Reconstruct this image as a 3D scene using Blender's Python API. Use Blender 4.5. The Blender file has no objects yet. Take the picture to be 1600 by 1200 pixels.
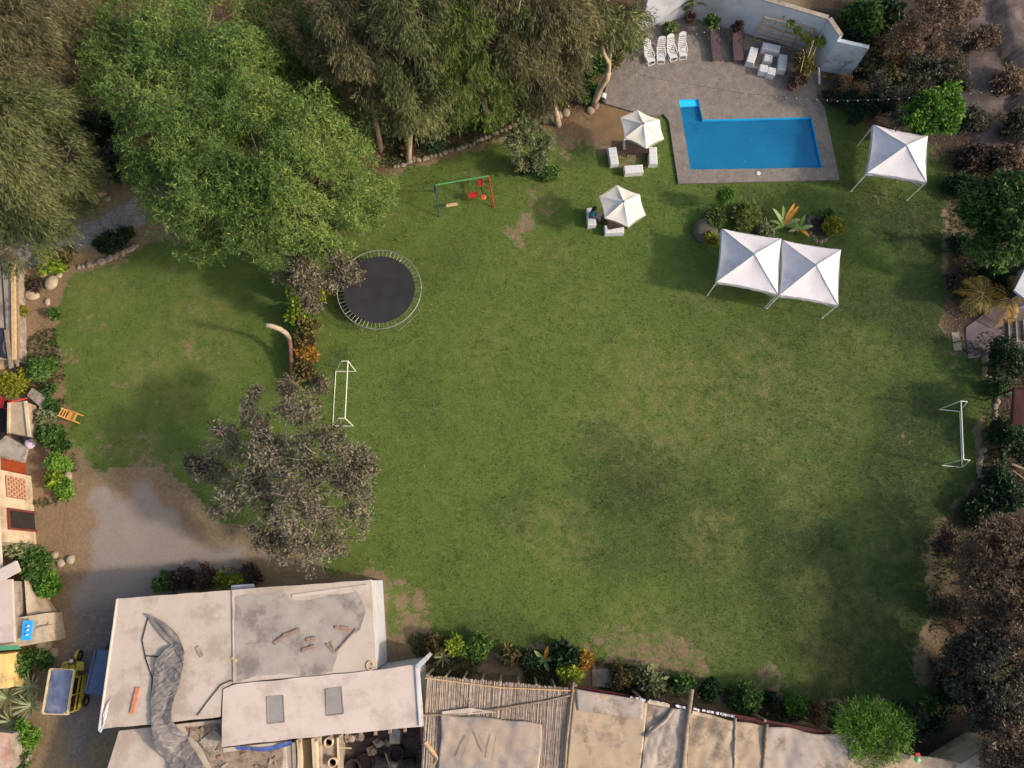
import bpy, bmesh, math, random
import numpy as np
from mathutils import Vector, Matrix

S = bpy.context.scene
C = S.collection
random.seed(7)
RNG = np.random.default_rng(11)

# ------------------------------------------------------------------ camera
H = 37.0                       # drone height above the lawn, metres
FPX = 1180.0                   # focal length in pixels of the 1600 px wide photograph
TILT = math.atan(300.0 / FPX)  # forward tilt from straight down
cam_data = bpy.data.cameras.new('camera')
cam = bpy.data.objects.new('camera', cam_data)
C.objects.link(cam)
cam.location = (0, 0, H)
cam.rotation_euler = (TILT, 0, 0)
cam_data.sensor_fit = 'HORIZONTAL'
cam_data.sensor_width = 36.0
cam_data.lens = 36.0 * FPX / 1600.0
cam_data.clip_start = 0.5
cam_data.clip_end = 2000.0
S.camera = cam

# ------------------------------------------------------------------ light
SUN_ELEV = math.radians(31)
TO_SUN = Vector((0.975 * math.cos(SUN_ELEV), -0.222 * math.cos(SUN_ELEV), math.sin(SUN_ELEV))).normalized()
world = bpy.data.worlds.new('World')
S.world = world
world.use_nodes = True
wn = world.node_tree
sky = wn.nodes.new('ShaderNodeTexSky')
sky.sky_type = 'NISHITA'
sky.sun_disc = False
sky.sun_elevation = SUN_ELEV
sky.sun_rotation = math.atan2(TO_SUN.x, TO_SUN.y)
sky.air_density = 1.3
sky.dust_density = 4.0
bg = wn.nodes['Background']
bg.inputs['Strength'].default_value = 0.15
wn.links.new(sky.outputs['Color'], bg.inputs['Color'])
sun_data = bpy.data.lights.new('sun', 'SUN')
sun_data.energy = 2.4
sun_data.angle = math.radians(3.4)
sun_data.color = (1.0, 0.90, 0.79)
sun = bpy.data.objects.new('sun', sun_data)
C.objects.link(sun)
sun.rotation_euler = TO_SUN.to_track_quat('Z', 'Y').to_euler()
sun.location = (60, -15, 60)
S.view_settings.view_transform = 'Standard'
S.view_settings.look = 'None'
S.view_settings.gamma = 1.0
S.view_settings.exposure = 0.52

# ------------------------------------------------------------------ geometry helpers
_c, _s = math.cos(TILT), math.sin(TILT)
def P(px, py, z=0.0):
    """point at height z seen at a pixel of the photograph"""
    x = (px - 800) / FPX
    y = -(py - 600) / FPX
    dx, dy, dz = x, y * _c + _s, y * _s - _c
    t = (H - z) / -dz
    return Vector((dx * t, dy * t, z))

def rotz(v, a):
    c, s = math.cos(a), math.sin(a)
    return Vector((v[0] * c - v[1] * s, v[0] * s + v[1] * c, v[2]))

_ND = {}
def nz(p, f=1.0, seed=0):
    """cheap smooth noise, about -1..1, p is (N,3) or (N,2)"""
    p = np.asarray(p, float)
    if seed not in _ND:
        r = np.random.default_rng(1000 + seed)
        d = r.normal(size=(7, 3)); d /= np.linalg.norm(d, axis=1)[:, None]
        _ND[seed] = (d * r.uniform(.6, 1.9, (7, 1)), r.uniform(0, 6.28, 7))
    d, ph = _ND[seed]
    return np.sin(p @ d[:, :p.shape[1]].T * f * 2.2 + ph).sum(1) / 3.6

class MB:
    """collects shapes of one mesh, in world or in local coordinates"""
    def __init__(s):
        s.v = []; s.f = []
    def add(s, vs, fs):
        n = len(s.v)
        s.v += [tuple(v) for v in vs]
        s.f += [tuple(i + n for i in f) for f in fs]
        return s
    def box(s, c, size, rz=0.0, m=None, taper=1.0):
        hx, hy, hz = size[0] / 2, size[1] / 2, size[2] / 2
        vs = []
        for z in (-1, 1):
            k = taper if z > 0 else 1
            for x, y in ((-1, -1), (1, -1), (1, 1), (-1, 1)):
                v = Vector((x * hx * k, y * hy * k, z * hz))
                v = m @ v if m else rotz(v, rz)
                vs.append(v + Vector(c))
        return s.add(vs, [(3, 2, 1, 0), (4, 5, 6, 7), (0, 1, 5, 4), (1, 2, 6, 5), (2, 3, 7, 6), (3, 0, 4, 7)])
    def rbox(s, c, size, b=.03, rz=0.0):
        """box with rounded vertical and top edges"""
        hx, hy, hz = size[0] / 2, size[1] / 2, size[2] / 2
        rings = []
        def ring(ix, z, r):
            out = []
            for qx, qy, a0 in ((1, 1, 0), (-1, 1, 90), (-1, -1, 180), (1, -1, 270)):
                for k in range(3):
                    a = math.radians(a0 + 45 * k)
                    out.append(rotz(Vector((qx * (hx - ix - r) + r * math.cos(a), qy * (hy - ix - r) + r * math.sin(a), z)), rz) + Vector(c))
            return out
        rr = [ring(0, -hz, b), ring(0, hz - b, b), ring(b * .3, hz - b * .3, b), ring(b, hz, b * .6)]
        vs = sum(rr, [])
        fs = [tuple(range(11, -1, -1)), tuple(range(36, 48))]
        for k in range(3):
            for i in range(12):
                j = (i + 1) % 12
                fs.append((k * 12 + i, k * 12 + j, k * 12 + 12 + j, k * 12 + 12 + i))
        return s.add(vs, fs)
    def tube(s, pts, r, n=6, cap=True):
        pts = [Vector(p) for p in pts]
        if not hasattr(r, '__len__'): r = [r] * len(pts)
        vs = []; fs = []
        prev = None
        for i, p in enumerate(pts):
            a = pts[min(i + 1, len(pts) - 1)] - pts[max(i - 1, 0)]
            if a.length < 1e-6: a = Vector((0, 0, 1))
            a.normalize()
            ref = prev if prev is not None else (Vector((1, 0, 0)) if abs(a.x) < .8 else Vector((0, 1, 0)))
            u = (ref - a * ref.dot(a))
            if u.length < 1e-5: u = a.orthogonal()
            u.normalize(); w = a.cross(u); prev = u
            for k in range(n):
                t = 2 * math.pi * k / n
                vs.append(p + (u * math.cos(t) + w * math.sin(t)) * r[i])
        for i in range(len(pts) - 1):
            for k in range(n):
                j = (k + 1) % n
                fs.append((i * n + k, i * n + j, i * n + n + j, i * n + n + k))
        if cap:
            fs.append(tuple(range(n - 1, -1, -1)))
            fs.append(tuple(range((len(pts) - 1) * n, len(pts) * n)))
        return s.add(vs, fs)
    def bar(s, a, b, w, h=None):
        """square bar from a to b"""
        a = Vector(a); b = Vector(b); h = h or w
        d = (b - a); L = d.length; d.normalize()
        u = d.cross(Vector((0, 0, 1)))
        if u.length < 1e-4: u = Vector((1, 0, 0))
        u.normalize(); n = u.cross(d)
        m = Matrix((d, u, n)).transposed()
        return s.box((a + b) / 2, (L, w, h), m=m)
    def prism(s, poly, z0, z1):
        n = len(poly)
        area = sum(poly[i][0] * poly[(i + 1) % n][1] - poly[(i + 1) % n][0] * poly[i][1] for i in range(n))
        if area < 0: poly = list(poly)[::-1]
        vs = [(p[0], p[1], z0) for p in poly] + [(p[0], p[1], z1) for p in poly]
        fs = [tuple(range(n - 1, -1, -1)), tuple(range(n, 2 * n))]
        fs += [(i, (i + 1) % n, n + (i + 1) % n, n + i) for i in range(n)]
        return s.add(vs, fs)
    def lathe(s, c, prof, n=16, sx=1, sy=1):
        c = Vector(c); vs = []; fs = []
        for r, z in prof:
            for k in range(n):
                t = 2 * math.pi * k / n
                vs.append(c + Vector((r * sx * math.cos(t), r * sy * math.sin(t), z)))
        for i in range(len(prof) - 1):
            for k in range(n):
                j = (k + 1) % n
                fs.append((i * n + k, i * n + j, i * n + n + j, i * n + n + k))
        fs.append(tuple(range(n - 1, -1, -1)))
        fs.append(tuple(range((len(prof) - 1) * n, len(prof) * n)))
        return s.add(vs, fs)
    def ball(s, c, r, n=8, m=5, k=(1, 1, 1)):
        prof = [(max(.02, math.sin(math.pi * i / m)) * r, -math.cos(math.pi * i / m) * r * k[2]) for i in range(m + 1)]
        return s.lathe(c, prof, n, k[0], k[1])
    def rock(s, c, r, seed=0, flat=.6):
        """an irregular boulder"""
        rn = random.Random(seed)
        bm = bmesh.new()
        bmesh.ops.create_icosphere(bm, subdivisions=2, radius=1.0)
        off = rn.random() * 50
        kx, ky = rn.uniform(.8, 1.25), rn.uniform(.8, 1.2)
        vs = []
        P0 = np.array([v.co[:] for v in bm.verts])
        d = 1 + .16 * nz(P0 + off, 1.1, 3) + .05 * nz(P0 + off, 3.3, 4)
        for v, k in zip(P0, d):
            z = v[2] * k * r * flat
            vs.append(Vector((v[0] * k * r * kx, v[1] * k * r * ky, max(z, -r * flat * .35))) + Vector(c))
        fs = [tuple(v.index for v in f.verts) for f in bm.faces]
        bm.free()
        return s.add(vs, fs)
    def sheet(s, corners, nu, nv, amp=.03, f=1.5, seed=0, th=.012, fn=None):
        """a cloth or slab between four corners (world), wrinkled, with real thickness"""
        a, b, c, d = [Vector(q) for q in corners]
        pts = []
        for j in range(nv + 1):
            for i in range(nu + 1):
                u, v = i / nu, j / nv
                p = a * (1 - u) * (1 - v) + b * u * (1 - v) + c * u * v + d * (1 - u) * v
                pts.append(p)
        arr = np.array([p[:] for p in pts])
        w = amp * (nz(arr[:, :2], f, seed) + .5 * nz(arr[:, :2], f * 2.7, seed + 1))
        ex = nz(arr[:, :2], 1.3, seed + 2) * amp * 1.6; ey = nz(arr[:, :2], 1.3, seed + 3) * amp * 1.6
        for k, p in enumerate(pts):
            p.z += float(w[k])
            if amp > .03: p.x += float(ex[k]); p.y += float(ey[k])
            if fn: fn(p, (k % (nu + 1)) / nu, (k // (nu + 1)) / nv)
        N = len(pts)
        vs = pts + [p - Vector((0, 0, th)) for p in pts]
        fs = []
        W = nu + 1
        for j in range(nv):
            for i in range(nu):
                k = j * W + i
                fs.append((k, k + 1, k + W + 1, k + W))
                fs.append((N + k + W, N + k + W + 1, N + k + 1, N + k))
        edge = [i for i in range(W)] + [j * W + nu for j in range(1, nv + 1)] + [nv * W + i for i in range(nu - 1, -1, -1)] + [j * W for j in range(nv - 1, 0, -1)]
        for q in range(len(edge)):
            e0, e1 = edge[q], edge[(q + 1) % len(edge)]
            fs.append((e1, e0, N + e0, N + e1))
        return s.add(vs, fs)
    def build(s, name, mat, parent=None, smooth=False):
        me = bpy.data.meshes.new(name)
        off = wloc(parent)
        me.from_pydata([(v[0] - off[0], v[1] - off[1], v[2] - off[2]) for v in s.v], [], s.f)
        bm = bmesh.new(); bm.from_mesh(me)
        bmesh.ops.recalc_face_normals(bm, faces=bm.faces)
        bm.to_mesh(me); bm.free()
        if smooth:
            me.polygons.foreach_set('use_smooth', [True] * len(me.polygons))
        me.materials.append(mat)
        return link(name, me, parent)

def wloc(o):
    p = Vector((0, 0, 0))
    while o is not None:
        p += o.location
        o = o.parent
    return p

def link(name, me, parent=None):
    o = bpy.data.objects.new(name, me)
    C.objects.link(o)
    if parent is not None: o.parent = parent
    return o

def tag(o, label, cat, group=None, kind=None):
    if label: o['label'] = label
    if cat: o['category'] = cat
    if group: o['group'] = group
    if kind: o['kind'] = kind
    return o

def thing(name, label, cat, loc, group=None):
    o = bpy.data.objects.new(name, None)
    C.objects.link(o)
    o.location = loc
    o.empty_display_size = .2
    return tag(o, label, cat, group)

def struct(o, label=None):
    o['kind'] = 'structure'
    return o

def recentre(o):
    """put a single-mesh thing's origin at its base"""
    me = o.data
    n = len(me.vertices)
    a = np.empty(n * 3); me.vertices.foreach_get('co', a); a = a.reshape(-1, 3)
    c = np.array([(a[:, 0].min() + a[:, 0].max()) / 2, (a[:, 1].min() + a[:, 1].max()) / 2, a[:, 2].min()])
    me.vertices.foreach_set('co', (a - c).ravel())
    o.location = c
    return o

def solo(mb, name, mat, label, cat, group=None, smooth=False):
    o = recentre(mb.build(name, mat, None, smooth))
    return tag(o, label, cat, group)

def kids(o):
    return [c for c in bpy.data.objects if c.parent == o]

def dup(root, loc, rz=0.0, label=None, sc=None, group=None):
    c = root.copy(); C.objects.link(c)
    c.location = loc
    c.rotation_euler = (0, 0, rz)
    if sc: c.scale = (sc, sc, sc) if not hasattr(sc, '__len__') else sc
    if label: c['label'] = label
    if group: c['group'] = group
    def rec(src, dst):
        for k in root_kids(src):
            q = k.copy(); C.objects.link(q); q.parent = dst
            rec(k, q)
    rec(root, c)
    return c
def root_kids(o):
    return [c for c in C.objects if c.parent == o]

# ------------------------------------------------------------------ materials
def lin(c):
    return c / 12.92 if c <= .04045 else ((c + .055) / 1.055) ** 2.4
def hx(r, g, b, k=1.0):
    """surface colour from an 8 bit sRGB triple"""
    return (min(.95, lin(r / 255) * k), min(.95, lin(g / 255) * k), min(.95, lin(b / 255) * k))

def new_mat(name):
    m = bpy.data.materials.new(name)
    m.use_nodes = True
    nt = m.node_tree
    return m, nt, nt.nodes['Principled BSDF']

def rgba(c): return (c[0], c[1], c[2], 1)

def noise(nt, vec, scale, detail=4, rough=.6):
    n = nt.nodes.new('ShaderNodeTexNoise')
    n.inputs['Scale'].default_value = scale
    n.inputs['Detail'].default_value = detail
    n.inputs['Roughness'].default_value = rough
    nt.links.new(vec, n.inputs['Vector'])
    return n.outputs['Fac']

def ramp(nt, fac, stops):
    r = nt.nodes.new('ShaderNodeValToRGB')
    e = r.color_ramp.elements
    e[0].position, e[0].color = stops[0][0], rgba(stops[0][1])
    e[1].position, e[1].color = stops[-1][0], rgba(stops[-1][1])
    for p, c in stops[1:-1]:
        q = e.new(p); q.color = rgba(c)
    nt.links.new(fac, r.inputs['Fac'])
    return r.outputs['Color']

def mixc(nt, fac, a, b, mode='MIX'):
    m = nt.nodes.new('ShaderNodeMix')
    m.data_type = 'RGBA'; m.blend_type = mode
    for sock, v in ((m.inputs['Factor'], fac), (m.inputs[6], a), (m.inputs[7], b)):
        if hasattr(v, 'is_output'): nt.links.new(v, sock)
        else: sock.default_value = v if not isinstance(v, tuple) else rgba(v)
    return m.outputs[2]

def math_(nt, op, a, b=0.0, c=None, clamp=False):
    m = nt.nodes.new('ShaderNodeMath'); m.operation = op; m.use_clamp = clamp
    for i, v in enumerate((a, b, c)):
        if v is None: continue
        if hasattr(v, 'is_output'): nt.links.new(v, m.inputs[i])
        else: m.inputs[i].default_value = v
    return m.outputs[0]

def attr(nt, name):
    a = nt.nodes.new('ShaderNodeAttribute'); a.attribute_name = name
    return a.outputs['Fac']

def coords(nt, world_space=False):
    if world_space:
        return nt.nodes.new('ShaderNodeNewGeometry').outputs['Position']
    return nt.nodes.new('ShaderNodeTexCoord').outputs['Object']

def bump(nt, bsdf, h, strength, dist=.02):
    b = nt.nodes.new('ShaderNodeBump')
    b.inputs['Strength'].default_value = strength
    b.inputs['Distance'].default_value = dist
    nt.links.new(h, b.inputs['Height'])
    nt.links.new(b.outputs['Normal'], bsdf.inputs['Normal'])

_MC = {}
def M(name, col, col2=None, scale=4.0, rough=.85, bmp=.15, stain=None, stain_scale=.8, metal=0.0, spec=.3, ws=False):
    """plain weathered surface: two tones mixed by noise, optional stains, fine bump"""
    if name in _MC: return _MC[name]
    m, nt, b = new_mat(name)
    col2 = col2 or tuple(x * .72 for x in col)
    v = coords(nt, ws)
    f = noise(nt, v, scale, 6, .65)
    c = ramp(nt, f, [(.32, col2), (.68, col)])
    if stain:
        f2 = noise(nt, v, stain_scale, 5, .7)
        g = ramp(nt, f2, [(.5, (0, 0, 0)), (.62, (1, 1, 1))])
        c = mixc(nt, g, c, stain)
    nt.links.new(c, b.inputs['Base Color'])
    b.inputs['Roughness'].default_value = rough
    b.inputs['Metallic'].default_value = metal
    b.inputs['Specular IOR Level'].default_value = spec
    if bmp: bump(nt, b, noise(nt, v, scale * 9, 3, .6), bmp)
    _MC[name] = m
    return m

_LM = {}
def leaf_mat(name, stops, transl=.25, rough=.6):
    if name in _LM: return _LM[name]
    m, nt, b = new_mat(name)
    a = attr(nt, 'tint')
    n = len(stops)
    c = ramp(nt, a, [(i / (n - 1), s) for i, s in enumerate(stops)])
    nt.links.new(c, b.inputs['Base Color'])
    b.inputs['Roughness'].default_value = rough
    b.inputs['Specular IOR Level'].default_value = .25
    tr = nt.nodes.new('ShaderNodeBsdfTranslucent')
    nt.links.new(c, tr.inputs['Color'])
    mx = nt.nodes.new('ShaderNodeMixShader')
    mx.inputs[0].default_value = transl
    nt.links.new(b.outputs[0], mx.inputs[1]); nt.links.new(tr.outputs[0], mx.inputs[2])
    nt.links.new(mx.outputs[0], nt.nodes['Material Output'].inputs['Surface'])
    _LM[name] = m
    return m

# ------------------------------------------------------------------ foliage
def quads(name, V, tint, mat, parent=None):
    """V is (N,4,3) world coordinates, one leaf each"""
    N = len(V)
    off = np.array(wloc(parent)[:])
    me = bpy.data.meshes.new(name)
    me.vertices.add(N * 4); me.loops.add(N * 4); me.polygons.add(N)
    me.vertices.foreach_set('co', (V - off).reshape(-1).astype(np.float32))
    me.loops.foreach_set('vertex_index', np.arange(N * 4, dtype=np.int32))
    me.polygons.foreach_set('loop_start', np.arange(0, N * 4, 4, dtype=np.int32))
    me.polygons.foreach_set('loop_total', np.full(N, 4, dtype=np.int32))
    a = me.attributes.new('tint', 'FLOAT', 'FACE')
    a.data.foreach_set('value', np.clip(tint, 0, 1).astype(np.float32))
    me.materials.append(mat)
    me.update(calc_edges=True)
    return link(name, me, parent)

def norm(a):
    return a / np.maximum(np.linalg.norm(a, axis=-1, keepdims=True), 1e-9)

def blades(base, ax, L, W, rng, up=.8, mid=.45):
    """leaf shaped quads from base along ax; the flat side tends to face up"""
    N = len(base)
    ref = rng.normal(size=(N, 3)) * .6; ref[:, 2] += up
    s = norm(np.cross(ax, ref))
    L = np.asarray(L).reshape(-1, 1); W = np.asarray(W).reshape(-1, 1)
    m = base + ax * L * mid
    sag = np.zeros((N, 3)); sag[:, 2] = -.08
    V = np.stack([base, m + s * W * .5, base + ax * L + sag * L, m - s * W * .5], 1)
    return V

def crown_pts(blobs, n, rng, shell=.55, gap=-.25, gf=.9, seed=0, low=.35):
    """points in a crown made of lobes; gaps where a noise is low"""
    B = np.array(blobs, float)          # x y z r (flat)
    w = B[:, 3] ** 2; w /= w.sum()
    out = []; nrm = []
    got = 0
    while got < n:
        k = rng.choice(len(B), n, p=w)
        d = norm(rng.normal(size=(n, 3)))
        keep = (d[:, 2] > -low) | (rng.random(n) < .35)
        u = shell + (1 - shell) * rng.random(n) ** .6
        r = B[k, 3:4] * (1 + .22 * nz(d * 2 + B[k, :3], 1.2, seed + 5)[:, None])
        fl = np.ones((n, 3)); fl[:, 2] = B[k, 4]
        p = B[k, :3] + d * fl * r * u[:, None]
        keep &= nz(p, gf, seed) > gap
        keep &= p[:, 2] > .05
        out.append(p[keep]); nrm.append(d[keep]); got += keep.sum()
    return np.concatenate(out)[:n], np.concatenate(nrm)[:n]

def foliage(blobs, style, n, rng, seed=0, size=1.0, gap=-.25, shell=.55, gf=.9):
    """leaf quads and tints of one crown"""
    if style == 'feather':
        k = 7
        p, d = crown_pts(blobs, n // k, rng, shell, gap, gf, seed)
        tw = norm(d * .8 + rng.normal(size=p.shape) * .6)
        base = np.repeat(p, k, 0)
        t = np.tile(np.linspace(-.5, .5, k), len(p))[:, None]
        base = base + np.repeat(tw, k, 0) * t * .45 * size
        ax = norm(np.repeat(tw, k, 0) * .5 + rng.normal(size=base.shape) * .65)
        L = rng.uniform(.16, .34, len(base)) * size; W = L * rng.uniform(.13, .22, len(base))
        V = blades(base, ax, L, W, rng)
    elif style == 'willow':
        k = 9
        p, d = crown_pts(blobs, n // k, rng, shell, gap, gf, seed)
        hang = norm(d * np.array([.8, .8, .2]) + np.array([0, 0, -.75]) + rng.normal(size=p.shape) * .3)
        base = np.repeat(p, k, 0)
        t = np.tile(np.linspace(0, 1, k), len(p))[:, None]
        base = base + np.repeat(hang, k, 0) * t * .75 * size + rng.normal(size=base.shape) * .05
        ax = norm(np.repeat(hang, k, 0) + rng.normal(size=base.shape) * .42 + np.array([0, 0, -.15]))
        L = rng.uniform(.22, .42, len(base)) * size; W = L * rng.uniform(.1, .17, len(base))
        V = blades(base, ax, L, W, rng, up=.5)
    elif style == 'sparse':
        k = 11
        p, d = crown_pts(blobs, n // k, rng, shell, gap, gf, seed)
        tw = norm(d + rng.normal(size=p.shape) * .5)
        base = np.repeat(p, k, 0)
        t = np.tile(np.linspace(-.5, .5, k), len(p))[:, None]
        base = base + np.repeat(tw, k, 0) * t * .34 * size + rng.normal(size=base.shape) * .045
        ax = norm(np.repeat(tw, k, 0) * .4 + rng.normal(size=base.shape) * .8)
        L = rng.uniform(.1, .2, len(base)) * size; W = L * rng.uniform(.35, .6, len(base))
        V = blades(base, ax, L, W, rng)
    else:                                   # 'broad'
        k = 5
        p, d = crown_pts(blobs, n // k, rng, shell, gap, gf, seed)
        base = np.repeat(p, k, 0)
        ax = norm(np.repeat(d, k, 0) * .55 + rng.normal(size=base.shape) * .7 + np.array([0, 0, .05]))
        base = base + rng.normal(size=base.shape) * .05 * size
        L = rng.uniform(.12, .24, len(base)) * size; W = L * rng.uniform(.4, .62, len(base))
        V = blades(base, ax, L, W, rng, up=1.1)
    m = len(V)
    pc = V[:, 0]
    clump = np.repeat(rng.normal(size=len(p)), k)[:m]
    tint = .48 + .2 * nz(pc, .55, seed + 2) + .12 * nz(pc, 1.7, seed + 3) + .15 * clump + rng.normal(size=m) * .12
    return V, tint

def bez(a, b, c, n=6):
    return [a * (1 - t) ** 2 + b * 2 * t * (1 - t) + c * t * t for t in [i / (n - 1) for i in range(n)]]

def limbs(mb, base, blobs, r0, rng, nsub=4, lean=(0, 0), fork=.35):
    """tapered trunk from base, one limb to every lobe, twigs to the lobe's outside"""
    base = Vector(base)
    B = [Vector(b[:3]) for b in blobs]
    cen = sum(B, Vector()) / len(B)
    top = base + (cen - base) * .45
    top.z = base.z + max(.3, (min(b.z for b in B) - base.z) * .75 + .3)
    top += Vector((lean[0], lean[1], 0))
    mid = base + (top - base) * .5 + Vector((rng.normal() * .15, rng.normal() * .15, 0))
    mb.tube(bez(base - Vector((0, 0, .1)), mid, top, 6), [r0 * 1.35, r0 * 1.05, r0 * .95, r0 * .88, r0 * .8, r0 * .72], 8)
    for b in blobs:
        e = Vector(b[:3])
        c = top + (e - top) * .5 + Vector((rng.normal() * .3, rng.normal() * .3, abs(rng.normal()) * .3))
        pts = bez(top - Vector((0, 0, .1)), c, e, 6)
        q = r0 * .6 * min(1, b[3] / 2.2 + .25)
        mb.tube(pts, [q, q * .85, q * .7, q * .6, q * .5, q * .38], 6)
        for k in range(nsub):
            d = Vector(rng.normal(size=3)); d.normalize(); d.z = abs(d.z) * .7
            s = pts[rng.integers(3, 6)]
            t = e + d * b[3] * (1.0 if nsub < 8 else 1.25)
            mm = s + (t - s) * .5 + Vector((rng.normal() * .2, rng.normal() * .2, .15))
            tp = bez(s, mm, t, 5)
            mb.tube(tp, [q * .36, q * .28, q * .2, q * .14, q * .08], 4)

def tree(name, label, base, blobs, style, n, leafm, barkm, r0=.18, seed=0, size=1.0, gap=-.25, shell=.55, nsub=4, cat='tree', group=None, gf=.9, lean=(0, 0)):
    rng = np.random.default_rng(seed + 50)
    t = thing(name, label, cat, Vector((base[0], base[1], base[2] if len(base) > 2 else 0)), group)
    blobs = [tuple(b) if len(b) == 5 else tuple(b) + (.8,) for b in blobs]
    mb = MB(); limbs(mb, t.location, blobs, r0, rng, nsub, lean)
    mb.build('trunk', barkm, t, smooth=True)
    V, tint = foliage(blobs, style, n, rng, seed, size, gap, shell, gf)
    quads('crown', V, tint, leafm, t)
    return t

def bush(label, px, py, r, h, leafm, n=900, style='broad', seed=0, size=1.0, name='shrub', cat='shrub', group=None, z0=0.0, lobes=5, spread=.8, gap=-.45, elong=None, stemm=None):
    """a shrub: stems and a lumpy leafy dome; elong=(angle, factor) stretches it"""
    rng = np.random.default_rng(seed + 900)
    c = P(px, py, z0 + h * .5); c.z = z0
    t = thing(name, label, cat, c, group)
    B = []
    for k in range(lobes):
        a = 6.283 * k / lobes + rng.random(); q = r * spread * rng.uniform(.5, 1)
        dx, dy = math.cos(a) * q, math.sin(a) * q
        if elong:
            ux, uy = math.cos(elong[0]), math.sin(elong[0])
            k2 = (dx * ux + dy * uy) * (elong[1] - 1)
            dx += ux * k2; dy += uy * k2
        rr = r * rng.uniform(.3, .62)
        B.append((c.x + dx, c.y + dy, z0 + max(rr * .5, h - rr * .8) * rng.uniform(.55, 1), rr, .85))
    B.append((c.x, c.y, z0 + h * .62, r * .6, min(1.4, h / r)))
    mb = MB()
    for b in B:
        mb.tube(bez(c + Vector((rng.normal() * .04, rng.normal() * .04, -.05)), c + Vector((0, 0, h * .35)), Vector(b[:3]), 5), [.03, .026, .022, .017, .01], 5)
    mb.build('stems', stemm or BARK, t)
    V, tint = foliage(B, style, n, rng, seed, size, gap, .45, 1.6 / max(.4, r))
    quads('foliage', V, tint, leafm, t)
    return t

BARK = M('bark_grey', hx(150, 130, 112), hx(95, 80, 68), 6, .9, .5)
BARK_PALE = M('bark_pale', hx(190, 168, 140), hx(130, 108, 88), 3, .85, .4)
BARK_DARK = M('bark_dark', hx(110, 92, 78), hx(62, 52, 45), 6, .9, .5)
BARK_TWIG = M('bark_twig', hx(176, 160, 145), hx(130, 115, 102), 5, .9, .3)

# ------------------------------------------------------------------ ground masks
def poly_w(px, z=0.0):
    return np.array([P(x, y, z)[:2] for x, y in px])

def sdf(pts, poly):
    """signed distance to a polygon, positive inside"""
    pts = np.asarray(pts); d = np.full(len(pts), 1e9); ins = np.zeros(len(pts), bool)
    n = len(poly)
    for i in range(n):
        a, b = poly[i], poly[(i + 1) % n]
        e = b - a; w = pts - a
        t = np.clip((w @ e) / (e @ e), 0, 1)
        q = w - t[:, None] * e
        d = np.minimum(d, (q ** 2).sum(1))
        c = ((a[1] <= pts[:, 1]) & (b[1] > pts[:, 1])) | ((b[1] <= pts[:, 1]) & (a[1] > pts[:, 1]))
        x = a[0] + (pts[:, 1] - a[1]) / (b[1] - a[1] + 1e-12) * e[0]
        ins ^= c & (pts[:, 0] < x)
    d = np.sqrt(d)
    return np.where(ins, d, -d)

def sstep(a, b, x):
    t = np.clip((x - a) / (b - a), 0, 1)
    return t * t * (3 - 2 * t)

def blobmask(pts, items):
    """items: (px, py, radius m, strength, x stretch)"""
    m = np.zeros(len(pts))
    for it in items:
        px, py, r, s = it[:4]
        kx = it[4] if len(it) > 4 else 1
        c = np.array(P(px, py)[:2])
        d = np.hypot((pts[:, 0] - c[0]) / kx, pts[:, 1] - c[1])
        d = d + .35 * r * nz(pts, 1.3 / max(.5, r), 21)
        m = np.maximum(m, s * (1 - sstep(r * .45, r * 1.15, d)))
    return m

LAWN_PX = [(88, 445), (150, 418), (212, 392), (236, 372), (300, 372), (420, 400), (520, 360), (585, 290), (618, 268), (640, 262), (690, 248), (740, 232), (800, 206),
           (862, 190), (885, 205), (905, 216), (945, 234), (985, 238), (1030, 180), (1330, 146), (1350, 190), (1440, 205), (1482, 260), (1486, 330), (1478, 420),
           (1480, 515), (1512, 548), (1540, 556), (1552, 610), (1545, 660), (1528, 760), (1492, 800), (1462, 840), (1462, 960), (1440, 1030), (1446, 1100),
           (1330, 1108), (1240, 1104), (1150, 1085), (1060, 1068), (1000, 1050), (930, 1035), (830, 1022), (740, 1012), (680, 1004), (640, 985), (602, 990),
           (596, 900), (540, 898), (440, 880), (390, 862), (330, 838), (290, 812), (262, 770), (215, 748), (150, 752), (112, 700), (100, 610), (84, 540), (78, 490)]
DRIVE_PX = [(118, 775), (160, 752), (235, 742), (285, 778), (330, 832), (400, 842), (450, 838), (470, 868), (380, 892), (330, 930), (260, 985), (200, 1100), (150, 1215), (60, 1215), (92, 1150),
            (80, 1060), (92, 990), (100, 930), (122, 885), (120, 830)]
TAN_PX = [(0, 430), (60, 415), (105, 440), (100, 560), (110, 690), (140, 760), (260, 720), (300, 800), (240, 830), (130, 900), (110, 900), (90, 1000), (60, 1200), (-200, 1200), (-200, 430)]
LITTER_PX = [(-300, -300), (1010, -300), (1000, 60), (930, 175), (900, 215), (800, 205), (620, 268), (520, 340), (300, 360), (220, 300), (140, 300), (60, 330), (-300, 330)]
YARD_PX = [(1262, 85), (1300, 130), (1350, 200), (1480, 250), (1490, 330), (1480, 520), (1545, 560), (1560, 700), (1480, 820), (1460, 1110), (1700, 1300), (2000, 700), (2000, -300), (1250, -300)]
POOL_PX = [(1061, 156), (1091, 155), (1098, 187), (1268, 183), (1285, 262), (1079, 265)]
POOL_W = poly_w(POOL_PX, .12)
LAWN_W = poly_w(LAWN_PX); DRIVE_W = poly_w(DRIVE_PX)
TAN_W = poly_w(TAN_PX); LIT_W = poly_w(LITTER_PX); YARD_W = poly_w(YARD_PX)

def soil_masks(pts):
    j = .5 * nz(pts, .7, 31)
    tan = sstep(-.8, .6, sdf(pts, TAN_W) + j)
    lit = sstep(-.6, .9, sdf(pts, LIT_W) + j)
    yard = sstep(-.8, .8, sdf(pts, YARD_W) + j)
    return tan, lit, yard

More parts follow.
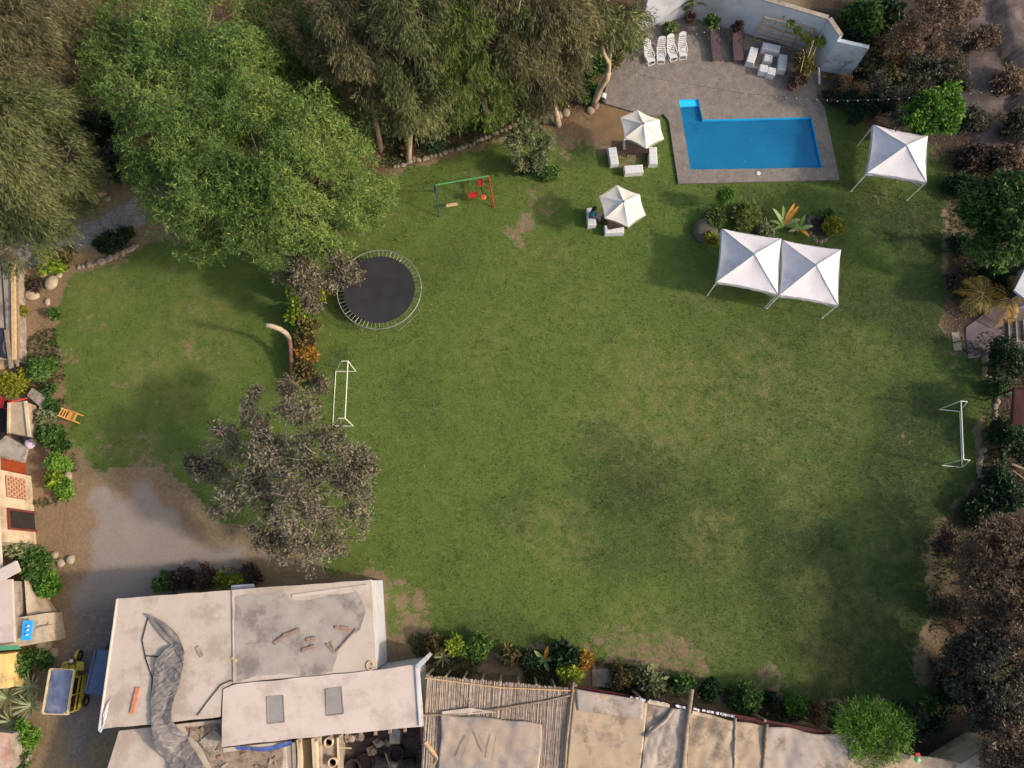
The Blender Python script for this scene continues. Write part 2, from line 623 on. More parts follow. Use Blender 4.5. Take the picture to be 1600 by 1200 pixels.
def soil_nodes(nt, v):
    f = noise(nt, v, .9, 6, .7); g = noise(nt, v, 7, 4, .7)
    base = mixc(nt, f, hx(112, 97, 75), hx(148, 129, 101))
    tan = mixc(nt, f, hx(122, 100, 76), hx(146, 124, 98))
    lit = mixc(nt, f, hx(78, 56, 44), hx(112, 86, 68))
    yard = mixc(nt, f, hx(56, 48, 42), hx(80, 68, 60))
    c = mixc(nt, attr(nt, 'yard'), base, yard)
    c = mixc(nt, attr(nt, 'litter'), c, lit)
    c = mixc(nt, attr(nt, 'tan'), c, tan)
    grit = ramp(nt, g, [(.3, (.72, .70, .68)), (.7, (1.18, 1.16, 1.14))])
    return mixc(nt, 1.0, c, grit, 'MULTIPLY')

def grid_struct(name, xs, ys, z, mat, attrs, keep=None, zf=None, hole=None):
    X, Y = np.meshgrid(xs, ys)
    pts = np.stack([X.ravel(), Y.ravel()], 1)
    nx, ny = len(xs), len(ys)
    idx = np.arange(nx * ny).reshape(ny, nx)
    F = np.stack([idx[:-1, :-1].ravel(), idx[:-1, 1:].ravel(), idx[1:, 1:].ravel(), idx[1:, :-1].ravel()], 1)
    if keep is not None:
        k = keep(pts)
        F = F[k[F].any(1)]
    if hole is not None:
        F = F[~(sdf(pts, hole) > -.12)[F].any(1)]
    used = np.unique(F)
    remap = np.full(len(pts), -1); remap[used] = np.arange(len(used))
    F = remap[F]; pts = pts[used]
    zz = np.full(len(pts), float(z)) + (zf(pts) if zf else 0)
    me = bpy.data.meshes.new(name)
    me.vertices.add(len(pts)); me.loops.add(F.size); me.polygons.add(len(F))
    me.vertices.foreach_set('co', np.column_stack([pts, zz]).ravel().astype(np.float32))
    me.loops.foreach_set('vertex_index', F.ravel().astype(np.int32))
    me.polygons.foreach_set('loop_start', np.arange(0, F.size, 4, dtype=np.int32))
    me.polygons.foreach_set('loop_total', np.full(len(F), 4, dtype=np.int32))
    me.polygons.foreach_set('use_smooth', np.ones(len(F), bool))
    for k, fn in attrs.items():
        a = me.attributes.new(k, 'FLOAT', 'POINT')
        a.data.foreach_set('value', fn(pts).astype(np.float32))
    me.materials.append(mat)
    me.update(calc_edges=True)
    return struct(link(name, me))

SOILATTR = {'tan': lambda p: soil_masks(p)[0], 'litter': lambda p: soil_masks(p)[1], 'yard': lambda p: soil_masks(p)[2]}

# soil everywhere, out to the horizon
m_soil, nt, b = new_mat('soil')
v = coords(nt, True)
nt.links.new(soil_nodes(nt, v), b.inputs['Base Color'])
b.inputs['Roughness'].default_value = .95; b.inputs['Specular IOR Level'].default_value = .1
bump(nt, b, noise(nt, v, 5, 6, .7), .7, .05)
far = np.array([-900, -400, -200, -110, -70.])
gx = np.concatenate([far, np.arange(-45, 45.1, .5), -far[::-1]])
grid_struct('ground', gx, gx, 0.0, m_soil, SOILATTR, hole=POOL_W)

# lawn
SOILSPOTS = [(815, 352, .85, 1.0), (812, 375, .6, .75), (640, 950, 1.3, .85), (615, 925, .8, .7), (650, 985, 1.1, .9), (1008, 590, .55, .6), (955, 1005, 1.1, .65, 1.5), (1040, 1018, 1.5, .8, 1.7),
             (1085, 1030, .9, .8), (1200, 1065, 1.0, .8), (240, 735, 1.5, .75), (200, 770, 1.4, .8), (150, 745, 1.0, .6), (290, 800, 1.3, .6), (290, 558, .9, .6), (225, 580, .9, .45), (190, 600, .8, .45), (320, 470, 1.1, .45), (270, 430, 1.0, .4), (160, 520, .9, .5), (130, 505, .6, .6), (230, 690, 1.3, .5), (170, 700, 1.0, .5),
             (110, 560, .7, .7), (100, 640, .7, .7), (850, 320, 1.0, .55, 1.6), (830, 300, .7, .6), (610, 335, .5, .6), (560, 365, .8, .5), (1415, 685, .6, .5), (890, 615, .3, .5), (720, 262, .6, .4), (895, 205, 1.6, .9), (865, 205, .8, .8),
             (1390, 300, 1.2, .4), (1470, 860, 1.3, .9), (1478, 950, 1.2, .9), (1450, 1050, 1.5, .8), (985, 350, .6, .55), (960, 340, .7, .6), (940, 335, .6, .6), (995, 240, .9, .9), (985, 255, .8, .8), (1215, 440, 1.0, .3), (250, 640, .8, .25),
             (560, 262, .8, .5), (350, 840, .8, .55), (880, 1030, .7, .6), (1490, 600, .6, .5), (1500, 565, .7, .6)]
DRYSPOTS = [(1050, 625, 4.2, .75, 1.3), (1180, 590, 2.5, .6), (1000, 540, 2.2, .5), (900, 480, 2.0, .35), (830, 410, 2.0, .4), (870, 830, 2.2, .55), (1120, 830, 2.0, .65), (1250, 780, 2.2, .5), (1290, 640, 2.5, .4), (1180, 680, 2.0, .6), (1060, 1000, 2.5, .6, 1.8),
            (950, 660, 2.5, .45), (760, 540, 2.0, .3), (160, 470, 2.0, .6), (240, 560, 2.4, .65), (320, 500, 2.0, .6), (280, 620, 1.5, .5), (200, 690, 1.8, .5), (1330, 560, 2.0, .35), (1080, 460, 1.6, .35), (960, 300, 1.3, .4), (1370, 850, 2.2, .45), (1320, 930, 2.5, .35), (850, 300, 1.6, .5), (1280, 1050, 2.0, .5), (330, 560, 2.0, .55), (120, 450, 1.0, .5)]
LUSH_SHADE_SPOTS = [(990, 740, 3.0, .9, 1.3), (930, 710, 1.8, .7), (1090, 790, 2.3, .6), (810, 780, 1.6, .5), (1180, 800, 1.8, .5), (1010, 850, 2.2, .6, 1.6), (1240, 900, 3.2, .6), (1150, 700, 1.5, .4), (1420, 760, 2.6, .75), (1440, 650, 2.4, .7), (1440, 500, 2.4, .8), (1440, 350, 2.5, .75), (1420, 900, 2.4, .85),
             (1400, 1010, 2.6, .8), (1330, 1075, 2.2, .8, 1.6), (690, 420, 2.5, .35), (640, 640, 2.0, .3), (560, 480, 1.2, .6), (700, 900, 2.5, .25), (1340, 480, 1.8, .5), (800, 1015, 2.2, .6, 2.0), (1260, 1000, 2.2, .5), (1180, 320, 1.2, .5), (520, 560, .8, .6), (900, 240, 1.4, .6), (1350, 300, 1.6, .6)]  # lush patches; those on the right paint in the lawn's falloff of light
def lawn_soil(p):
    e = sdf(p, LAWN_W) + .28 * nz(p, 1.2, 33) + .15 * nz(p, 3.1, 34)
    return np.maximum(1 - sstep(-.12, .55, e), blobmask(p, SOILSPOTS) * .8)
m_lawn, nt, b = new_mat('lawn_grass')
v = coords(nt, True)
soil = soil_nodes(nt, v)
n1 = noise(nt, v, 14, 5, .75); n2 = noise(nt, v, 1.6, 6, .68); n3 = noise(nt, v, .35, 4, .6); n4 = noise(nt, v, 40, 2, .6)
green = mixc(nt, n2, hx(67, 87, 38), hx(106, 124, 58))
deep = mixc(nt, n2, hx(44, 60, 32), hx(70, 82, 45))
dry = mixc(nt, n2, hx(100, 104, 58), hx(130, 122, 78))
lush_shade_f = math_(nt, 'ADD', attr(nt, 'lush_shade'), math_(nt, 'MULTIPLY', math_(nt, 'SUBTRACT', n3, .5), .9), clamp=True)  # mixes real lush tone with the painted dimming of the right side
c = mixc(nt, lush_shade_f, green, deep)
dn = math_(nt, 'SUBTRACT', n2, .5)
dryf = math_(nt, 'MULTIPLY', attr(nt, 'dry'), math_(nt, 'ADD', .5, math_(nt, 'MULTIPLY', dn, 4.2)), clamp=True)
c = mixc(nt, dryf, c, dry)
thatch = math_(nt, 'MULTIPLY', ramp(nt, noise(nt, v, 3.4, 8, .8), [(.5, (0, 0, 0)), (.68, (1, 1, 1))]), .5)
c = mixc(nt, thatch, c, dry)
c = mixc(nt, 1.0, c, ramp(nt, n1, [(.25, (.66, .67, .66)), (.75, (1.3, 1.28, 1.26))]), 'MULTIPLY')
sm = math_(nt, 'ADD', attr(nt, 'soil'), math_(nt, 'MULTIPLY', math_(nt, 'SUBTRACT', noise(nt, v, 2.2, 9, .76), .5), 3.2))
sm = math_(nt, 'MULTIPLY', math_(nt, 'SUBTRACT', sm, .46), 4.5, clamp=True)
c = mixc(nt, sm, c, soil)
nt.links.new(c, b.inputs['Base Color'])
b.inputs['Roughness'].default_value = .9; b.inputs['Specular IOR Level'].default_value = .15
bump(nt, b, math_(nt, 'ADD', n1, n4), .8, .04)
LA = dict(SOILATTR); LA['soil'] = lawn_soil
LA['dry'] = lambda p: blobmask(p, DRYSPOTS); LA['lush_shade'] = lambda p: np.clip(blobmask(p, LUSH_SHADE_SPOTS) * .8 + .55 * sstep(2, 20, p[:, 0] + 3.5 * nz(p, .22, 36) - .15 * p[:, 1]), 0, 1)  # broad ramp paints light falloff as darker grass towards the right
lx = np.arange(LAWN_W[:, 0].min() - .6, LAWN_W[:, 0].max() + .6, .2); ly = np.arange(LAWN_W[:, 1].min() - .6, LAWN_W[:, 1].max() + .6, .2)
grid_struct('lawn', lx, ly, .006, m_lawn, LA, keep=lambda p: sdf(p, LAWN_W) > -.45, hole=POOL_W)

# driveway of grey gravel over old asphalt
m_drive, nt, b = new_mat('driveway_gravel')
v = coords(nt, True)
soil = soil_nodes(nt, v)
f = noise(nt, v, .8, 6, .7); g = noise(nt, v, 22, 3, .7)
c = mixc(nt, f, hx(128, 116, 106), hx(154, 140, 128))
old = mixc(nt, noise(nt, v, 3, 5, .7), hx(96, 86, 82), hx(128, 116, 110))
c = mixc(nt, attr(nt, 'asphalt'), c, old)
vor = nt.nodes.new('ShaderNodeTexVoronoi'); vor.feature = 'DISTANCE_TO_EDGE'; vor.inputs['Scale'].default_value = 1.7
wv = nt.nodes.new('ShaderNodeVectorMath'); wv.operation = 'ADD'
nn = nt.nodes.new('ShaderNodeTexNoise'); nn.inputs['Scale'].default_value = 1.4; nt.links.new(v, nn.inputs['Vector'])
nt.links.new(v, wv.inputs[0]); nt.links.new(nn.outputs['Color'], wv.inputs[1])
nt.links.new(wv.outputs[0], vor.inputs['Vector'])
crk = ramp(nt, vor.outputs['Distance'], [(.0, (1, 1, 1)), (.035, (0, 0, 0))])
c = mixc(nt, math_(nt, 'MULTIPLY', crk, math_(nt, 'MULTIPLY', attr(nt, 'asphalt'), .35)), c, hx(168, 155, 140))
c = mixc(nt, 1.0, c, ramp(nt, g, [(.3, (.8, .8, .8)), (.7, (1.14, 1.13, 1.12))]), 'MULTIPLY')
sm = math_(nt, 'ADD', attr(nt, 'soil'), math_(nt, 'MULTIPLY', math_(nt, 'SUBTRACT', noise(nt, v, 1.5, 6, .75), .5), 1.1))
sm = math_(nt, 'MULTIPLY', math_(nt, 'SUBTRACT', sm, .38), 2.6, clamp=True)
c = mixc(nt, sm, c, soil)
nt.links.new(c, b.inputs['Base Color']); b.inputs['Roughness'].default_value = .95; b.inputs['Specular IOR Level'].default_value = .15
bump(nt, b, g, .5, .02)
DA = dict(SOILATTR)
DA['soil'] = lambda p: 1 - sstep(-.3, 1.7, sdf(p, DRIVE_W) + .4 * nz(p, 1.0, 41))
OLD_W = poly_w([(100, 950), (260, 920), (300, 1215), (50, 1215)])
DA['asphalt'] = lambda p: sstep(-.6, .6, sdf(p, OLD_W) + .3 * nz(p, 1.1, 42))
dx = np.arange(DRIVE_W[:, 0].min() - .6, DRIVE_W[:, 0].max() + .6, .25); dy = np.arange(DRIVE_W[:, 1].min() - .6, DRIVE_W[:, 1].max() + .6, .25)
grid_struct('driveway', dx, dy, .014, m_drive, DA, keep=lambda p: sdf(p, DRIVE_W) > -.4)

def ragged(px, z=0.0, step=.3, amp=.1, seed=0):
    w = [P(x, y, z) for x, y in px]; out = []
    for i in range(len(w)):
        a, b_ = w[i], w[(i + 1) % len(w)]
        n = max(1, int((b_ - a).length / step))
        out += [a + (b_ - a) * k / n for k in range(n)]
    arr = np.array([p[:2] for p in out])
    ox = nz(arr, 1.6, seed) * amp; oy = nz(arr, 1.6, seed + 1) * amp
    return [Vector((p.x + ox[i], p.y + oy[i], p.z)) for i, p in enumerate(out)]

def slab(name, poly, z0, z1, mat):
    return struct(MB().prism(poly, z0, z1).build(name, mat))

# stone paved garden path under the trees
m_path, nt, b = new_mat('path_stone')
v = coords(nt, True)
vor = nt.nodes.new('ShaderNodeTexVoronoi'); vor.inputs['Scale'].default_value = 2.4; nt.links.new(v, vor.inputs['Vector'])
vd = nt.nodes.new('ShaderNodeTexVoronoi'); vd.feature = 'DISTANCE_TO_EDGE'; vd.inputs['Scale'].default_value = 2.4; nt.links.new(v, vd.inputs['Vector'])
c = mixc(nt, vor.outputs['Color'], hx(128, 120, 114), hx(146, 137, 129))
c = mixc(nt, ramp(nt, vd.outputs['Distance'], [(.0, (1, 1, 1)), (.07, (0, 0, 0))]), c, hx(112, 102, 94))
c = mixc(nt, 1.0, c, ramp(nt, noise(nt, v, 6, 5, .7), [(.3, (.7, .7, .7)), (.7, (1.15, 1.15, 1.15))]), 'MULTIPLY')
nt.links.new(c, b.inputs['Base Color']); b.inputs['Roughness'].default_value = .9
bump(nt, b, noise(nt, v, 8, 4, .6), .5, .03)
slab('garden_path', ragged([(30, 385), (60, 372), (100, 360), (150, 343), (195, 318), (232, 292), (275, 262), (300, 300), (262, 330), (225, 352), (200, 366), (150, 382), (110, 396), (70, 412), (20, 420)], 0, .3, .08, 51), -.05, .03, m_path)

# pool deck: speckled washed stone
m_deck, nt, b = new_mat('deck_stone')
v = coords(nt, True)
f = noise(nt, v, .55, 5, .65)
c = mixc(nt, f, hx(106, 99, 95), hx(138, 126, 112))
sp = nt.nodes.new('ShaderNodeTexVoronoi'); sp.inputs['Scale'].default_value = 9; nt.links.new(v, sp.inputs['Vector'])
c = mixc(nt, 1.0, c, ramp(nt, sp.outputs['Color'], [(.1, (.84, .83, .83)), (.9, (1.14, 1.13, 1.12))]), 'MULTIPLY')
c = mixc(nt, 1.0, c, ramp(nt, noise(nt, v, 2.2, 6, .75), [(.32, (.78, .77, .77)), (.6, (1.05, 1.05, 1.05))]), 'MULTIPLY')
nt.links.new(c, b.inputs['Base Color']); b.inputs['Roughness'].default_value = .8
bump(nt, b, noise(nt, v, 20, 3, .6), .3, .01)
ZD = .12
deck_out = [P(x, y, ZD) for x, y in [(1045, 188), (1060, 287), (1312, 280.5), (1288, 166), (1276, 150), (1277, 122), (1266, 95), (1262, 80), (1072, 24), (1003, 50), (958, 100), (943, 150), (938, 159), (985, 173), (1022, 181), (1036, 178)]]
pool_poly = [P(x, y, ZD) for x, y in POOL_PX]
def deck_mesh():
    """slab with the pool cut out of it"""
    bm = bmesh.new()
    def loop(poly, z):
        vs = [bm.verts.new((p.x, p.y, z)) for p in poly]
        return vs, [bm.edges.new((vs[i], vs[(i + 1) % len(vs)])) for i in range(len(vs))]
    o, eo = loop(deck_out, ZD); q, eq = loop(pool_poly, ZD)
    bmesh.ops.triangle_fill(bm, use_beauty=True, use_dissolve=False, edges=eo + eq, normal=(0, 0, 1))
    ob, _ = loop(deck_out, -.05)
    for i in range(len(o)):
        j = (i + 1) % len(o)
        bm.faces.new((o[i], o[j], ob[j], ob[i]))
    bmesh.ops.recalc_face_normals(bm, faces=bm.faces)
    me = bpy.data.meshes.new('pool_deck'); bm.to_mesh(me); bm.free()
    me.materials.append(m_deck)
    return struct(link('pool_deck', me))
deck_mesh()

# the pool: painted shell, entry steps, water
m_poolblue, nt, b = new_mat('pool_paint')
v = coords(nt, True)
c = mixc(nt, noise(nt, v, .5, 4, .6), (.016, .46, .80), (.02, .55, .88))
c = mixc(nt, 1.0, c, ramp(nt, noise(nt, v, 3, 5, .7), [(.3, (.86, .9, .93)), (.7, (1.04, 1.03, 1.02))]), 'MULTIPLY')
nt.links.new(c, b.inputs['Base Color']); b.inputs['Roughness'].default_value = .5
pc = sum(pool_poly, Vector()) / len(pool_poly)
pool = thing('swimming_pool', 'blue painted swimming pool with a narrow entry step bay at its upper left corner', 'swimming pool', (pc.x, pc.y, -1.5))
mb = MB()
n = len(pool_poly)
# walls and floor (inside faces), with a rim lip
inset = [p.copy() for p in pool_poly]
fl = [(p.x, p.y, -1.35 if i in (0, 1, 2, 5) else -1.5) for i, p in enumerate(pool_poly)]
lip = [(p.x, p.y, ZD + .004) for p in pool_poly]
mb.add(lip + fl, [(i, (i + 1) % n, n + (i + 1) % n, n + i) for i in range(n)] + [(n + 0, n + 1, n + 2, n + 5), (n + 2, n + 3, n + 4, n + 5)])
mb.build('shell', m_poolblue, pool)
for k in range(3):                      # entry steps of the bay, getting lower away from the edge
    a0, a1 = k / 3.6, (k + 1) / 3.6
    A, B_, D, E_ = pool_poly[0], pool_poly[1], pool_poly[2], pool_poly[0] + (pool_poly[5] - pool_poly[0]) * .3
    q = [A + (E_ - A) * a0, B_ + (D - B_) * a0, B_ + (D - B_) * a1, A + (E_ - A) * a1]
    ins = [p + (sum(q, Vector()) / 4 - p) * .01 for p in q]
    MB().prism(ins, -1.36, (.02, -.2, -.42)[k]).build('step', m_poolblue, pool)
m_water, nt, b = new_mat('pool_water')
nt.nodes.remove(b)
v = coords(nt, True)
tr = nt.nodes.new('ShaderNodeBsdfTransparent'); tr.inputs['Color'].default_value = (.74, .93, .95, 1)
gl = nt.nodes.new('ShaderNodeBsdfGlossy'); gl.inputs['Roughness'].default_value = .04
fr = nt.nodes.new('ShaderNodeFresnel'); fr.inputs['IOR'].default_value = 1.33
mx = nt.nodes.new('ShaderNodeMixShader')
bp = nt.nodes.new('ShaderNodeBump'); bp.inputs['Strength'].default_value = .12; bp.inputs['Distance'].default_value = .03
nt.links.new(noise(nt, v, 2.4, 4, .6), bp.inputs['Height'])
nt.links.new(bp.outputs[0], gl.inputs['Normal']); nt.links.new(bp.outputs[0], fr.inputs['Normal'])
nt.links.new(fr.outputs[0], mx.inputs[0]); nt.links.new(tr.outputs[0], mx.inputs[1]); nt.links.new(gl.outputs[0], mx.inputs[2])
df = nt.nodes.new('ShaderNodeBsdfDiffuse')
nt.links.new(mixc(nt, ramp(nt, noise(nt, v, .45, 4, .6), [(.35, (0, 0, 0)), (.65, (1, 1, 1))]), (.016, .19, .38), (.022, .27, .47)), df.inputs['Color'])
m2 = nt.nodes.new('ShaderNodeMixShader'); m2.inputs[0].default_value = .5
nt.links.new(tr.outputs[0], m2.inputs[1]); nt.links.new(df.outputs[0], m2.inputs[2]); nt.links.new(m2.outputs[0], mx.inputs[1])
nt.links.new(mx.outputs[0], nt.nodes['Material Output'].inputs['Surface'])
struct(MB().add([(p.x, p.y, -.06) for p in pool_poly], [tuple(range(n))]).build('pool_water', m_water))

# dark patio by the house on the right, earth bank, bare tan pad left of the first umbrella
m_patio = M('patio_slate', hx(112, 98, 100), hx(84, 74, 76), 1.4, .8, .2, ws=True)
slab('patio', ragged([(1508, 512), (1560, 470), (1640, 455), (1660, 545), (1600, 556), (1512, 552)], 0, .4, .04, 53), -.05, .05, m_patio)
m_pad = M('bare_earth_pad', hx(124, 100, 72), hx(108, 86, 64), 1.1, .95, .4, ws=True)
slab('earth_pad', ragged([(915, 168), (945, 162), (985, 175), (1000, 195), (985, 236), (945, 226), (905, 206), (885, 196)], 0, .2, .3, 55), -.04, .012, m_pad)

m_bank = M('bank_earth', hx(112, 98, 94), hx(78, 66, 62), 1.6, .95, .8, stain=hx(80, 70, 62), stain_scale=.9, ws=True)
bx = np.arange(16.5, 36, .4); by = np.arange(13.5, 34, .4)
BANK_W = poly_w([(1440, -40), (1620, -60), (1800, 250), (1660, 300), (1500, 225), (1478, 150), (1500, 60)])
def bank_z(p):
    e = sstep(0, 1.8, sdf(p, BANK_W))
    t = sdf(p, BANK_W) * .33
    st = np.floor(t + .25 * nz(p, .5, 61)) * .42
    return e * (.25 + st + .16 * nz(p, .8, 62) + .07 * nz(p, 2.5, 63)) - .04
grid_struct('earth_bank', bx, by, 0, m_bank, {}, keep=lambda p: sdf(p, BANK_W) > -.2, zf=bank_z)

# short grass standing on the lawn
def grass_tufts():
    rng = np.random.default_rng(5)
    n = 150000
    p = np.stack([rng.uniform(LAWN_W[:, 0].min(), LAWN_W[:, 0].max(), n), rng.uniform(LAWN_W[:, 1].min(), LAWN_W[:, 1].max(), n)], 1)
    keep = (lawn_soil(p) + .5 * nz(p, 2.6, 71) * .6 < .45) & (sdf(p, np.array([q[:2] for q in deck_out])) < -.02)
    for dpoly in (DRIVE_W,):
        keep &= sdf(p, dpoly) < .3
    p = p[keep]
    k = 2
    b3 = np.repeat(np.column_stack([p, np.full(len(p), .004)]), k, 0)
    b3[:, :2] += rng.normal(size=(len(b3), 2)) * .035
    ax = rng.normal(size=(len(b3), 3)) * .75; ax[:, 2] = 1; ax = norm(ax)
    L = rng.uniform(.035, .085, len(b3)) * (1 + .7 * np.maximum(0, np.repeat(nz(p, 1.7, 73), k))); W = rng.uniform(.012, .03, len(b3))
    V = blades(b3, ax, L, W, rng, up=.2)
    d = np.repeat(blobmask(p, DRYSPOTS), k); l = np.repeat(np.clip(blobmask(p, LUSH_SHADE_SPOTS) * .8 + .55 * sstep(2, 20, p[:, 0] + 3.5 * nz(p, .22, 36) - .15 * p[:, 1]), 0, 1), k)  # same painted falloff towards the right, carried into the blade tint
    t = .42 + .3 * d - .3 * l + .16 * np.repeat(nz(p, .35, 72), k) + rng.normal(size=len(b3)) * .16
    gm = leaf_mat('grass_blades', [hx(44, 66, 31), hx(78, 99, 43), hx(116, 128, 60), hx(156, 148, 92)], .2, .7)
    o = quads('grass', V, t, gm)
    tag(o, 'short patchy green lawn grass growing all over the garden', 'grass', None, 'stuff')
grass_tufts()

def scatter(name, label, cat, polys, n, L, W, mat, zr, seed, thr=-.2, keep=None, f=.9):
    """loose leaves or low plants nobody could count, lying on the ground"""
    rng = np.random.default_rng(seed)
    pts = []
    for pw, share in polys:
        m = int(n * share)
        q = np.stack([rng.uniform(max(pw[:, 0].min(), -36), min(pw[:, 0].max(), 36), m * 3), rng.uniform(max(pw[:, 1].min(), -12), min(pw[:, 1].max(), 36), m * 3)], 1)
        q = q[(sdf(q, pw) > -.2) & (nz(q, f, seed) > thr)]
        if keep is not None: q = q[keep(q)]
        pts.append(q[:m])
    p = np.concatenate(pts)
    ax = rng.normal(size=(len(p), 3)); ax[:, 2] = np.abs(ax[:, 2]) * zr; ax = norm(ax)
    b3 = np.column_stack([p, np.full(len(p), .02)])
    V = blades(b3, ax, rng.uniform(L * .5, L, len(p)), rng.uniform(W * .5, W, len(p)), rng, up=1.5)
    o = quads(name, V, .5 + .3 * nz(p, .6, seed + 1) + rng.normal(size=len(p)) * .2, mat)
    tag(o, label, cat, None, 'stuff')
m_lit = leaf_mat('leaf_litter', [hx(56, 42, 34), hx(88, 68, 52), hx(124, 100, 76), hx(150, 126, 96)], .05, .8)
m_cov = leaf_mat('ground_cover', [hx(30, 38, 22), hx(52, 64, 34), hx(78, 88, 48), hx(96, 92, 58)], .2, .7)
off_lawn = lambda q: (sdf(q, LAWN_W) < .25) & (sdf(q, np.array([a[:2] for a in deck_out])) < -.05) & (sdf(q, DRIVE_W) < -.1)
BED_W = poly_w([(640, 990), (760, 1010), (900, 1032), (1060, 1062), (1250, 1100), (1440, 1105), (1440, 1150), (1250, 1130), (1060, 1095), (890, 1072), (670, 1050)])
EDGE_W = poly_w([(1262, 120), (1350, 150), (1440, 200), (1486, 260), (1490, 400), (1478, 520), (1530, 560), (1545, 640), (1530, 760), (1465, 840), (1455, 1100), (1600, 1150), (1640, 700), (1640, 250), (1480, 100), (1300, 60)])
NBED_W = poly_w([(600, 262), (800, 205), (900, 170), (930, 120), (900, 60), (600, 120)])
LBED_W = poly_w([(28, 420), (100, 430), (92, 560), (112, 700), (120, 770), (60, 790), (40, 600), (30, 500)])
scatter('leaf_litter', 'brown fallen leaves lying on the soil under the grove and along the right border', 'leaf litter', [(LIT_W, .5), (EDGE_W, .25), (NBED_W, .25)], 42000, .16, .06, m_lit, .25, 81, -.5, off_lawn)
scatter('ground_cover', 'low dark weeds creeping over the soil of the garden beds', 'ground cover', [(BED_W, .24), (EDGE_W, .42), (NBED_W, .26), (LBED_W, .08)], 46000, .2, .09, m_cov, 1.2, 82, -.05, off_lawn)
scatter('fallen_leaves', 'pale dry leaves scattered over the lawn', 'fallen leaves', [(LAWN_W, 1.0)], 650, .09, .045, leaf_mat('pale_leaf', [hx(110, 98, 62), hx(146, 134, 94), hx(186, 176, 140)], .1, .7), .3, 83, -.2, None, .3)

# ------------------------------------------------------------------ garden furniture and play things
m_white = M('white_vinyl', (.66, .64, .63), (.58, .56, .55), 5, .5, .1)
m_canvas = M('white_canvas', (.70, .645, .65), (.64, .59, .60), 1.2, .7, .15, stain=(.55, .50, .49), stain_scale=.7)
m_cream = M('cream_canvas', (.70, .64, .56), (.64, .58, .50), 1.5, .75, .15)
m_wpaint = M('white_paint_metal', (.74, .74, .68), (.62, .61, .55), 6, .5, .05)
m_steel = M('galvanised_steel', (.34, .34, .32), (.22, .22, .21), 8, .45, .05, metal=.4)
m_greyleg = M('grey_steel_leg', (.46, .46, .46), (.36, .35, .35), 6, .5, .05, metal=.2)

def tent(label, corners_px, apex_px, flip=0):
    """square party tent: four legs, eave frame, pyramid canopy with a valance"""
    Z = 1.95
    pts = [P(x, y, Z) for x, y in corners_px]
    c = sum(pts, Vector()) / 4; c.z = 0
    t = thing('party_tent', label, 'tent', c, 'white pyramid party tents')
    ap = P(apex_px[0], apex_px[1], 2.72)
    ap = Vector((c.x * .6 + ap.x * .4, c.y * .6 + ap.y * .4, 2.72))
    mb = MB(); n = 12
    for k in range(4):                                   # four sagging panels
        a, b_ = pts[k], pts[(k + 1) % 4]
        vs = []; fs = []
        for i in range(n + 1):
            for j in range(n + 1):
                u, w = i / n, j / n
                e = a * (1 - w) + b_ * w
                inward = (c - e); inward.z = 0
                bow = .07 * 4 * w * (1 - w)
                e = e + inward.normalized() * bow
                e.z = Z - .03 * 4 * w * (1 - w)
                p = e * (1 - u) + ap * u
                p.z -= .10 * math.sin(math.pi * u) * (.35 + .65 * 4 * w * (1 - w) * .8)
                p.z += .012 * float(nz(np.array([[p.x, p.y]]), 3.2, 80 + k)[0])
                vs.append(p)
        for i in range(n):
            for j in range(n):
                q = i * (n + 1) + j
                fs.append((q, q + 1, q + n + 2, q + n + 1))
        mb.add(vs, fs)
        # seam tape along the hip
    canopy = mb.build('canopy', m_canvas, t, smooth=True)
    mb = MB()
    for k in range(4):                                   # valance strip
        a, b_ = pts[k], pts[(k + 1) % 4]
        vs = []; fs = []
        m = 16
        for i in range(m + 1):
            w = i / m
            e = a * (1 - w) + b_ * w
            inward = (c - e); inward.z = 0; inward.normalize()
            e = e + inward * (.07 * 4 * w * (1 - w))
            e.z = Z - .03 * 4 * w * (1 - w)
            vs += [e - inward * .012 + Vector((0, 0, .004)), e - inward * (.03 + .012 * math.sin(i * 2.1)) - Vector((0, 0, .2 + .015 * math.sin(i * 1.3)))]
        fs = [(2 * i, 2 * i + 1, 2 * i + 3, 2 * i + 2) for i in range(m)]
        mb.add(vs, fs)
    mb.build('valance', m_canvas, canopy)
    mb = MB()
    for k in range(4):
        mb.tube([pts[k] + Vector((0, 0, .012)), pts[k] * .5 + ap * .5 - Vector((0, 0, .03)), ap + Vector((0, 0, .012))], .014, 5)
    mb.build('hip_seam', m_greyleg, canopy)
    mb = MB()
    for k in range(4):
        a, b_ = pts[k] * .985 + c * .015, pts[(k + 1) % 4] * .985 + c * .015
        a.z = b_.z = Z - .08
        mb.bar(a, b_, .03)
        q = (a + b_) / 2
        mb.bar(Vector((a.x, a.y, Z - .5)), a * .7 + b_ * .3, .02)
        mb.bar(Vector((b_.x, b_.y, Z - .5)), b_ * .7 + a * .3, .02)
    mb.build('eave_frame', m_greyleg, t)
    for k in range(4):
        e = pts[k] * .985 + c * .015
        mb = MB().box((e.x, e.y, .95), (.036, .036, 1.9)).box((e.x, e.y, .008), (.07, .07, .014)).box((e.x, e.y, 1.45), (.05, .05, .9))
        mb.build('leg', m_wpaint, t)
    return t
tent('white pyramid tent standing alone beside the pool under the bright green tree', [(1365, 195), (1355, 270), (1448, 285), (1450, 212)], (1418, 226))
tent('left tent of the joined white pair, next to the mossy rock', [(1128, 357), (1120, 440), (1216, 460), (1221, 373)], (1180, 397))
tent('right tent of the joined white pair, next to the yellow green bush', [(1222, 375), (1218, 461), (1310, 477), (1314, 390)], (1276, 412))

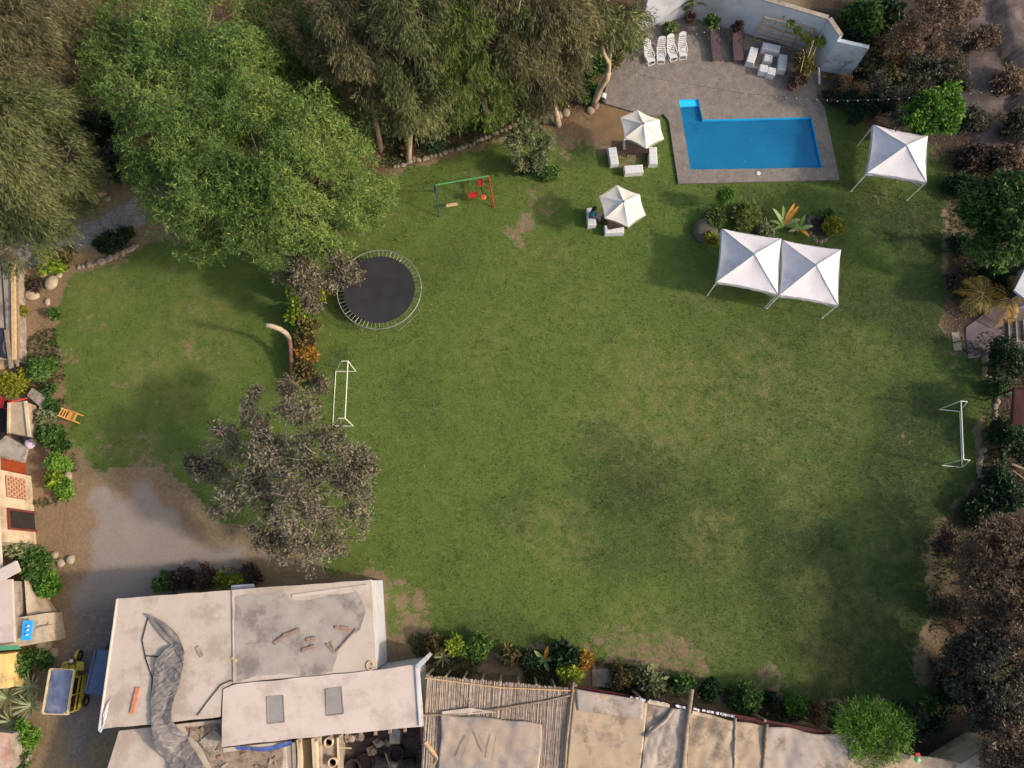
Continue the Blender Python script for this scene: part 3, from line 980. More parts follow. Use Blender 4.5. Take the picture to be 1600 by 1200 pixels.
# parasols
m_pole = M('dark_wood_pole', hx(80, 58, 44), hx(58, 42, 34), 5, .6, .1)
def parasol(label, verts_px, apex_px):
    Z = 2.1
    pts = [P(x, y, Z) for x, y in verts_px]
    c = sum(pts, Vector()) / 6; c.z = 0
    rr = sum((p - Vector((c.x, c.y, Z))).length for p in pts) / 6
    t = thing('parasol', label, 'parasol', c, 'cream six sided parasols')
    ap = Vector((c.x, c.y, 2.58))
    mb = MB(); n = 8
    for k in range(6):
        a, b_ = pts[k], pts[(k + 1) % 6]
        vs = []; fs = []
        for i in range(n + 1):
            for j in range(n + 1):
                u, w = i / n, j / n
                e = a * (1 - w) + b_ * w
                d = (Vector((c.x, c.y, Z)) - e).normalized()
                e = e + d * (.05 * 4 * w * (1 - w))
                p = e * (1 - u) + ap * u
                p.z -= .05 * math.sin(math.pi * u) * 4 * w * (1 - w)
                vs.append(p)
        for i in range(n):
            for j in range(n):
                q = i * (n + 1) + j
                fs.append((q, q + 1, q + n + 2, q + n + 1))
        mb.add(vs, fs)
        mb.add([a, b_, b_ - Vector((0, 0, .05)), a - Vector((0, 0, .05))], [(0, 1, 2, 3)])
    cn = mb.build('canopy', m_cream, t)
    MB().lathe((c.x, c.y, 2.56), [(.04, 0), (.05, .03), (.03, .07), (.02, .1)], 8).build('finial', m_pole, cn)
    mb = MB()
    for k in range(6):
        mb.tube([Vector((c.x, c.y, 2.5)), pts[k] - Vector((0, 0, .04))], .012, 5)
        q = pts[k] * .5 + Vector((c.x, c.y, 2.3)) * .5
        mb.tube([Vector((c.x, c.y, 1.85)), q], .01, 5)
    mb.build('ribs', m_pole, t)
    MB().tube([(c.x, c.y, .02), (c.x, c.y, 2.56)], .024, 8).build('pole', m_pole, t)
    MB().lathe((c.x, c.y, 0), [(.25, .01), (.25, .05), (.08, .09), (.05, .25), (.03, .26)], 12).build('base', m_steel, t)
    return c
c1 = parasol('cream parasol nearer the pool, over the bare earth pad and four benches', [(996, 172), (1031, 187), (1037.5, 217), (1010, 232), (976, 215), (969, 184)], (1008, 191))
c2 = parasol('cream parasol farther from the pool, with the seated person beside it', [(964, 289), (1000, 304), (1009, 336), (982, 355), (945, 341), (936, 307)], (977, 312))

# low dark tables below them
m_dark = M('dark_rattan', hx(66, 48, 40), hx(44, 32, 28), 14, .7, .4)
def low_table(label, c, sx, sy, rz):
    t = thing('low_table', label, 'table', Vector((c.x, c.y, 0)), 'dark low tables under the parasols')
    mb = MB().box((c.x, c.y, .44), (sx, sy, .04), rz).box((c.x, c.y, .395), (sx - .06, sy - .06, .05), rz)
    top = mb.build('tabletop', m_dark, t)
    for ix in (-1, 1):
        for iy in (-1, 1):
            d = rotz(Vector((ix * (sx / 2 - .06), iy * (sy / 2 - .06), 0)), rz)
            MB().box((c.x + d.x, c.y + d.y, .19), (.06, .06, .37), rz).build('leg', m_dark, t)
low_table('square dark table under the parasol nearer the pool', Vector((c1.x + .02, c1.y - .02, 0)), 1.25, .8, .02)
low_table('square dark table beside the seated person', Vector((c2.x - .05, c2.y, 0)), 1.1, .8, .2)

# tufted white benches and cube stools
def seat_proto(name, label, cat, L, W, Hh, nb, group):
    t = thing(name, label, cat, Vector((0, 0, 0)), group)
    MB().rbox((0, 0, Hh * .5 - .03), (L, W, Hh - .06), .025).build('body', m_white, t)
    mb = MB()
    mb.rbox((0, 0, Hh - .03), (L - .01, W - .01, .06), .03)
    cu = mb.build('cushion', m_white, t)
    mb = MB()
    m_btn = M('tuft_button', (.50, .48, .47), (.42, .41, .4), 8, .5, .05)
    for i in range(nb):
        for j in range(2):
            x = (i + .5) / nb * L - L / 2; y = (j - .5) * W * .46
            mb.lathe((x, y, Hh - .002), [(.035, 0), (.03, .004), (.008, .007)], 8)
            mb.bar((x, y - .09, Hh + .0005), (x, y + .09, Hh + .0005), .012, .004)
    mb.bar((-L * .44, 0, Hh + .0005), (L * .44, 0, Hh + .0005), .008, .004)
    mb.build('tufting', m_btn, cu)
    return t
bench0 = seat_proto('tufted_bench', None, 'bench', 1.02, .46, .42, 4, 'white tufted benches')
cube0 = seat_proto('cube_stool', None, 'stool', .46, .46, .42, 2, 'white cube stools')
_first = {}
def place_seat(proto, a_px, b_px, label, z=0.0, cube=False):
    a, b_ = P(a_px[0], a_px[1], z + .42), P(b_px[0], b_px[1], z + .42)
    c = (a + b_) / 2; d = b_ - a
    rz = math.atan2(d.y, d.x)
    loc = Vector((c.x, c.y, z))
    if proto.name not in _first:
        _first[proto.name] = 1
        proto.location = loc; proto.rotation_euler = (0, 0, rz); proto['label'] = label
        return proto
    return dup(proto, loc, rz, label)
place_seat(bench0, (956.5, 231), (960.5, 255), 'white tufted bench left of the dark table under the parasol nearer the pool')
place_seat(bench0, (976.5, 264.5), (1004, 262.5), 'white tufted bench below the dark table of the parasol nearer the pool')
place_seat(bench0, (1020, 231), (1021, 254), 'white tufted bench between the parasol and the pool deck edge')
place_seat(bench0, (923, 326), (925, 350), 'white tufted bench on which the person sits')
place_seat(bench0, (946, 358), (974, 357), 'white tufted bench standing below the second parasol, empty')
place_seat(bench0, (1179.5, 74), (1172.5, 97), 'white bench beside the brown lounger on the pool deck', ZD)
place_seat(bench0, (1193, 71), (1218, 76), 'white bench in front of the wooden trellis on the pool deck', ZD)
place_seat(bench0, (1224.5, 86), (1222, 108), 'white bench on the pool deck nearest the dry potted climber', ZD)
place_seat(cube0, (974.5, 222), (988, 222), 'white cube stool half under the first parasol, farther from the pool')
place_seat(cube0, (990, 225), (1003, 226), 'white cube stool under the first parasol, nearer the pool')
place_seat(cube0, (1195, 89), (1207, 91), 'white cube stool in the middle of the white seat set on the deck', ZD)
place_seat(cube0, (1187, 105), (1200, 107.5), 'white cube stool of the touching pair on the deck, on the brown lounger side', ZD)
place_seat(cube0, (1199.5, 109), (1212.5, 112), 'white cube stool of the touching pair on the deck, on the trellis side', ZD)

# low white plastic beach chairs
def beach_chair():
    t = thing('beach_chair', None, 'chair', Vector((0, 0, 0)), 'white plastic beach chairs')
    w = .44
    # local: faces -y
    mb = MB()
    bw = w / 2
    b0, b1 = Vector((0, .1, .2)), Vector((0, .62, .98))
    for k in range(9):
        u = k / 8 * .86 + .04
        p = b0 + (b1 - b0) * u
        mb.box(p, (w - .05, .02, .06), m=Matrix.Rotation(-.6, 3, 'X'))
    for sx in (-1, 1):
        mb.bar(b0 + Vector((sx * (bw - .02), 0, 0)), b0 + (b1 - b0) * .9 + Vector((sx * (bw - .03), 0, 0)), .035)
    arc = [b0 + (b1 - b0) * (.88 + .12 * math.sin(a)) + Vector((-math.cos(a) * (bw - .03), 0, 0)) for a in [math.pi * i / 8 for i in range(9)]]
    mb.tube(arc, .024, 6)
    for i in range(1, 8):
        p = arc[i]; q = b0 + (b1 - b0) * .84; q.x = p.x
        mb.bar(p, q, .05, .018)
    mb.build('backrest', m_white, t)
    mb = MB()
    for k in range(7):
        y = .1 - .46 * k / 6
        mb.box((0, y, .2 + .05 * k / 6), (w - .04, .062, .02))
    for sx in (-1, 1):
        mb.bar((sx * (bw - .015), .12, .19), (sx * (bw - .015), -.4, .245), .03)
    mb.build('seat', m_white, t)
    for sx in (-1, 1):
        MB().bar((sx * (bw - .02), -.36, .23), (sx * (bw - .02), -.44, .01), .032).bar((sx * (bw - .02), -.44, .016), (sx * (bw - .02), .25, .016), .03).build('leg', m_white, t)
        MB().bar((sx * (bw + .01), .3, .5), (sx * (bw + .01), -.2, .40), .045, .02).bar((sx * (bw + .01), -.18, .40), (sx * (bw + .01), -.2, .22), .03).build('armrest', m_white, t)
    MB().bar((-bw + .02, -.44, .03), (bw - .02, -.44, .03), .03).build('front_rail', m_white, t)
    return t
bc = beach_chair()
for i, (px, py, a, lb) in enumerate([(1013, 92, .38, 'leftmost of the four white beach chairs, nearest the big clay pots'), (1031, 90, .03, 'second white beach chair from the clay pots, facing straight ahead'),
                                     (1048, 86, .3, 'third white beach chair from the clay pots'), (1064.5, 83, .15, 'white beach chair at the lounger end of the row of four')]):
    loc = P(px, py, ZD)
    if i == 0: bc.location = loc; bc.rotation_euler = (0, 0, a); bc['label'] = lb
    else: dup(bc, loc, a, lb)

# brown sun loungers
m_rattan = M('brown_rattan', hx(98, 76, 78), hx(70, 54, 56), 20, .75, .5)
m_black = M('black_metal', hx(46, 44, 46), hx(30, 28, 30), 6, .5, .05)
def lounger():
    t = thing('sun_lounger', None, 'sun lounger', Vector((0, 0, 0)), 'brown sun loungers')
    # head towards +y
    mb = MB(); prof = [(-.95, .3), (-.6, .33), (-.2, .31), (.2, .34), (.35, .36), (.7, .5), (.98, .62)]
    vs = []; fs = []
    for y, z in prof:
        vs += [(-.27, y, z), (.27, y, z), (-.27, y, z - .03), (.27, y, z - .03)]
    for i in range(len(prof) - 1):
        a = i * 4
        fs += [(a, a + 1, a + 5, a + 4), (a + 2, a + 6, a + 7, a + 3), (a, a + 4, a + 6, a + 2), (a + 1, a + 3, a + 7, a + 5)]
    fs += [(0, 2, 3, 1), (24, 25, 27, 26)]
    mb.add(vs, fs); mb.build('bed', m_rattan, t)
    mb = MB()
    for sx in (-1, 1):
        for i in range(len(prof) - 1):
            mb.bar((sx * .285, prof[i][0], prof[i][1] - .02), (sx * .285, prof[i + 1][0], prof[i + 1][1] - .02), .035)
    for y, z in ((-.9, .27), (.2, .3), (.9, .55)): mb.bar((-.28, y, z), (.28, y, z), .03)
    mb.build('frame', m_black, t)
    for sx in (-1, 1):
        MB().tube(bez(Vector((sx * .29, .0, .33)), Vector((sx * .42, .12, .68)), Vector((sx * .3, .5, .42)), 8), .018, 6).build('armrest', m_black, t)
        for y in (-.85, .45):
            MB().bar((sx * .27, y, .3), (sx * .29, y, .0), .035).build('leg', m_black, t)
    return t
lg = lounger()
for i, (px, py, a, lb) in enumerate([(1116.5, 76, .03, 'brown sun lounger nearer the white beach chairs'), (1150.5, 77, -.02, 'brown sun lounger nearer the white bench set')]):
    loc = P(px, py, ZD)
    if i == 0: lg.location = loc; lg.rotation_euler = (0, 0, a); lg['label'] = lb
    else: dup(lg, loc, a, lb)

solo(MB().lathe(P(1185, 271, ZD), [(.09, .0), (.12, .02), (.115, .035), (.02, .045)], 14), 'skimmer_lid', m_white, 'small round white lid on the pool deck below the pool', 'lid')

# trampoline
m_mat = M('trampoline_mat', hx(50, 48, 52), hx(40, 38, 42), 1.5, .7, .1)
tc = P(592.5, 452, .88); tc.z = 0
t = thing('trampoline', 'large round black trampoline with a bare steel rim on the lawn', 'trampoline', tc)
R0, R1 = 2.14, 1.82
mb = MB(); vs = [(tc.x, tc.y, .84)]; fs = []
NS = 60; rings = [.35, .7, 1.0]
for r in rings:
    for k in range(NS):
        a = 2 * math.pi * k / NS
        vs.append((tc.x + R1 * r * math.cos(a), tc.y + R1 * r * math.sin(a), .84 + .035 * r * r))
for k in range(NS):
    j = (k + 1) % NS
    fs.append((0, 1 + k, 1 + j))
    for q in range(2):
        fs.append((1 + q * NS + k, 1 + (q + 1) * NS + k, 1 + (q + 1) * NS + j, 1 + q * NS + j))
mb.add(vs, fs).build('jumping_mat', m_mat, t, True)
mb = MB()
mb.tube([(tc.x + R0 * math.cos(2 * math.pi * k / 72), tc.y + R0 * math.sin(2 * math.pi * k / 72), .9) for k in range(73)], .024, 8)
mb.build('rim', m_steel, t, True)
mb = MB()
for k in range(NS):
    a = 2 * math.pi * (k + .5) / NS
    ca, sa = math.cos(a), math.sin(a)
    mb.tube([(tc.x + (R1 - .02) * ca, tc.y + (R1 - .02) * sa, .875), (tc.x + R0 * ca, tc.y + R0 * sa, .9)], .006 if k % 3 else .011, 4)
o = mb.build('springs', m_steel, t); o['kind'] = 'stuff'
for k in range(4):
    a0 = math.radians(45 + 90 * k)
    pr = []
    for da in (-.36, .36):
        a = a0 + da
        pr.append(Vector((tc.x + R0 * math.cos(a), tc.y + R0 * math.sin(a), 0)))
    e = Vector((math.cos(a0), math.sin(a0), 0)) * .04
    MB().tube([pr[0] + Vector((0, 0, .88)), pr[0] + e + Vector((0, 0, .05)), pr[0] * .95 + pr[1] * .05 + e + Vector((0, 0, .015)), pr[1] * .95 + pr[0] * .05 + e + Vector((0, 0, .015)), pr[1] + e + Vector((0, 0, .05)), pr[1] + Vector((0, 0, .88))], .012, 6).build('leg', m_steel, t)

# football goals
m_goal = M('goal_paint', (.70, .70, .58), (.56, .55, .44), 7, .5, .05)
def goal():
    t = thing('football_goal', None, 'goal', Vector((0, 0, 0)), 'small white football goals')
    w, h, d, td, r = 1.41, 1.92, 1.02, .3, .028       # opening faces -x
    for s in (-1, 1):
        MB().tube([(0, s * w, 0), (0, s * w, h)], r, 8).build('post', m_goal, t)
        MB().tube([(0, s * w, h), (td, s * w, h), (d, s * w, r)], r * .8, 8).build('side_brace', m_goal, t)
        MB().tube([(0, s * w, r), (d, s * w, r)], r * .8, 8).build('ground_bar', m_goal, t)
    MB().tube([(0, -w, h), (0, w, h)], r, 8).build('crossbar', m_goal, t)
    MB().tube([(d, -w, r), (d, w, r)], r * .8, 8).build('rear_bar', m_goal, t)
    return t
g0 = goal()
a, b_ = P(1467, 641), P(1470, 726)
g0.location = (a + b_) / 2; d = a - b_; g0.rotation_euler = (0, 0, math.atan2(d.y, d.x) - math.pi / 2)
g0['label'] = 'bare white tube goal at the shaded end of the lawn, near the stone edging'
a, b_ = P(556, 582), P(552, 664); d = a - b_
dup(g0, (a + b_) / 2, math.atan2(d.y, d.x) + math.pi / 2, 'bare white tube goal next to the croton hedge and grey tree')

# swing set
m_gr = M('green_paint', hx(92, 150, 96), hx(70, 120, 74), 8, .5, .05)
m_bl = M('blue_paint', hx(52, 74, 112), hx(38, 56, 88), 8, .5, .05)
m_rd = M('red_paint', hx(196, 52, 46), hx(160, 38, 36), 8, .5, .05)
m_or = M('orange_paint', hx(216, 100, 62), hx(180, 76, 44), 8, .5, .05)
m_plank = M('pale_plank', hx(206, 172, 140), hx(170, 136, 106), 10, .8, .2)
L0, L1 = P(680, 289, 2.0), P(763, 275, 2.0)
c = (L0 + L1) / 2; c.z = 0
t = thing('swing_set', 'metal swing set with green top bar, blue and red legs', 'swing set', c)
MB().tube([L0, L1], .04, 8).build('top_bar', m_gr, t)
ax = (L1 - L0).normalized(); pr = Vector((ax.y, -ax.x, 0))
for p, mm, s in ((L0, m_bl, -1), (L1, m_rd, 1)):
    for q in (-1, 1):
        f = Vector((p.x, p.y, 0)) + pr * q * .78 + ax * s * .12
        MB().tube([p, f], .032, 8).build('leg', mm, t)
    a = p * .45 + Vector((p.x, p.y, 0)) * .55
    MB().tube([a + pr * .42 + ax * s * .05, a - pr * .42 + ax * s * .05], .02, 6).build('cross_brace', mm, t)
def along(u): return L0 + (L1 - L0) * u
def swing(u0, u1, mm, w, zs, off):
    mid = (along(u0) + along(u1)) / 2
    sp = Vector((mid.x, mid.y, zs)) + pr * off
    hw = (along(u1) - along(u0)).length / 2
    o = MB().box(sp, (hw * 2 + .06, w, .04), math.atan2(ax.y, ax.x)).build('swing_seat', mm, t)
    for u, sg in ((u0, -1), (u1, 1)):
        MB().tube([along(u), sp + ax * sg * hw], .009, 4).build('chain', m_black, o)
swing(.14, .35, m_plank, .16, .42, .42)
swing(.60, .76, m_rd, .3, .5, .1)
# two-seat glider
q = along(.86)
o = MB().bar(Vector((q.x, q.y, .62)) + pr * .36, Vector((q.x, q.y, .62)) - pr * .36, .05).tube([q, Vector((q.x, q.y, .62))], .018, 6).build('glider_arm', m_black, t)
MB().lathe(Vector((q.x, q.y, .62)) - pr * .4, [(.14, 0), (.17, .03), (.12, .06)], 10).bar(Vector((q.x, q.y, .64)) - pr * .5, Vector((q.x, q.y, 1.0)) - pr * .55, .2, .03).build('glider_seat', m_rd, t)
MB().lathe(Vector((q.x, q.y, .62)) + pr * .4, [(.14, 0), (.17, .03), (.12, .06)], 10).build('glider_seat', m_or, t)

# bent bare trunk by the hedge
m_redwood = M('peeled_red_wood', hx(122, 82, 70), hx(96, 66, 58), 4, .8, .3)
m_palewood = M('peeled_pale_wood', hx(172, 154, 132), hx(140, 122, 104), 4, .8, .3)
base = P(457, 618); base.z = 0
t = thing('bare_trunk', 'curved peeled tree trunk with a red lower part and pale tip beside the hedge', 'tree trunk', base)
pth = [base + Vector((0, 0, -.1)), P(457, 600, .35), P(455.5, 570, .65), P(454, 545, .95), P(452, 528, 1.45)]
MB().tube(pth, [.15, .125, .115, .11, .108], 10).build('trunk', m_redwood, t, True)
MB().tube([P(452.3, 529, 1.42), P(447, 521, 1.95), P(438, 514.5, 2.45), P(426, 510, 2.8), P(415, 508, 3.0)], [.11, .125, .125, .12, .11], 10).build('tip', m_palewood, t, True)

# wooden chair and things along the left edge
m_chair = M('varnished_wood', hx(214, 160, 86), hx(176, 122, 60), 8, .6, .1)
cc = P(120, 653)
t = thing('wooden_chair', 'small varnished wooden chair standing on the lawn by the shrub row', 'chair', cc)
rz = -.33
def lc(x, y, z): return cc + rotz(Vector((x, y, z)), rz)
MB().box(lc(0, 0, .44), (.44, .42, .035), rz).build('seat', m_chair, t)
mb = MB()
for y in (-.19, .19): mb.bar(lc(-.2, y, .42), lc(-.36, y, .95), .04)
for k in range(3): mb.bar(lc(-.25 - .045 * k, -.2, .58 + .15 * k), lc(-.25 - .045 * k, .2, .58 + .15 * k), .03, .06)
mb.build('backrest', m_chair, t)
for x in (-.2, .2):
    for y in (-.19, .19): MB().bar(lc(x, y, .43), lc(x * 1.1, y, 0), .04).build('leg', m_chair, t)
mb = MB()
for y in (-.21, .21): mb.bar(lc(-.28, y, .64), lc(.3, y, .62), .045, .025); mb.bar(lc(.29, y, .62), lc(.27, y, .0), .035)
mb.bar(lc(.29, -.21, .6), lc(.29, .21, .6), .04)
mb.build('armrests', m_chair, t)

# ------------------------------------------------------------------ the seated person
def skin_mesh(name, verts, edges, radii, mat, parent, root=0, sub=2):
    me = bpy.data.meshes.new(name)
    off = wloc(parent)
    me.from_pydata([tuple(Vector(v)) for v in verts], edges, [])
    me.materials.append(mat)
    o = link(name, me, parent)
    md = o.modifiers.new('skin', 'SKIN')
    for i, r in enumerate(radii):
        sv = me.skin_vertices[0].data[i]
        rr = r if hasattr(r, '__len__') else (r, r)
        sv.radius = rr
        sv.use_root = (i == root)
    md.use_smooth_shade = True
    s = o.modifiers.new('smooth', 'SUBSURF'); s.levels = sub; s.render_levels = sub
    return o
m_skin = M('skin', hx(150, 104, 82), hx(132, 90, 70), 10, .6, .05)
m_teal = M('teal_shirt', hx(44, 150, 158), hx(34, 126, 136), 9, .85, .2)
m_jean = M('blue_jeans', hx(78, 88, 116), hx(58, 66, 92), 14, .9, .3)
m_hair = M('black_hair', hx(34, 30, 30), hx(22, 19, 20), 20, .6, .3)
m_shoe = M('dark_shoe', hx(60, 50, 48), hx(42, 36, 36), 10, .7, .1)
def person():
    seat = P(924, 337, .42)
    t = thing('person', 'black haired person in teal shirt and blue jeans sitting on a white bench', 'person', Vector((seat.x, seat.y, 0)))
    V = []; E = []; R = []
    def v(p, r, par=None):
        V.append(p); R.append(r); i = len(V) - 1
        if par is not None: E.append((par, i))
        return i
    pel = v((0, 0, .52), (.13, .11))
    wst = v((.0, 0, .68), (.12, .10), pel)
    che = v((.03, 0, .88), (.145, .11), wst)
    nk0 = v((.06, 0, 1.02), (.07, .07), che)
    nk1 = v((.10, 0, 1.09), (.05, .05), nk0)
    jaw = v((.145, 0, 1.14), (.062, .062), nk1)
    hd = v((.135, 0, 1.21), (.082, .088), jaw)
    cr = v((.115, 0, 1.275), (.07, .075), hd)
    nose = v((.225, 0, 1.165), (.012, .012), jaw)
    hands = []
    for s in (-1, 1):
        sh = v((.03, s * .17, .96), (.058, .06), che)
        el = v((.13, s * .24, .70), (.042, .042), sh)
        wr = v((.36, s * .10, .70), (.028, .03), el)
        pm = v((.42, s * .085, .715), (.03, .02), wr)
        for k in range(4):
            L = (.06, .072, .068, .052)[k]
            oy = (k - 1.5) * .018
            f1 = v((.45, s * .085 + oy, .725 + .004 * k), .0105, pm)
            f2 = v((.45 + L * .6, s * (.085 - .012) + oy, .735), .009, f1)
            v((.45 + L * .85, s * (.085 - .03) + oy, .72), .0075, f2)
        th1 = v((.41, s * .055, .735), .011, pm)
        v((.44, s * .035, .752), .009, th1)
        hp = v((.02, s * .09, .50), (.088, .085), pel)
        kn = v((.45, s * .115, .49), (.06, .06), hp)
        an = v((.43, s * .12, .11), (.036, .036), kn)
        v((.55, s * .125, .05), (.034, .03), an)
    body = skin_mesh('body', V, E, R, m_skin, t)
    skin_mesh('shirt', [(0, 0, .54), (0, 0, .68), (.03, 0, .88), (.058, 0, 1.0), (.03, -.17, .965), (.085, -.21, .82), (.03, .17, .965), (.085, .21, .82)],
              [(0, 1), (1, 2), (2, 3), (2, 4), (4, 5), (2, 6), (6, 7)], [(.16, .14), (.145, .125), (.165, .13), (.08, .08), (.085, .085), (.07, .07), (.085, .085), (.07, .07)], m_teal, t)
    skin_mesh('trousers', [(0, 0, .5), (.02, -.09, .51), (.45, -.115, .5), (.43, -.12, .12), (.02, .09, .51), (.45, .115, .5), (.43, .12, .12)],
              [(0, 1), (1, 2), (2, 3), (0, 4), (4, 5), (5, 6)], [(.14, .1), (.105, .1), (.08, .078), (.062, .062), (.105, .1), (.08, .078), (.062, .062)], m_jean, t)
    skin_mesh('hair', [(.09, 0, 1.2), (.10, 0, 1.27), (.06, 0, 1.16), (.045, 0, 1.06)], [(0, 1), (0, 2), (2, 3)], [(.092, .095), (.082, .086), (.075, .09), (.05, .07)], m_hair, t)
    def local(mb, name, mm):
        for i, q in enumerate(mb.v): mb.v[i] = tuple(Vector(q) + t.location)
        return mb.build(name, mm, t, True)
    for s in (-1, 1):
        local(MB().ball((.2, s * .032, 1.205), .012), 'eye', m_hair)
        local(MB().ball((.13, s * .088, 1.195), .026, k=(.6, .35, 1)), 'ear', m_skin)
        local(MB().rbox((.5, s * .125, .045), (.26, .095, .085), .03), 'shoe', m_shoe)
    local(MB().rbox((.207, 0, 1.125), (.012, .05, .012), .004), 'mouth', m_shoe)
    t.rotation_euler = (0, 0, -.12)
    ph = thing('phone', 'phone with a bright screen held in the hands of the seated person', 'phone', t.location + rotz(Vector((.49, 0, .735)), -.12))
    mm = Matrix.Rotation(-.12, 3, 'Z') @ Matrix.Rotation(-.5, 3, 'Y')
    MB().box(ph.location, (.15, .085, .01), m=mm).build('case', m_rd, ph)
    MB().box(ph.location + mm @ Vector((0, 0, .0065)), (.135, .072, .003), m=mm).build('screen', M('phone_glass', (.5, .52, .55), (.42, .45, .5), 10, .15, 0), ph)
person()

# ------------------------------------------------------------------ foliage palettes
def pal(name, a, b_, c, d=None, tr=.25):
    return leaf_mat(name, [hx(*a), hx(*b_), hx(*c)] + ([hx(*d)] if d else []), tr)
L_FEATHER = pal('leaf_feathery', (48, 66, 32), (82, 106, 48), (117, 141, 68), (152, 160, 84))
L_FEATHER2 = pal('leaf_feathery_deep', (40, 58, 28), (66, 88, 40), (98, 116, 54), (120, 126, 62))
L_EUCA = pal('leaf_gum', (46, 54, 32), (82, 90, 54), (120, 124, 76), (146, 140, 90))
L_EUCAB = pal('leaf_gum_brown', (50, 48, 34), (82, 80, 54), (112, 108, 72), (136, 126, 86))
L_EUCAG = pal('leaf_gum_green', (44, 56, 26), (78, 96, 42), (112, 128, 58), (132, 134, 70))
L_GREY = pal('leaf_grey_dry', (78, 72, 56), (112, 104, 84), (146, 134, 110), (160, 146, 122))
L_GREYB = pal('leaf_grey_brown', (78, 72, 58), (106, 99, 80), (130, 121, 100), (148, 138, 116))
L_BROWN = pal('leaf_russet', (62, 50, 41), (96, 78, 64), (126, 106, 86), (138, 116, 90))
L_DKGREY = pal('leaf_slate', (48, 46, 38), (72, 70, 56), (98, 94, 78))
L_GREEN = pal('leaf_green', (34, 54, 24), (56, 84, 36), (86, 116, 50), (112, 134, 62))
L_DARK = pal('leaf_dark', (24, 38, 24), (40, 60, 36), (64, 84, 48))
L_LIME = pal('leaf_lime', (70, 92, 22), (112, 134, 36), (150, 164, 54), (176, 178, 70))
L_BRIGHT = pal('leaf_bright', (44, 74, 20), (76, 116, 36), (112, 150, 52), (132, 164, 64))
L_YELLOW = pal('leaf_yellow', (88, 94, 26), (130, 130, 36), (164, 156, 48))
L_CROTON = pal('leaf_croton', (62, 56, 36), (90, 80, 48), (116, 104, 58), (102, 108, 50))
L_ORANGE = pal('leaf_orange', (110, 70, 30), (150, 106, 44), (170, 140, 54))
L_PURPLE = pal('leaf_purple', (54, 42, 40), (78, 64, 56), (98, 86, 66))
L_STRAW = pal('leaf_straw', (90, 70, 48), (130, 104, 72), (160, 132, 94))
L_AGAVE = pal('leaf_agave', (84, 92, 58), (122, 128, 88), (156, 156, 116))
L_GOLD = pal('leaf_gold_palm', (140, 100, 36), (178, 134, 56), (196, 160, 84), (150, 140, 70))
L_PALM = pal('leaf_palm', (60, 78, 36), (96, 112, 60), (136, 146, 92))

def BL(px, py, z, r, fl=.8):
    p = P(px, py, z)
    return (p.x, p.y, p.z, r, fl)
def under(blobs, k=1.0):
    return Vector((sum(b[0] for b in blobs) / len(blobs), sum(b[1] for b in blobs) / len(blobs), 0))

GT = 'trees of the grove behind the lawn'
A1 = [BL(*q) for q in [(270, 60, 6.5, 2.2), (185, 75, 6, 1.5), (340, 110, 7, 2.2), (225, 150, 6.8, 2.0), (300, 190, 7.2, 2.3), (165, 115, 5.5, 1.2), (390, 175, 7, 2.0), (245, 225, 6.3, 1.7), (330, 20, 6, 1.7), (200, 20, 6, 1.6), (270, 110, 6.2, 2.2), (350, 160, 6.4, 2.1), (310, 240, 6.2, 2.0), (160, 60, 5.6, 1.3), (390, 90, 6, 1.6), (150, 150, 5, 1.0)]]
tree('feathery_tree', 'largest bright green feathery tree of the grove, leaning over its twin', under(A1), A1, 'feather', 120000, L_FEATHER, BARK, .24, 1, size=.72, gap=-.55, shell=.5, gf=1.2)
A2 = [BL(*q) for q in [(440, 265, 7, 2.2), (350, 285, 6.8, 2.1), (520, 285, 6, 2.0), (540, 245, 5.6, 1.4), (300, 315, 5.8, 1.7), (420, 345, 5.6, 1.7), (480, 350, 5, 1.5), (272, 345, 5, 1.2), (350, 362, 4.8, 1.2), (555, 325, 4.6, 1.3), (480, 200, 6.5, 1.9), (592, 300, 4, 1.0), (430, 395, 4, .9), (400, 320, 6, 2.2), (460, 310, 6.2, 2.2), (520, 340, 5, 1.7), (570, 310, 4.6, 1.3), (255, 300, 5.4, 1.4), (310, 375, 4.6, 1.2), (400, 240, 6.6, 2.0), (230, 270, 5.4, 1.2), (500, 370, 4.4, 1.1)]]
tree('feathery_tree', 'bright green feathery tree whose crown hangs over the lawn nearest the trampoline', under(A2), A2, 'feather', 140000, L_FEATHER, BARK, .24, 2, size=.72, gap=-.55, shell=.5, gf=1.2)
A3 = [BL(*q) for q in [(480, 95, 4.5, 2.0), (530, 150, 4, 1.6), (430, 40, 5, 2.0), (400, 95, 4.6, 1.6), (545, 205, 3.8, 1.3), (470, 150, 4.2, 1.6), (580, 60, 3.6, 1.3), (505, 50, 4.2, 1.7), (440, 130, 4.4, 1.6)]]
tree('feathery_tree', 'deeper green lower feathery tree between the bright ones and the gum trees', under(A3), A3, 'feather', 56000, L_FEATHER2, BARK_DARK, .18, 3, size=.75, gap=-.5, shell=.5, gf=1.1)

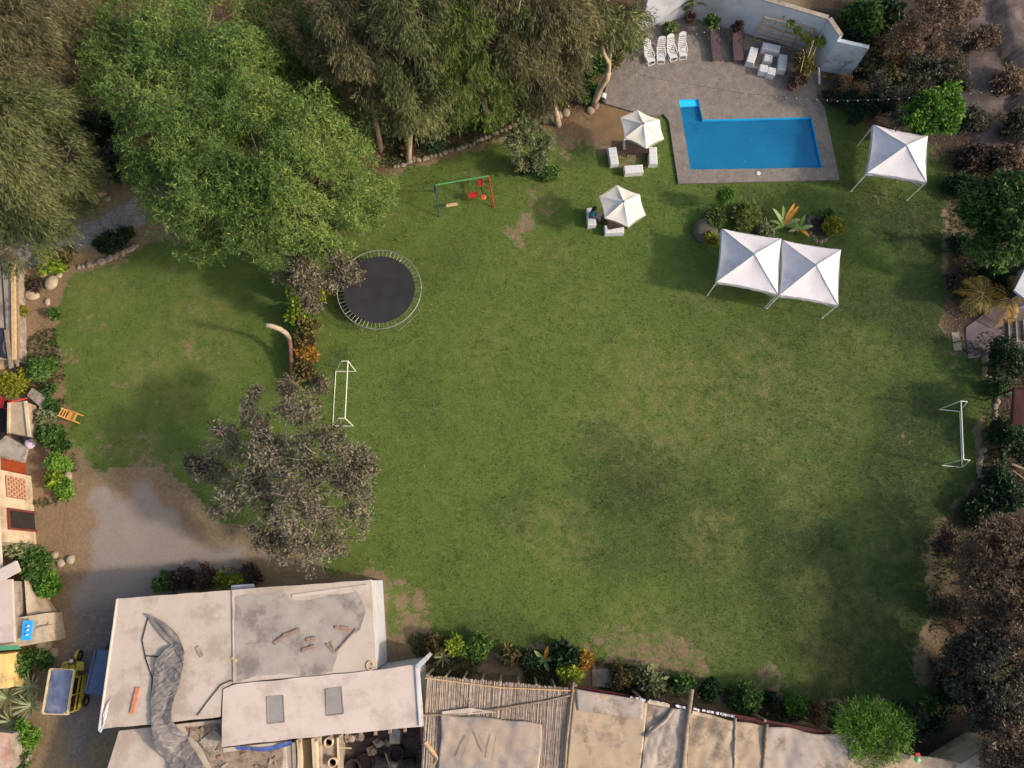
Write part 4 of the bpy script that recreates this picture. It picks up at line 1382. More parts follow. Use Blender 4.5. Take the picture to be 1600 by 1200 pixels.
def gum(label, base_px, blobs, n, lm, r0, seed, name='gum_tree', bark=BARK_PALE, gap=-.12, size=1.0, style='willow', shell=.45):
    b_ = [BL(*q) for q in blobs]
    if style == 'willow' and size == 1.0: n, size = int(n * 1.9), .72
    return tree(name, label, P(*base_px), b_, style, n, lm, bark, r0, seed, size, gap, shell, 4, gf=1.3)
gum('tall olive gum tree at the left edge, its pale trunk leaning above the path', (160, 302), [(20, 250, 7, 2.0), (72, 240, 6.5, 1.5), (112, 275, 4.5, 1.1), (40, 320, 5, 1.7), (92, 335, 3.4, 1.1), (30, 380, 3.4, 1.4), (118, 312, 2.8, .8), (-10, 320, 5, 1.8), (15, 180, 8, 1.8), (62, 175, 7, 1.2), (110, 232, 5.5, .9)], 34000, L_EUCA, .2, 11)
gum('dry olive gum tree in the upper left corner of the photo', (125, 165), [(30, 40, 8, 1.7), (80, 20, 7, 1.5), (10, 110, 7.5, 1.5), (70, 95, 6, 1.0), (112, 60, 5, .9), (-30, 40, 8, 2)], 16000, L_EUCAB, .17, 12)
gum('slim gum tree with a pale double trunk beside the feathery trees', (595, 235), [(578, 130, 5.5, .8), (560, 70, 7.5, 1.3), (600, 40, 7, 1.3), (540, 25, 8, 1.3), (515, 85, 6.5, .9)], 13000, L_EUCAB, .13, 13)
gum('gum tree with its foot in the stone border, olive crown over a straight trunk', (638, 250), [(640, 165, 4.5, 1.3), (652, 120, 6, 1.5), (625, 80, 7, 1.5), (665, 60, 7, 1.5), (692, 110, 5.5, 1.2), (640, 20, 9, 1.5), (690, 25, 8, 1.4), (612, 175, 3.4, .7), (676, 178, 3.2, .9)], 26000, L_EUCA, .15, 14)
gum('yellow green gum tree in the middle of the gum row above the stone border', (765, 190), [(720, 90, 6, 1.6), (762, 60, 7, 1.6), (742, 130, 4.5, 1.3), (782, 110, 5, 1.2), (720, 25, 8, 1.6), (770, 5, 8, 1.5), (706, 160, 3.2, .9), (765, 160, 3, 1.0)], 26000, L_EUCAG, .17, 15)
gum('brownish olive gum tree beside the pool deck at the end of the gum row', (872, 195), [(830, 110, 5, 1.3), (872, 80, 6, 1.5), (840, 50, 7, 1.5), (885, 66, 5.5, 1.1), (875, 130, 3.5, 1.0), (832, 165, 2.5, .8), (885, 20, 7, 1.3), (850, 5, 8, 1.5), (800, 60, 7, 1.3)], 28000, L_EUCAB, .17, 16)
gum('grey gum tree filling the gap at the top of the photo above the others', (800, 80), [(760, -40, 9, 1.8), (820, -30, 9, 1.8), (690, -40, 9, 1.7), (620, -30, 9, 1.6), (870, -20, 8, 1.5)], 15000, L_EUCAB, .2, 17)

# pale forked tree leaning at the deck
bz = P(929, 167)
t = thing('forked_tree', 'pale forked tree with a leaning bare trunk at the pool deck corner', 'tree', bz)
mb = MB()
f0 = P(951, 113, 2.3)
mb.tube([bz - Vector((0, 0, .1)), P(931, 155, .6), P(938, 138, 1.3), P(948, 124, 1.9), f0], [.24, .2, .17, .155, .145], 9)
mb.tube([f0 - Vector((0, 0, .08)), P(952, 100, 2.7), P(943, 82, 3.4), P(938, 66, 4.2)], [.13, .115, .1, .08], 8)
mb.tube([f0 - Vector((0, 0, .08)), P(954, 85, 3.1), P(962, 60, 3.9), P(970, 40, 4.6), P(975, 20, 5.2)], [.1, .085, .07, .055, .03], 7)
mb.tube([P(962, 60, 3.9), P(950, 40, 4.6), P(945, 25, 5.2)], [.05, .04, .03], 6)
mb.build('trunk', BARK_PALE, t, True)
FB = [BL(942, 40, 5, .8), BL(965, 28, 5.5, .9), BL(928, 15, 6, 1.1), BL(988, 30, 4.6, .7), BL(955, 5, 6, 1.0), BL(985, 62, 3.6, .45)]
V, ti = foliage(FB, 'willow', 9000, np.random.default_rng(3), 18, .9, -.3)
quads('crown', V, ti, L_EUCA, t)

def greytree(label, base_px, blobs, n, lm, seed, gap=-.3, r0=.13):
    b_ = [BL(*q) for q in blobs]
    return tree('dry_tree', label, P(*base_px), b_, 'sparse', int(n * 1.25), lm, BARK_TWIG, r0, seed, .95, gap, .3, 9, gf=1.9)
greytree('large dry grey brown tree standing between the driveway and the lawn', (478, 790), [(400, 645, 4, .8), (465, 640, 4.5, 1.0), (520, 685, 4, .7), (350, 690, 4, .9), (420, 710, 5, 1.2), (500, 710, 5.5, 1.3), (560, 715, 4.2, .8), (325, 740, 3.5, .8), (390, 765, 4.5, 1.2), (470, 780, 5.5, 1.3), (545, 770, 5, 1.0), (565, 745, 4, .7), (350, 790, 3.6, .7), (420, 825, 4.2, 1.0), (490, 835, 4.6, 1.1), (550, 815, 3.8, .8), (435, 865, 3.4, .6), (490, 880, 3.3, .6), (525, 855, 3.5, .5), (305, 725, 3, .5), (450, 605, 3.6, .5), (400, 615, 3.8, .4), (566, 715, 3.6, .5)], 26000, L_GREYB, 21, -.08)
greytree('small grey tree overhanging the trampoline rim', (482, 470), [(495, 385, 3.5, .75), (458, 402, 3.2, .75), (540, 420, 3.3, .5), (480, 440, 3.2, .8), (440, 430, 2.8, .45), (520, 440, 2.8, .5), (552, 432, 3, .38), (488, 475, 2.4, .5), (520, 395, 3.3, .5)], 9000, L_GREY, 22, -.4, .1)
greytree('small grey green tree with white blossom below the pool deck gum tree', (838, 255), [(822, 205, 2.4, .75), (800, 230, 2.2, .5), (848, 222, 2, .5), (838, 250, 1.2, .5), (815, 255, 1.1, .4)], 5000, L_AGAVE, 23, -.45, .06)

gum('big russet tree on the right edge of the lawn', (1545, 895), [(1555, 850, 2.8, 1.3), (1590, 815, 2.8, 1.0), (1540, 915, 2.8, 1.2), (1590, 915, 3.2, 1.6), (1548, 960, 2.6, .9), (1610, 980, 3.2, 1.5), (1515, 895, 2, .6), (1650, 880, 3.2, 1.6), (1540, 880, 2, 1.2), (1560, 930, 2, 1.3), (1580, 860, 2.2, 1.2), (1530, 930, 1.6, .8)], 30000, L_BROWN, .16, 24, 'russet_tree', BARK_DARK, -.4, .9, 'sparse', .4)
gum('dark slate leaved tree in the lower right corner between two russet trees', (1530, 1050), [(1540, 1010, 2.6, 1.0), (1510, 1060, 2.4, 1.0), (1560, 1070, 3, 1.3), (1590, 1030, 3, 1.2), (1530, 1110, 2.4, .9), (1492, 1020, 1.9, .6), (1590, 1110, 2.8, 1.1), (1535, 1050, 1.8, 1.1), (1560, 1090, 1.8, 1.2), (1520, 1020, 1.6, .8)], 25000, L_DKGREY, .15, 25, 'slate_tree', BARK_DARK, -.4, .95, 'sparse', .4)
gum('russet tree at the lower right corner over the pale roof', (1570, 1160), [(1580, 1150, 3.5, .8), (1605, 1180, 3.5, 1.0), (1555, 1185, 3, .6), (1590, 1210, 3.4, .9)], 9000, L_BROWN, .1, 26, 'russet_tree', BARK_DARK, -.4, .85, 'sparse', .4)
gum('leafy green tree at the right edge above the golden palms', (1545, 385), [(1540, 320, 4, 1.2), (1580, 310, 4.5, 1.4), (1518, 335, 3.2, .8), (1580, 370, 4, 1.2), (1540, 385, 3.2, .8), (1610, 340, 5, 1.5), (1560, 405, 2.6, .6)], 16000, L_GREEN, .14, 27, 'leafy_tree', BARK_DARK, -.45, 1.1, 'broad', .5)
gum('dense bright green tree behind the lone white tent', (1440, 210), [(1455, 165, 2.6, .85), (1475, 145, 2.6, .7), (1432, 178, 2.4, .65), (1486, 168, 2.4, .6), (1445, 192, 2, .6), (1480, 190, 1.9, .5)], 9000, L_BRIGHT, .09, 28, 'leafy_tree', BARK_DARK, -.6, 1.1, 'broad', .6)
gum('slate grey feathery tree between the bright tree and the white wall', (1405, 185), [(1440, 112, 3, .9), (1402, 150, 2.4, .75), (1482, 112, 3, .8), (1405, 188, 2.1, .5), (1375, 130, 2.4, .6), (1500, 135, 2.4, .5)], 9000, L_DKGREY, .08, 29, 'slate_tree', BARK_DARK, -.4, .9, 'sparse', .4)
gum('dark brown tree at the top right above the earth bank', (1450, 60), [(1440, 20, 4, 1.1), (1480, 50, 3.5, 1.0), (1420, 60, 3, .9), (1500, 5, 4, 1.1), (1460, 80, 2.4, .6)], 9000, L_BROWN, .1, 30, 'russet_tree', BARK_DARK, -.35, .9, 'sparse', .35)
gum('shaggy bright tree hanging over the cloth roof at the bottom', (1372, 1125), [(1345, 1140, 2.6, .8), (1385, 1148, 2.6, .8), (1362, 1172, 2.4, .75), (1330, 1160, 2.1, .5), (1398, 1130, 2, .5), (1365, 1125, 2.4, .6)], 13000, L_BRIGHT, .09, 31, 'shaggy_tree', BARK, -.6, .6, 'willow', .5)

# ------------------------------------------------------------------ shrubs, in beds
gs = 'shrubs in the left bed'
for i, (px, py, r, h, lm, sz, lb) in enumerate([
    (85, 412, .5, .8, L_LIME, 1.5, 'lime green large leaved shrub at the end of the stone path'),
    (102, 402, .5, .7, L_CROTON, 1.0, 'olive and yellow shrub behind the lime one at the path'),
    (170, 380, .62, .7, L_DARK, 1.0, 'dark green shrub with red blooms between path and stone edging'),
    (196, 366, .42, .6, L_DARK, .9, 'smaller dark shrub where the path goes under the feathery tree'),
    (66, 572, .6, 1.0, L_GREEN, 1.2, 'glossy green shrub at the upper end of the left shrub row'),
    (22, 600, .85, 1.1, L_YELLOW, .8, 'clipped yellow green hedge bush at the left edge above the red chair'),
    (80, 612, .28, .7, L_GREEN, .9, 'thin green shrub below the glossy one in the left row'),
    (82, 637, .36, .7, L_GREEN, 1.0, 'green shrub beside the slab ramp, just left of the wooden chair'),
    (72, 660, .42, .9, L_AGAVE, 1.2, 'greyish green shrub behind the wooden chair'),
    (86, 685, .62, 1.1, L_GREEN, 1.1, 'biggest round green shrub of the left row, right of the lilac bag'),
    (92, 722, .42, .9, L_BRIGHT, .9, 'bright green shrub opposite the orange door'),
    (86, 750, .34, .7, L_LIME, 1.2, 'lime shrub beside a pale stone near the lattice window'),
    (100, 766, .42, .6, L_BRIGHT, .9, 'last low shrub of the left row, at the bare tan ground'),
    (58, 447, .32, .35, L_PURPLE, .7, 'small purple plant between the pale boulders'),
    (38, 488, .32, .5, L_YELLOW, .7, 'small yellow flowering plant beside the long beams'),
    (85, 490, .25, .4, L_GREEN, .8, 'tiny green plant at the lawn corner near the boulders'),
    (32, 862, .55, 1.5, L_AGAVE, 1.0, 'grey green climbing shrub against the left house wall'),
    (60, 880, .75, 1.4, L_GREEN, 1.0, 'large green shrub beside the pale stones at the driveway'),
    (75, 918, .62, 1.0, L_BRIGHT, .9, 'bright green shrub spilling toward the asphalt above the blue crate'),
    (35, 1040, .62, .9, L_GREEN, .8, 'green hedge bush with white flowers under the green awning'),
    (70, 1030, .35, .6, L_GREEN, .8, 'small hedge bush beside the round stone at the drive'),
    (42, 1150, .62, .9, L_BRIGHT, .7, 'bright hedge bush below the agaves in the lower left corner'),
    (30, 1185, .6, .9, L_GREEN, .7, 'green hedge bush at the very lower left corner')]):
    bush(lb, px, py, r, h, lm, int(1500 * (r / .6) ** 2 + 400), 'broad', i, sz, group=gs)

gs = 'plants of the bed along the cloth and reed roofs'
for i, (px, py, r, h, lm, sz, lb, st) in enumerate([
    (682, 1004, .36, .9, L_CROTON, .9, 'olive yellow shrub at the house corner end of the bottom bed', 'broad'),
    (711, 1008, .36, 1.1, L_LIME, 1.0, 'tall pale stemmed shrub beside the olive yellow one in the bottom bed', 'broad'),
    (746, 1010, .6, 1.0, L_GREEN, .9, 'wide green shrub third from the house in the bottom bed', 'broad'),
    (797, 1022, .36, .8, L_CROTON, 1.1, 'rusty orange shrub in the bottom bed', 'broad'),
    (826, 1030, .36, .6, L_DARK, .9, 'dark little shrub between rusty and yellow plants', 'broad'),
    (882, 1022, .42, .8, L_DARK, 1.5, 'dark broad leaved shrub behind the lime mound', 'broad'),
    (892, 1048, .52, .8, L_LIME, .8, 'dense lime green mound at the corner of the reed roof', 'broad'),
    (915, 1030, .3, .8, L_ORANGE, 1.0, 'orange and yellow croton in the bottom bed', 'broad'),
    (972, 1055, .5, .8, L_CROTON, .7, 'olive round shrub right of the flat concrete step', 'broad'),
    (1014, 1064, .42, .9, L_AGAVE, 1.9, 'big leaved grey green shrub beside the olive round one', 'broad'),
    (1068, 1068, .4, .6, L_GREEN, .9, 'green shrub behind the tallest pole of the cloth roof', 'broad'),
    (1108, 1078, .5, .7, L_DARK, 1.0, 'dark low shrub right of the tallest pole', 'broad'),
    (1168, 1092, .66, 1.0, L_GREEN, .8, 'large round green shrub halfway along the cloth roof', 'broad'),
    (1205, 1090, .3, .5, L_DARK, .9, 'small dark shrub beside the bare patch of lawn', 'broad'),
    (1244, 1102, .42, .7, L_BRIGHT, .8, 'fresh green shrub close to the shaggy bright tree', 'broad'),
    (1272, 1112, .42, .7, L_STRAW, 1.1, 'dry straw coloured shrub left of the shaggy bright tree', 'sparse'),
    (1424, 1128, .6, .9, L_DARK, 1.0, 'dark green shrub right of the shaggy bright tree', 'broad'),
    (1452, 1098, .4, .8, L_GREEN, .9, 'green shrub with orange flowers at the lawn corner', 'broad'),
    (1462, 1128, .42, .7, L_DARK, .9, 'dark shrub at the shaded lower right path', 'broad'),
    (255, 908, .42, .7, L_GREEN, .9, 'green shrub at the left end of the bed behind the house', 'broad'),
    (285, 905, .5, .7, L_PURPLE, .9, 'purple leaved shrub in the bed behind the house', 'broad'),
    (318, 902, .45, .7, L_PURPLE, .9, 'purple leaved shrub left of the two lime ones behind the house', 'broad'),
    (347, 906, .26, .6, L_LIME, .9, 'lime shrub, first of the two behind the house', 'broad'),
    (371, 904, .24, .6, L_LIME, .9, 'lime shrub beside the white door canopy behind the house', 'broad'),
    (392, 896, .42, .7, L_PURPLE, .9, 'purple shrub right of the lime ones behind the house', 'broad')]):
    bush(lb, px, py, r, h, lm, int(1500 * (r / .6) ** 2 + 400), st, 100 + i, sz, group=gs)

gs = 'plants of the croton hedge'
for i, (px, py, r, h, lm, sz, lb) in enumerate([
    (462, 458, .4, 1.3, L_LIME, 1.2, 'lime shrub under the small grey tree, left of the yellow one'),
    (497, 456, .46, 1.4, L_YELLOW, 1.2, 'yellow shrub between the small grey tree and the trampoline'),
    (468, 492, .42, 1.1, L_LIME, 1.3, 'narrow leaved green shrub above the crotons of the hedge'),
    (482, 512, .42, 1.1, L_CROTON, 1.3, 'copper croton at the upper end of the hedge'),
    (481, 535, .42, 1.0, L_CROTON, 1.2, 'copper croton in the middle of the hedge beside the bent trunk'),
    (480, 556, .42, 1.0, L_ORANGE, 1.2, 'orange croton of the hedge level with the goal'),
    (480, 580, .42, 1.0, L_CROTON, 1.1, 'olive copper croton at the lower end of the hedge'),
    (505, 600, .36, .8, L_GREYB, .8, 'dry brown shrub between the hedge and the goal')]):
    bush(lb, px, py, r, h, lm, int(1500 * (r / .6) ** 2 + 500), 'broad', 200 + i, sz, group=gs)

gs = 'undergrowth below the grove'
for i, (px, py, r, h, lm, sz, lb, st) in enumerate([
    (670, 212, .9, 1.2, L_DARK, 1.1, 'dark green shrub right of the gum trunk at the stone border', 'broad'),
    (705, 195, .8, 1.2, L_DARK, 1.1, 'dark shrub in the shade under the gum crowns', 'broad'),
    (735, 190, .6, .9, L_GREEN, 1.0, 'green flowering shrub at the stone border', 'broad'),
    (762, 192, .45, .8, L_LIME, .9, 'yellow green shrub with red flowers at the stone border', 'broad'),
    (848, 140, .7, .9, L_PURPLE, .9, 'reddish shrub under the brownish gum tree', 'broad'),
    (790, 175, .7, .9, L_EUCAB, .9, 'olive brown shrub under the yellow green gum tree', 'broad'),
    (918, 145, .6, .9, L_GREEN, 1.0, 'green shrub at the foot of the forked tree', 'broad'),
    (935, 92, .8, 1.3, L_GREEN, 1.0, 'green shrub behind the forked tree by the deck edge', 'broad'),
    (955, 95, .55, .9, L_CROTON, .9, 'brown and yellow shrub against the forked trunk', 'broad'),
    (165, 195, 1.0, 1.3, L_DARK, 1.2, 'dark shrub in the gap between gum and feathery trees', 'broad'),
    (185, 255, .9, 1.2, L_DARK, 1.1, 'dark green shrub above the stone path', 'broad'),
    (130, 140, 1.1, 1.4, L_STRAW, 1.4, 'dry brown brush left of the feathery tree', 'sparse'),
    (105, 190, .9, 1.2, L_STRAW, 1.3, 'straw coloured brush under the left gum tree', 'sparse'),
    (150, 60, 1.0, 1.3, L_BROWN, 1.3, 'russet brush at the top between gum and feathery trees', 'sparse'),
    (550, 95, .9, 1.0, L_STRAW, 1.3, 'dry brush in the gap left of the slim gum tree', 'sparse'),
    (600, 150, .8, 1.0, L_BROWN, 1.2, 'russet brush behind the slim gum trunk', 'sparse'),
    (855, 268, .5, .6, L_GREEN, .9, 'low green shrub below the small grey green tree', 'broad'),
    (825, 262, .5, .6, L_DARK, .9, 'low dark shrub beside the small grey green tree', 'broad'),
    (875, 155, .5, .6, L_CROTON, .9, 'rusty shrub by the upper stone ring', 'broad'),
    (640, 235, .5, .5, L_STRAW, .9, 'low dry tuft at the foot of the bordered gum tree', 'sparse')]):
    bush(lb, px, py, r, h, lm, int(1500 * (r / .6) ** 2 + 300), st, 300 + i, sz, group=gs)

gs = 'shrubs on the right side'
for i, (px, py, r, h, lm, sz, lb, st) in enumerate([
    (1343, 172, .95, 1.5, L_DARK, .8, 'dark clipped round bush left of the lone tent', 'broad'),
    (1398, 80, 1.2, 1.6, L_STRAW, 1.4, 'dry straw brush below the white wall end', 'sparse'),
    (1350, 30, 1.0, 1.6, L_GREEN, 1.4, 'dark leafy plant behind the white wall corner', 'broad'),
    (1385, 25, 1.0, 1.5, L_DARK, 1.3, 'dark shrub behind the white wall at the top', 'broad'),
    (1330, 140, .6, .8, L_STRAW, 1.0, 'low dry shrub at the foot of the white wall end', 'sparse'),
    (1300, 150, .5, .6, L_PURPLE, .9, 'brownish shrub at the deck corner beside the dark bush', 'broad'),
    (1382, 110, .8, 1.0, L_EUCAB, 1.1, 'olive brown brush behind the dark round bush', 'sparse'),
    (1575, 130, .8, 1.0, L_BROWN, 1.2, 'russet brush on the earth bank at the right edge', 'sparse'),
    (1540, 60, .8, 1.0, L_BROWN, 1.2, 'russet brush at the top of the earth bank', 'sparse'),
    (1575, 250, 1.0, 1.3, L_BROWN, 1.2, 'russet brush below the earth bank', 'sparse'),
    (1525, 245, .8, 1.0, L_PURPLE, 1.0, 'brown purple shrub right of the lone tent', 'broad'),
    (1590, 200, .9, 1.3, L_DKGREY, 1.2, 'slate grey brush at the right edge of the earth bank', 'sparse'),
    (1578, 567, 1.05, 1.7, L_DARK, .8, 'big dark clipped bush at the stone edging by the patio', 'broad'),
    (1575, 690, 1.05, 1.3, L_DARK, .9, 'dark bush below the red awning', 'broad'),
    (1556, 745, .6, .9, L_DARK, .9, 'smaller dark bush at the end of the stone edging', 'broad'),
    (1562, 610, .4, .6, L_GREEN, .9, 'small green shrub between the edging and the red awning', 'broad'),
    (1516, 425, .4, .9, L_CROTON, 1.0, 'red leaved shrub behind the golden palms', 'broad'),
    (1550, 430, .8, 1.1, L_DARK, 1.2, 'dark shrub between green tree and golden palms', 'broad'),
    (1472, 850, .55, .9, L_PURPLE, .9, 'purple brown shrub at the lawn edge by the russet tree', 'sparse'),
    (1465, 1040, .5, .6, L_BROWN, .9, 'low russet shrub at the lawn edge by the slate tree', 'sparse'),
    (1500, 290, .7, .8, L_DARK, 1.1, 'dark shrub at the lawn edge above the leafy green tree', 'broad'),
    (1498, 380, .6, .8, L_DARK, 1.0, 'dark shrub at the lawn edge left of the leafy green tree', 'broad'),
    (1495, 440, .5, .6, L_PURPLE, 1.0, 'dull shrub at the lawn edge left of the golden palms', 'broad'),
    (1420, 110, .9, 1.2, L_DARK, 1.2, 'dark shrub in front of the dark brown tree', 'broad'),
    (1350, 95, .8, 1.0, L_EUCAB, 1.2, 'olive brown brush right of the stained wall end', 'sparse'),
    (1375, 160, .7, 1.0, L_DARK, 1.1, 'dark shrub wedged between round bush and slate tree', 'broad'),
    (1330, 65, .7, 1.0, L_DARK, 1.2, 'dark shrub directly behind the stained wall end', 'broad'),
    (1520, 190, .7, .9, L_DKGREY, 1.1, 'grey shrub on the bank right of the bright tree', 'sparse'),
    (1560, 300, .8, 1.0, L_DARK, 1.1, 'dark shrub under the top of the leafy green tree', 'broad'),
    (1530, 800, .7, .8, L_DARK, 1.1, 'dark shrub above the big russet tree', 'broad'),
    (1570, 780, .9, 1.1, L_DARK, 1.2, 'dark shrub between the planks and the russet tree', 'broad'),
    (1500, 960, .7, .9, L_BROWN, 1.1, 'russet shrub between the lawn and the russet tree', 'sparse'),
    (1485, 1090, .7, .8, L_DARK, 1.1, 'dark shrub at the foot of the slate tree', 'broad'),
    (1590, 340, .8, 1.2, L_GREEN, 1.1, 'green shrub under the leafy tree at the right edge', 'broad')]):
    bush(lb, px, py, r, h, lm, int(1500 * (r / .6) ** 2 + 300), st, 400 + i, sz, group=gs)

gs = 'plants of the island bed behind the joined tents'
bush('upright bright green plume plant at the pool side of the island bed', 1130, 312, .42, 1.7, L_BRIGHT, 2600, 'feather', 500, .8, group=gs, lobes=4, spread=.3)
bush('large arching ornamental grass in the island bed', 1165, 338, .8, .7, L_FEATHER2, 4200, 'feather', 501, 1.0, group=gs)
bush('arching ornamental grass tuft nearer the mossy rock', 1120, 345, .45, .6, L_FEATHER2, 1800, 'feather', 502, 1.1, group=gs)
bush('tuft of pale grass touching the back edge of the left joined tent', 1196, 360, .4, .5, L_AGAVE, 1000, 'feather', 503, 1.0, group=gs)
bush('yellow green bush growing on the mossy rock', 1110, 374, .32, .8, L_YELLOW, 900, 'broad', 504, .9, group=gs)
bush('yellow green bush in the stone ring right of the joined tents', 1303, 353, .46, .9, L_YELLOW, 1700, 'broad', 505, .9, group=gs)
bush('small dark green shrub behind the yellow green bush', 1295, 335, .3, .5, L_GREEN, 600, 'broad', 506, .9, group=gs)

# banana-like plants, agaves and palms
def strap_leaf(base, d, L, W, droop, n=7, lift=.6):
    """one broad arching leaf as a strip with a folded midrib"""
    d = Vector((d[0], d[1], 0)).normalized(); sd = Vector((-d.y, d.x, 0))
    rows = []
    for i in range(n + 1):
        u = i / n
        p = base + d * L * u * (1 - .15 * droop * u) + Vector((0, 0, L * (lift * u - droop * u * u)))
        w = W * (math.sin(math.pi * min(1, .1 + .9 * u)) ** .7) * (1 - .2 * u) if i < n else .004
        rows.append((p - sd * w / 2 + Vector((0, 0, w * .18)), p, p + sd * w / 2 + Vector((0, 0, w * .18))))
    vs = [q for r in rows for q in r]
    fs = []
    for i in range(n):
        a = i * 3
        fs += [(a, a + 1, a + 4, a + 3), (a + 1, a + 2, a + 5, a + 4)]
    return vs, fs
def plant_mat(name, c1, c2, sc=3): return M(name, hx(*c1), hx(*c2), sc, .55, .1)
m_ban = plant_mat('banana_leaf', (112, 138, 62), (78, 104, 44)); m_bano = plant_mat('banana_leaf_orange', (208, 150, 56), (172, 116, 44)); m_banp = plant_mat('banana_leaf_pale', (150, 160, 100), (110, 124, 74))
def leafy(name, label, px, py, leaves, cat='plant', group=None, z0=0):
    """leaves: (angle, length, width, droop, lift, material)"""
    b0 = P(px, py, z0)
    t = thing(name, label, cat, b0, group)
    MB().tube([b0 - Vector((0, 0, .05)), b0 + Vector((0, 0, .3))], [.07, .05], 7).build('stem', m_banp, t)
    for a, L, W, dr, li, mm in leaves:
        vs, fs = strap_leaf(b0 + Vector((0, 0, .25)), (math.cos(a), math.sin(a)), L, W, dr, lift=li)
        MB().add(vs, fs).build('leaf', mm, t, True)
    return t
leafy('broad_leaf_plant', 'broad leaved plant with two orange leaves in the island bed', 1222, 356, [(.9, 1.1, .24, .3, .9, m_bano), (1.15, 1.15, .26, .35, .9, m_bano), (1.7, 1.0, .24, .3, .8, m_ban), (2.3, 1.1, .24, .35, .8, m_banp), (2.9, .9, .22, .4, .6, m_ban), (.3, 1.0, .26, .5, .7, m_banp), (-.3, 1.1, .26, .5, .6, m_ban), (3.6, .8, .22, .5, .5, m_ban)])
leafy('broad_leaf_plant', 'broad leaved plant beside the stone ring with pale round leaves', 1246, 362, [(.2, .8, .26, .5, .6, m_banp), (1.2, .8, .22, .4, .8, m_ban), (2.2, .7, .2, .4, .7, m_ban), (-.7, .7, .2, .5, .5, m_bano), (3.4, .7, .22, .5, .6, m_banp)])
leafy('broad_leaf_plant', 'yellow leaved broad plant among the shrubs by the reed roof', 850, 1030, [(1.3, .7, .2, .4, .8, m_bano), (2.4, .7, .2, .4, .7, m_banp), (.2, .8, .22, .5, .6, m_banp), (-1.2, .6, .2, .5, .6, m_ban), (3.6, .6, .2, .5, .5, m_ban)])
m_agv = plant_mat('agave_leaf', (150, 156, 112), (116, 124, 84))
def agave(label, px, py, r, n, seed, mm=m_agv, group='spiky agave rosettes', w=.07, name='agave'):
    rn = random.Random(seed)
    b0 = P(px, py, .3); b0.z = 0
    t = thing(name, label, 'agave', b0, group)
    MB().lathe(b0, [(.1, -.03), (.12, .1), (.07, .25)], 9).build('core', mm, t)
    mb = MB()
    for k in range(n):
        a = 6.283 * k / n * 2.618 + rn.random() * .3
        li = rn.uniform(.25, 1.2)
        vs, fs = strap_leaf(b0 + Vector((0, 0, .2)), (math.cos(a), math.sin(a)), r * rn.uniform(.75, 1.1), w, li * .35, 5, li)
        mb.add(vs, fs)
    mb.build('leaves', mm, t, True)['kind'] = 'stuff'
agave('grey green agave at the left picture edge below the yellow wall', 10, 1090, .95, 34, 1)
agave('agave nearest the three-wheeler, upper of the pair', 48, 1072, .7, 30, 2)
agave('agave nearest the three-wheeler, lower of the pair', 48, 1103, .75, 32, 3)
agave('lowest agave at the left edge over the bright hedge', 18, 1128, .8, 30, 4)
agave('small agave at the house corner end of the bottom bed', 692, 1027, .5, 18, 5)

def palm(label, px, py, fronds, trunk_h, seed, lm, name='golden_palm', group=None):
    """feather palm: curved midribs with many leaflets; fronds: (angle, length, lift, droop)"""
    rng = np.random.default_rng(seed)
    b0 = P(px, py)
    t = thing(name, label, 'palm', b0, group)
    top = b0 + Vector((0, 0, trunk_h))
    MB().tube([b0 - Vector((0, 0, .1)), b0 + Vector((.03, 0, trunk_h * .5)), top], [.07, .055, .05], 7).build('trunk', BARK_PALE, t, True)
    for a, L, li, dr in fronds:
        d = Vector((math.cos(a), math.sin(a), 0)); sd = Vector((-d.y, d.x, 0))
        mid = []
        for i in range(26):
            u = i / 25
            mid.append(top + d * L * (u - .18 * dr * u * u) + Vector((0, 0, L * (li * u - dr * u * u))))
        base = []; ax = []
        for i in range(2, 26):
            for s in (-1, 1):
                tang = (mid[i] - mid[i - 1]).normalized()
                base.append(mid[i][:]); v = sd * s * 1.0 + tang * .55 + Vector((0, 0, -.25)); v.normalize(); ax.append(v[:])
        base = np.array(base); ax = np.array(ax)
        u = np.repeat(np.linspace(.08, 1, 24), 2)
        LL = .42 * np.sin(np.pi * (.12 + .84 * u)) + .08
        V = blades(base, ax, LL * rng.uniform(.85, 1.1, len(base)), np.full(len(base), .045), rng, up=1.2)
        fr = quads('frond', V, rng.uniform(.2, .95) + rng.normal(size=len(base)) * .08, lm, t)
        MB().tube(mid, [.018 * (1 - i / 26) + .004 for i in range(26)], 5).build('midrib', M('palm_midrib', hx(190, 170, 110), hx(160, 138, 84), 6, .7, .1), fr)
    return t
palm('golden orange palm at the lawn edge, nearer the goal', 1520, 470, [(2.2, 1.5, .7, .9), (2.75, 1.4, .5, .9), (3.7, 1.3, .4, .8), (4.1, 1.4, .4, .9), (1.5, 1.2, .8, .8), (5.2, 1.2, .5, .9), (.4, 1.0, .6, .9)], .9, 1, L_GOLD)
palm('golden palm in front of the pale house corner with a green drooping frond', 1556, 478, [(2.5, 1.5, .7, .9), (1.3, 1.4, .9, .8), (4.4, 1.6, .4, 1.0), (5.0, 1.4, .4, .9), (3.3, 1.1, .5, .9), (.2, 1.1, .5, .9)], 1.1, 2, L_GOLD)
palm('small green palm in a clay pot against the white wall corner', 1077, 31, [(1.2, 1.0, 1.0, .9), (2.3, 1.0, .9, .9), (.3, .9, .8, .9), (3.4, .8, .7, .9), (1.8, .9, 1.2, .8)], 1.3, 3, L_PALM, 'potted_palm')

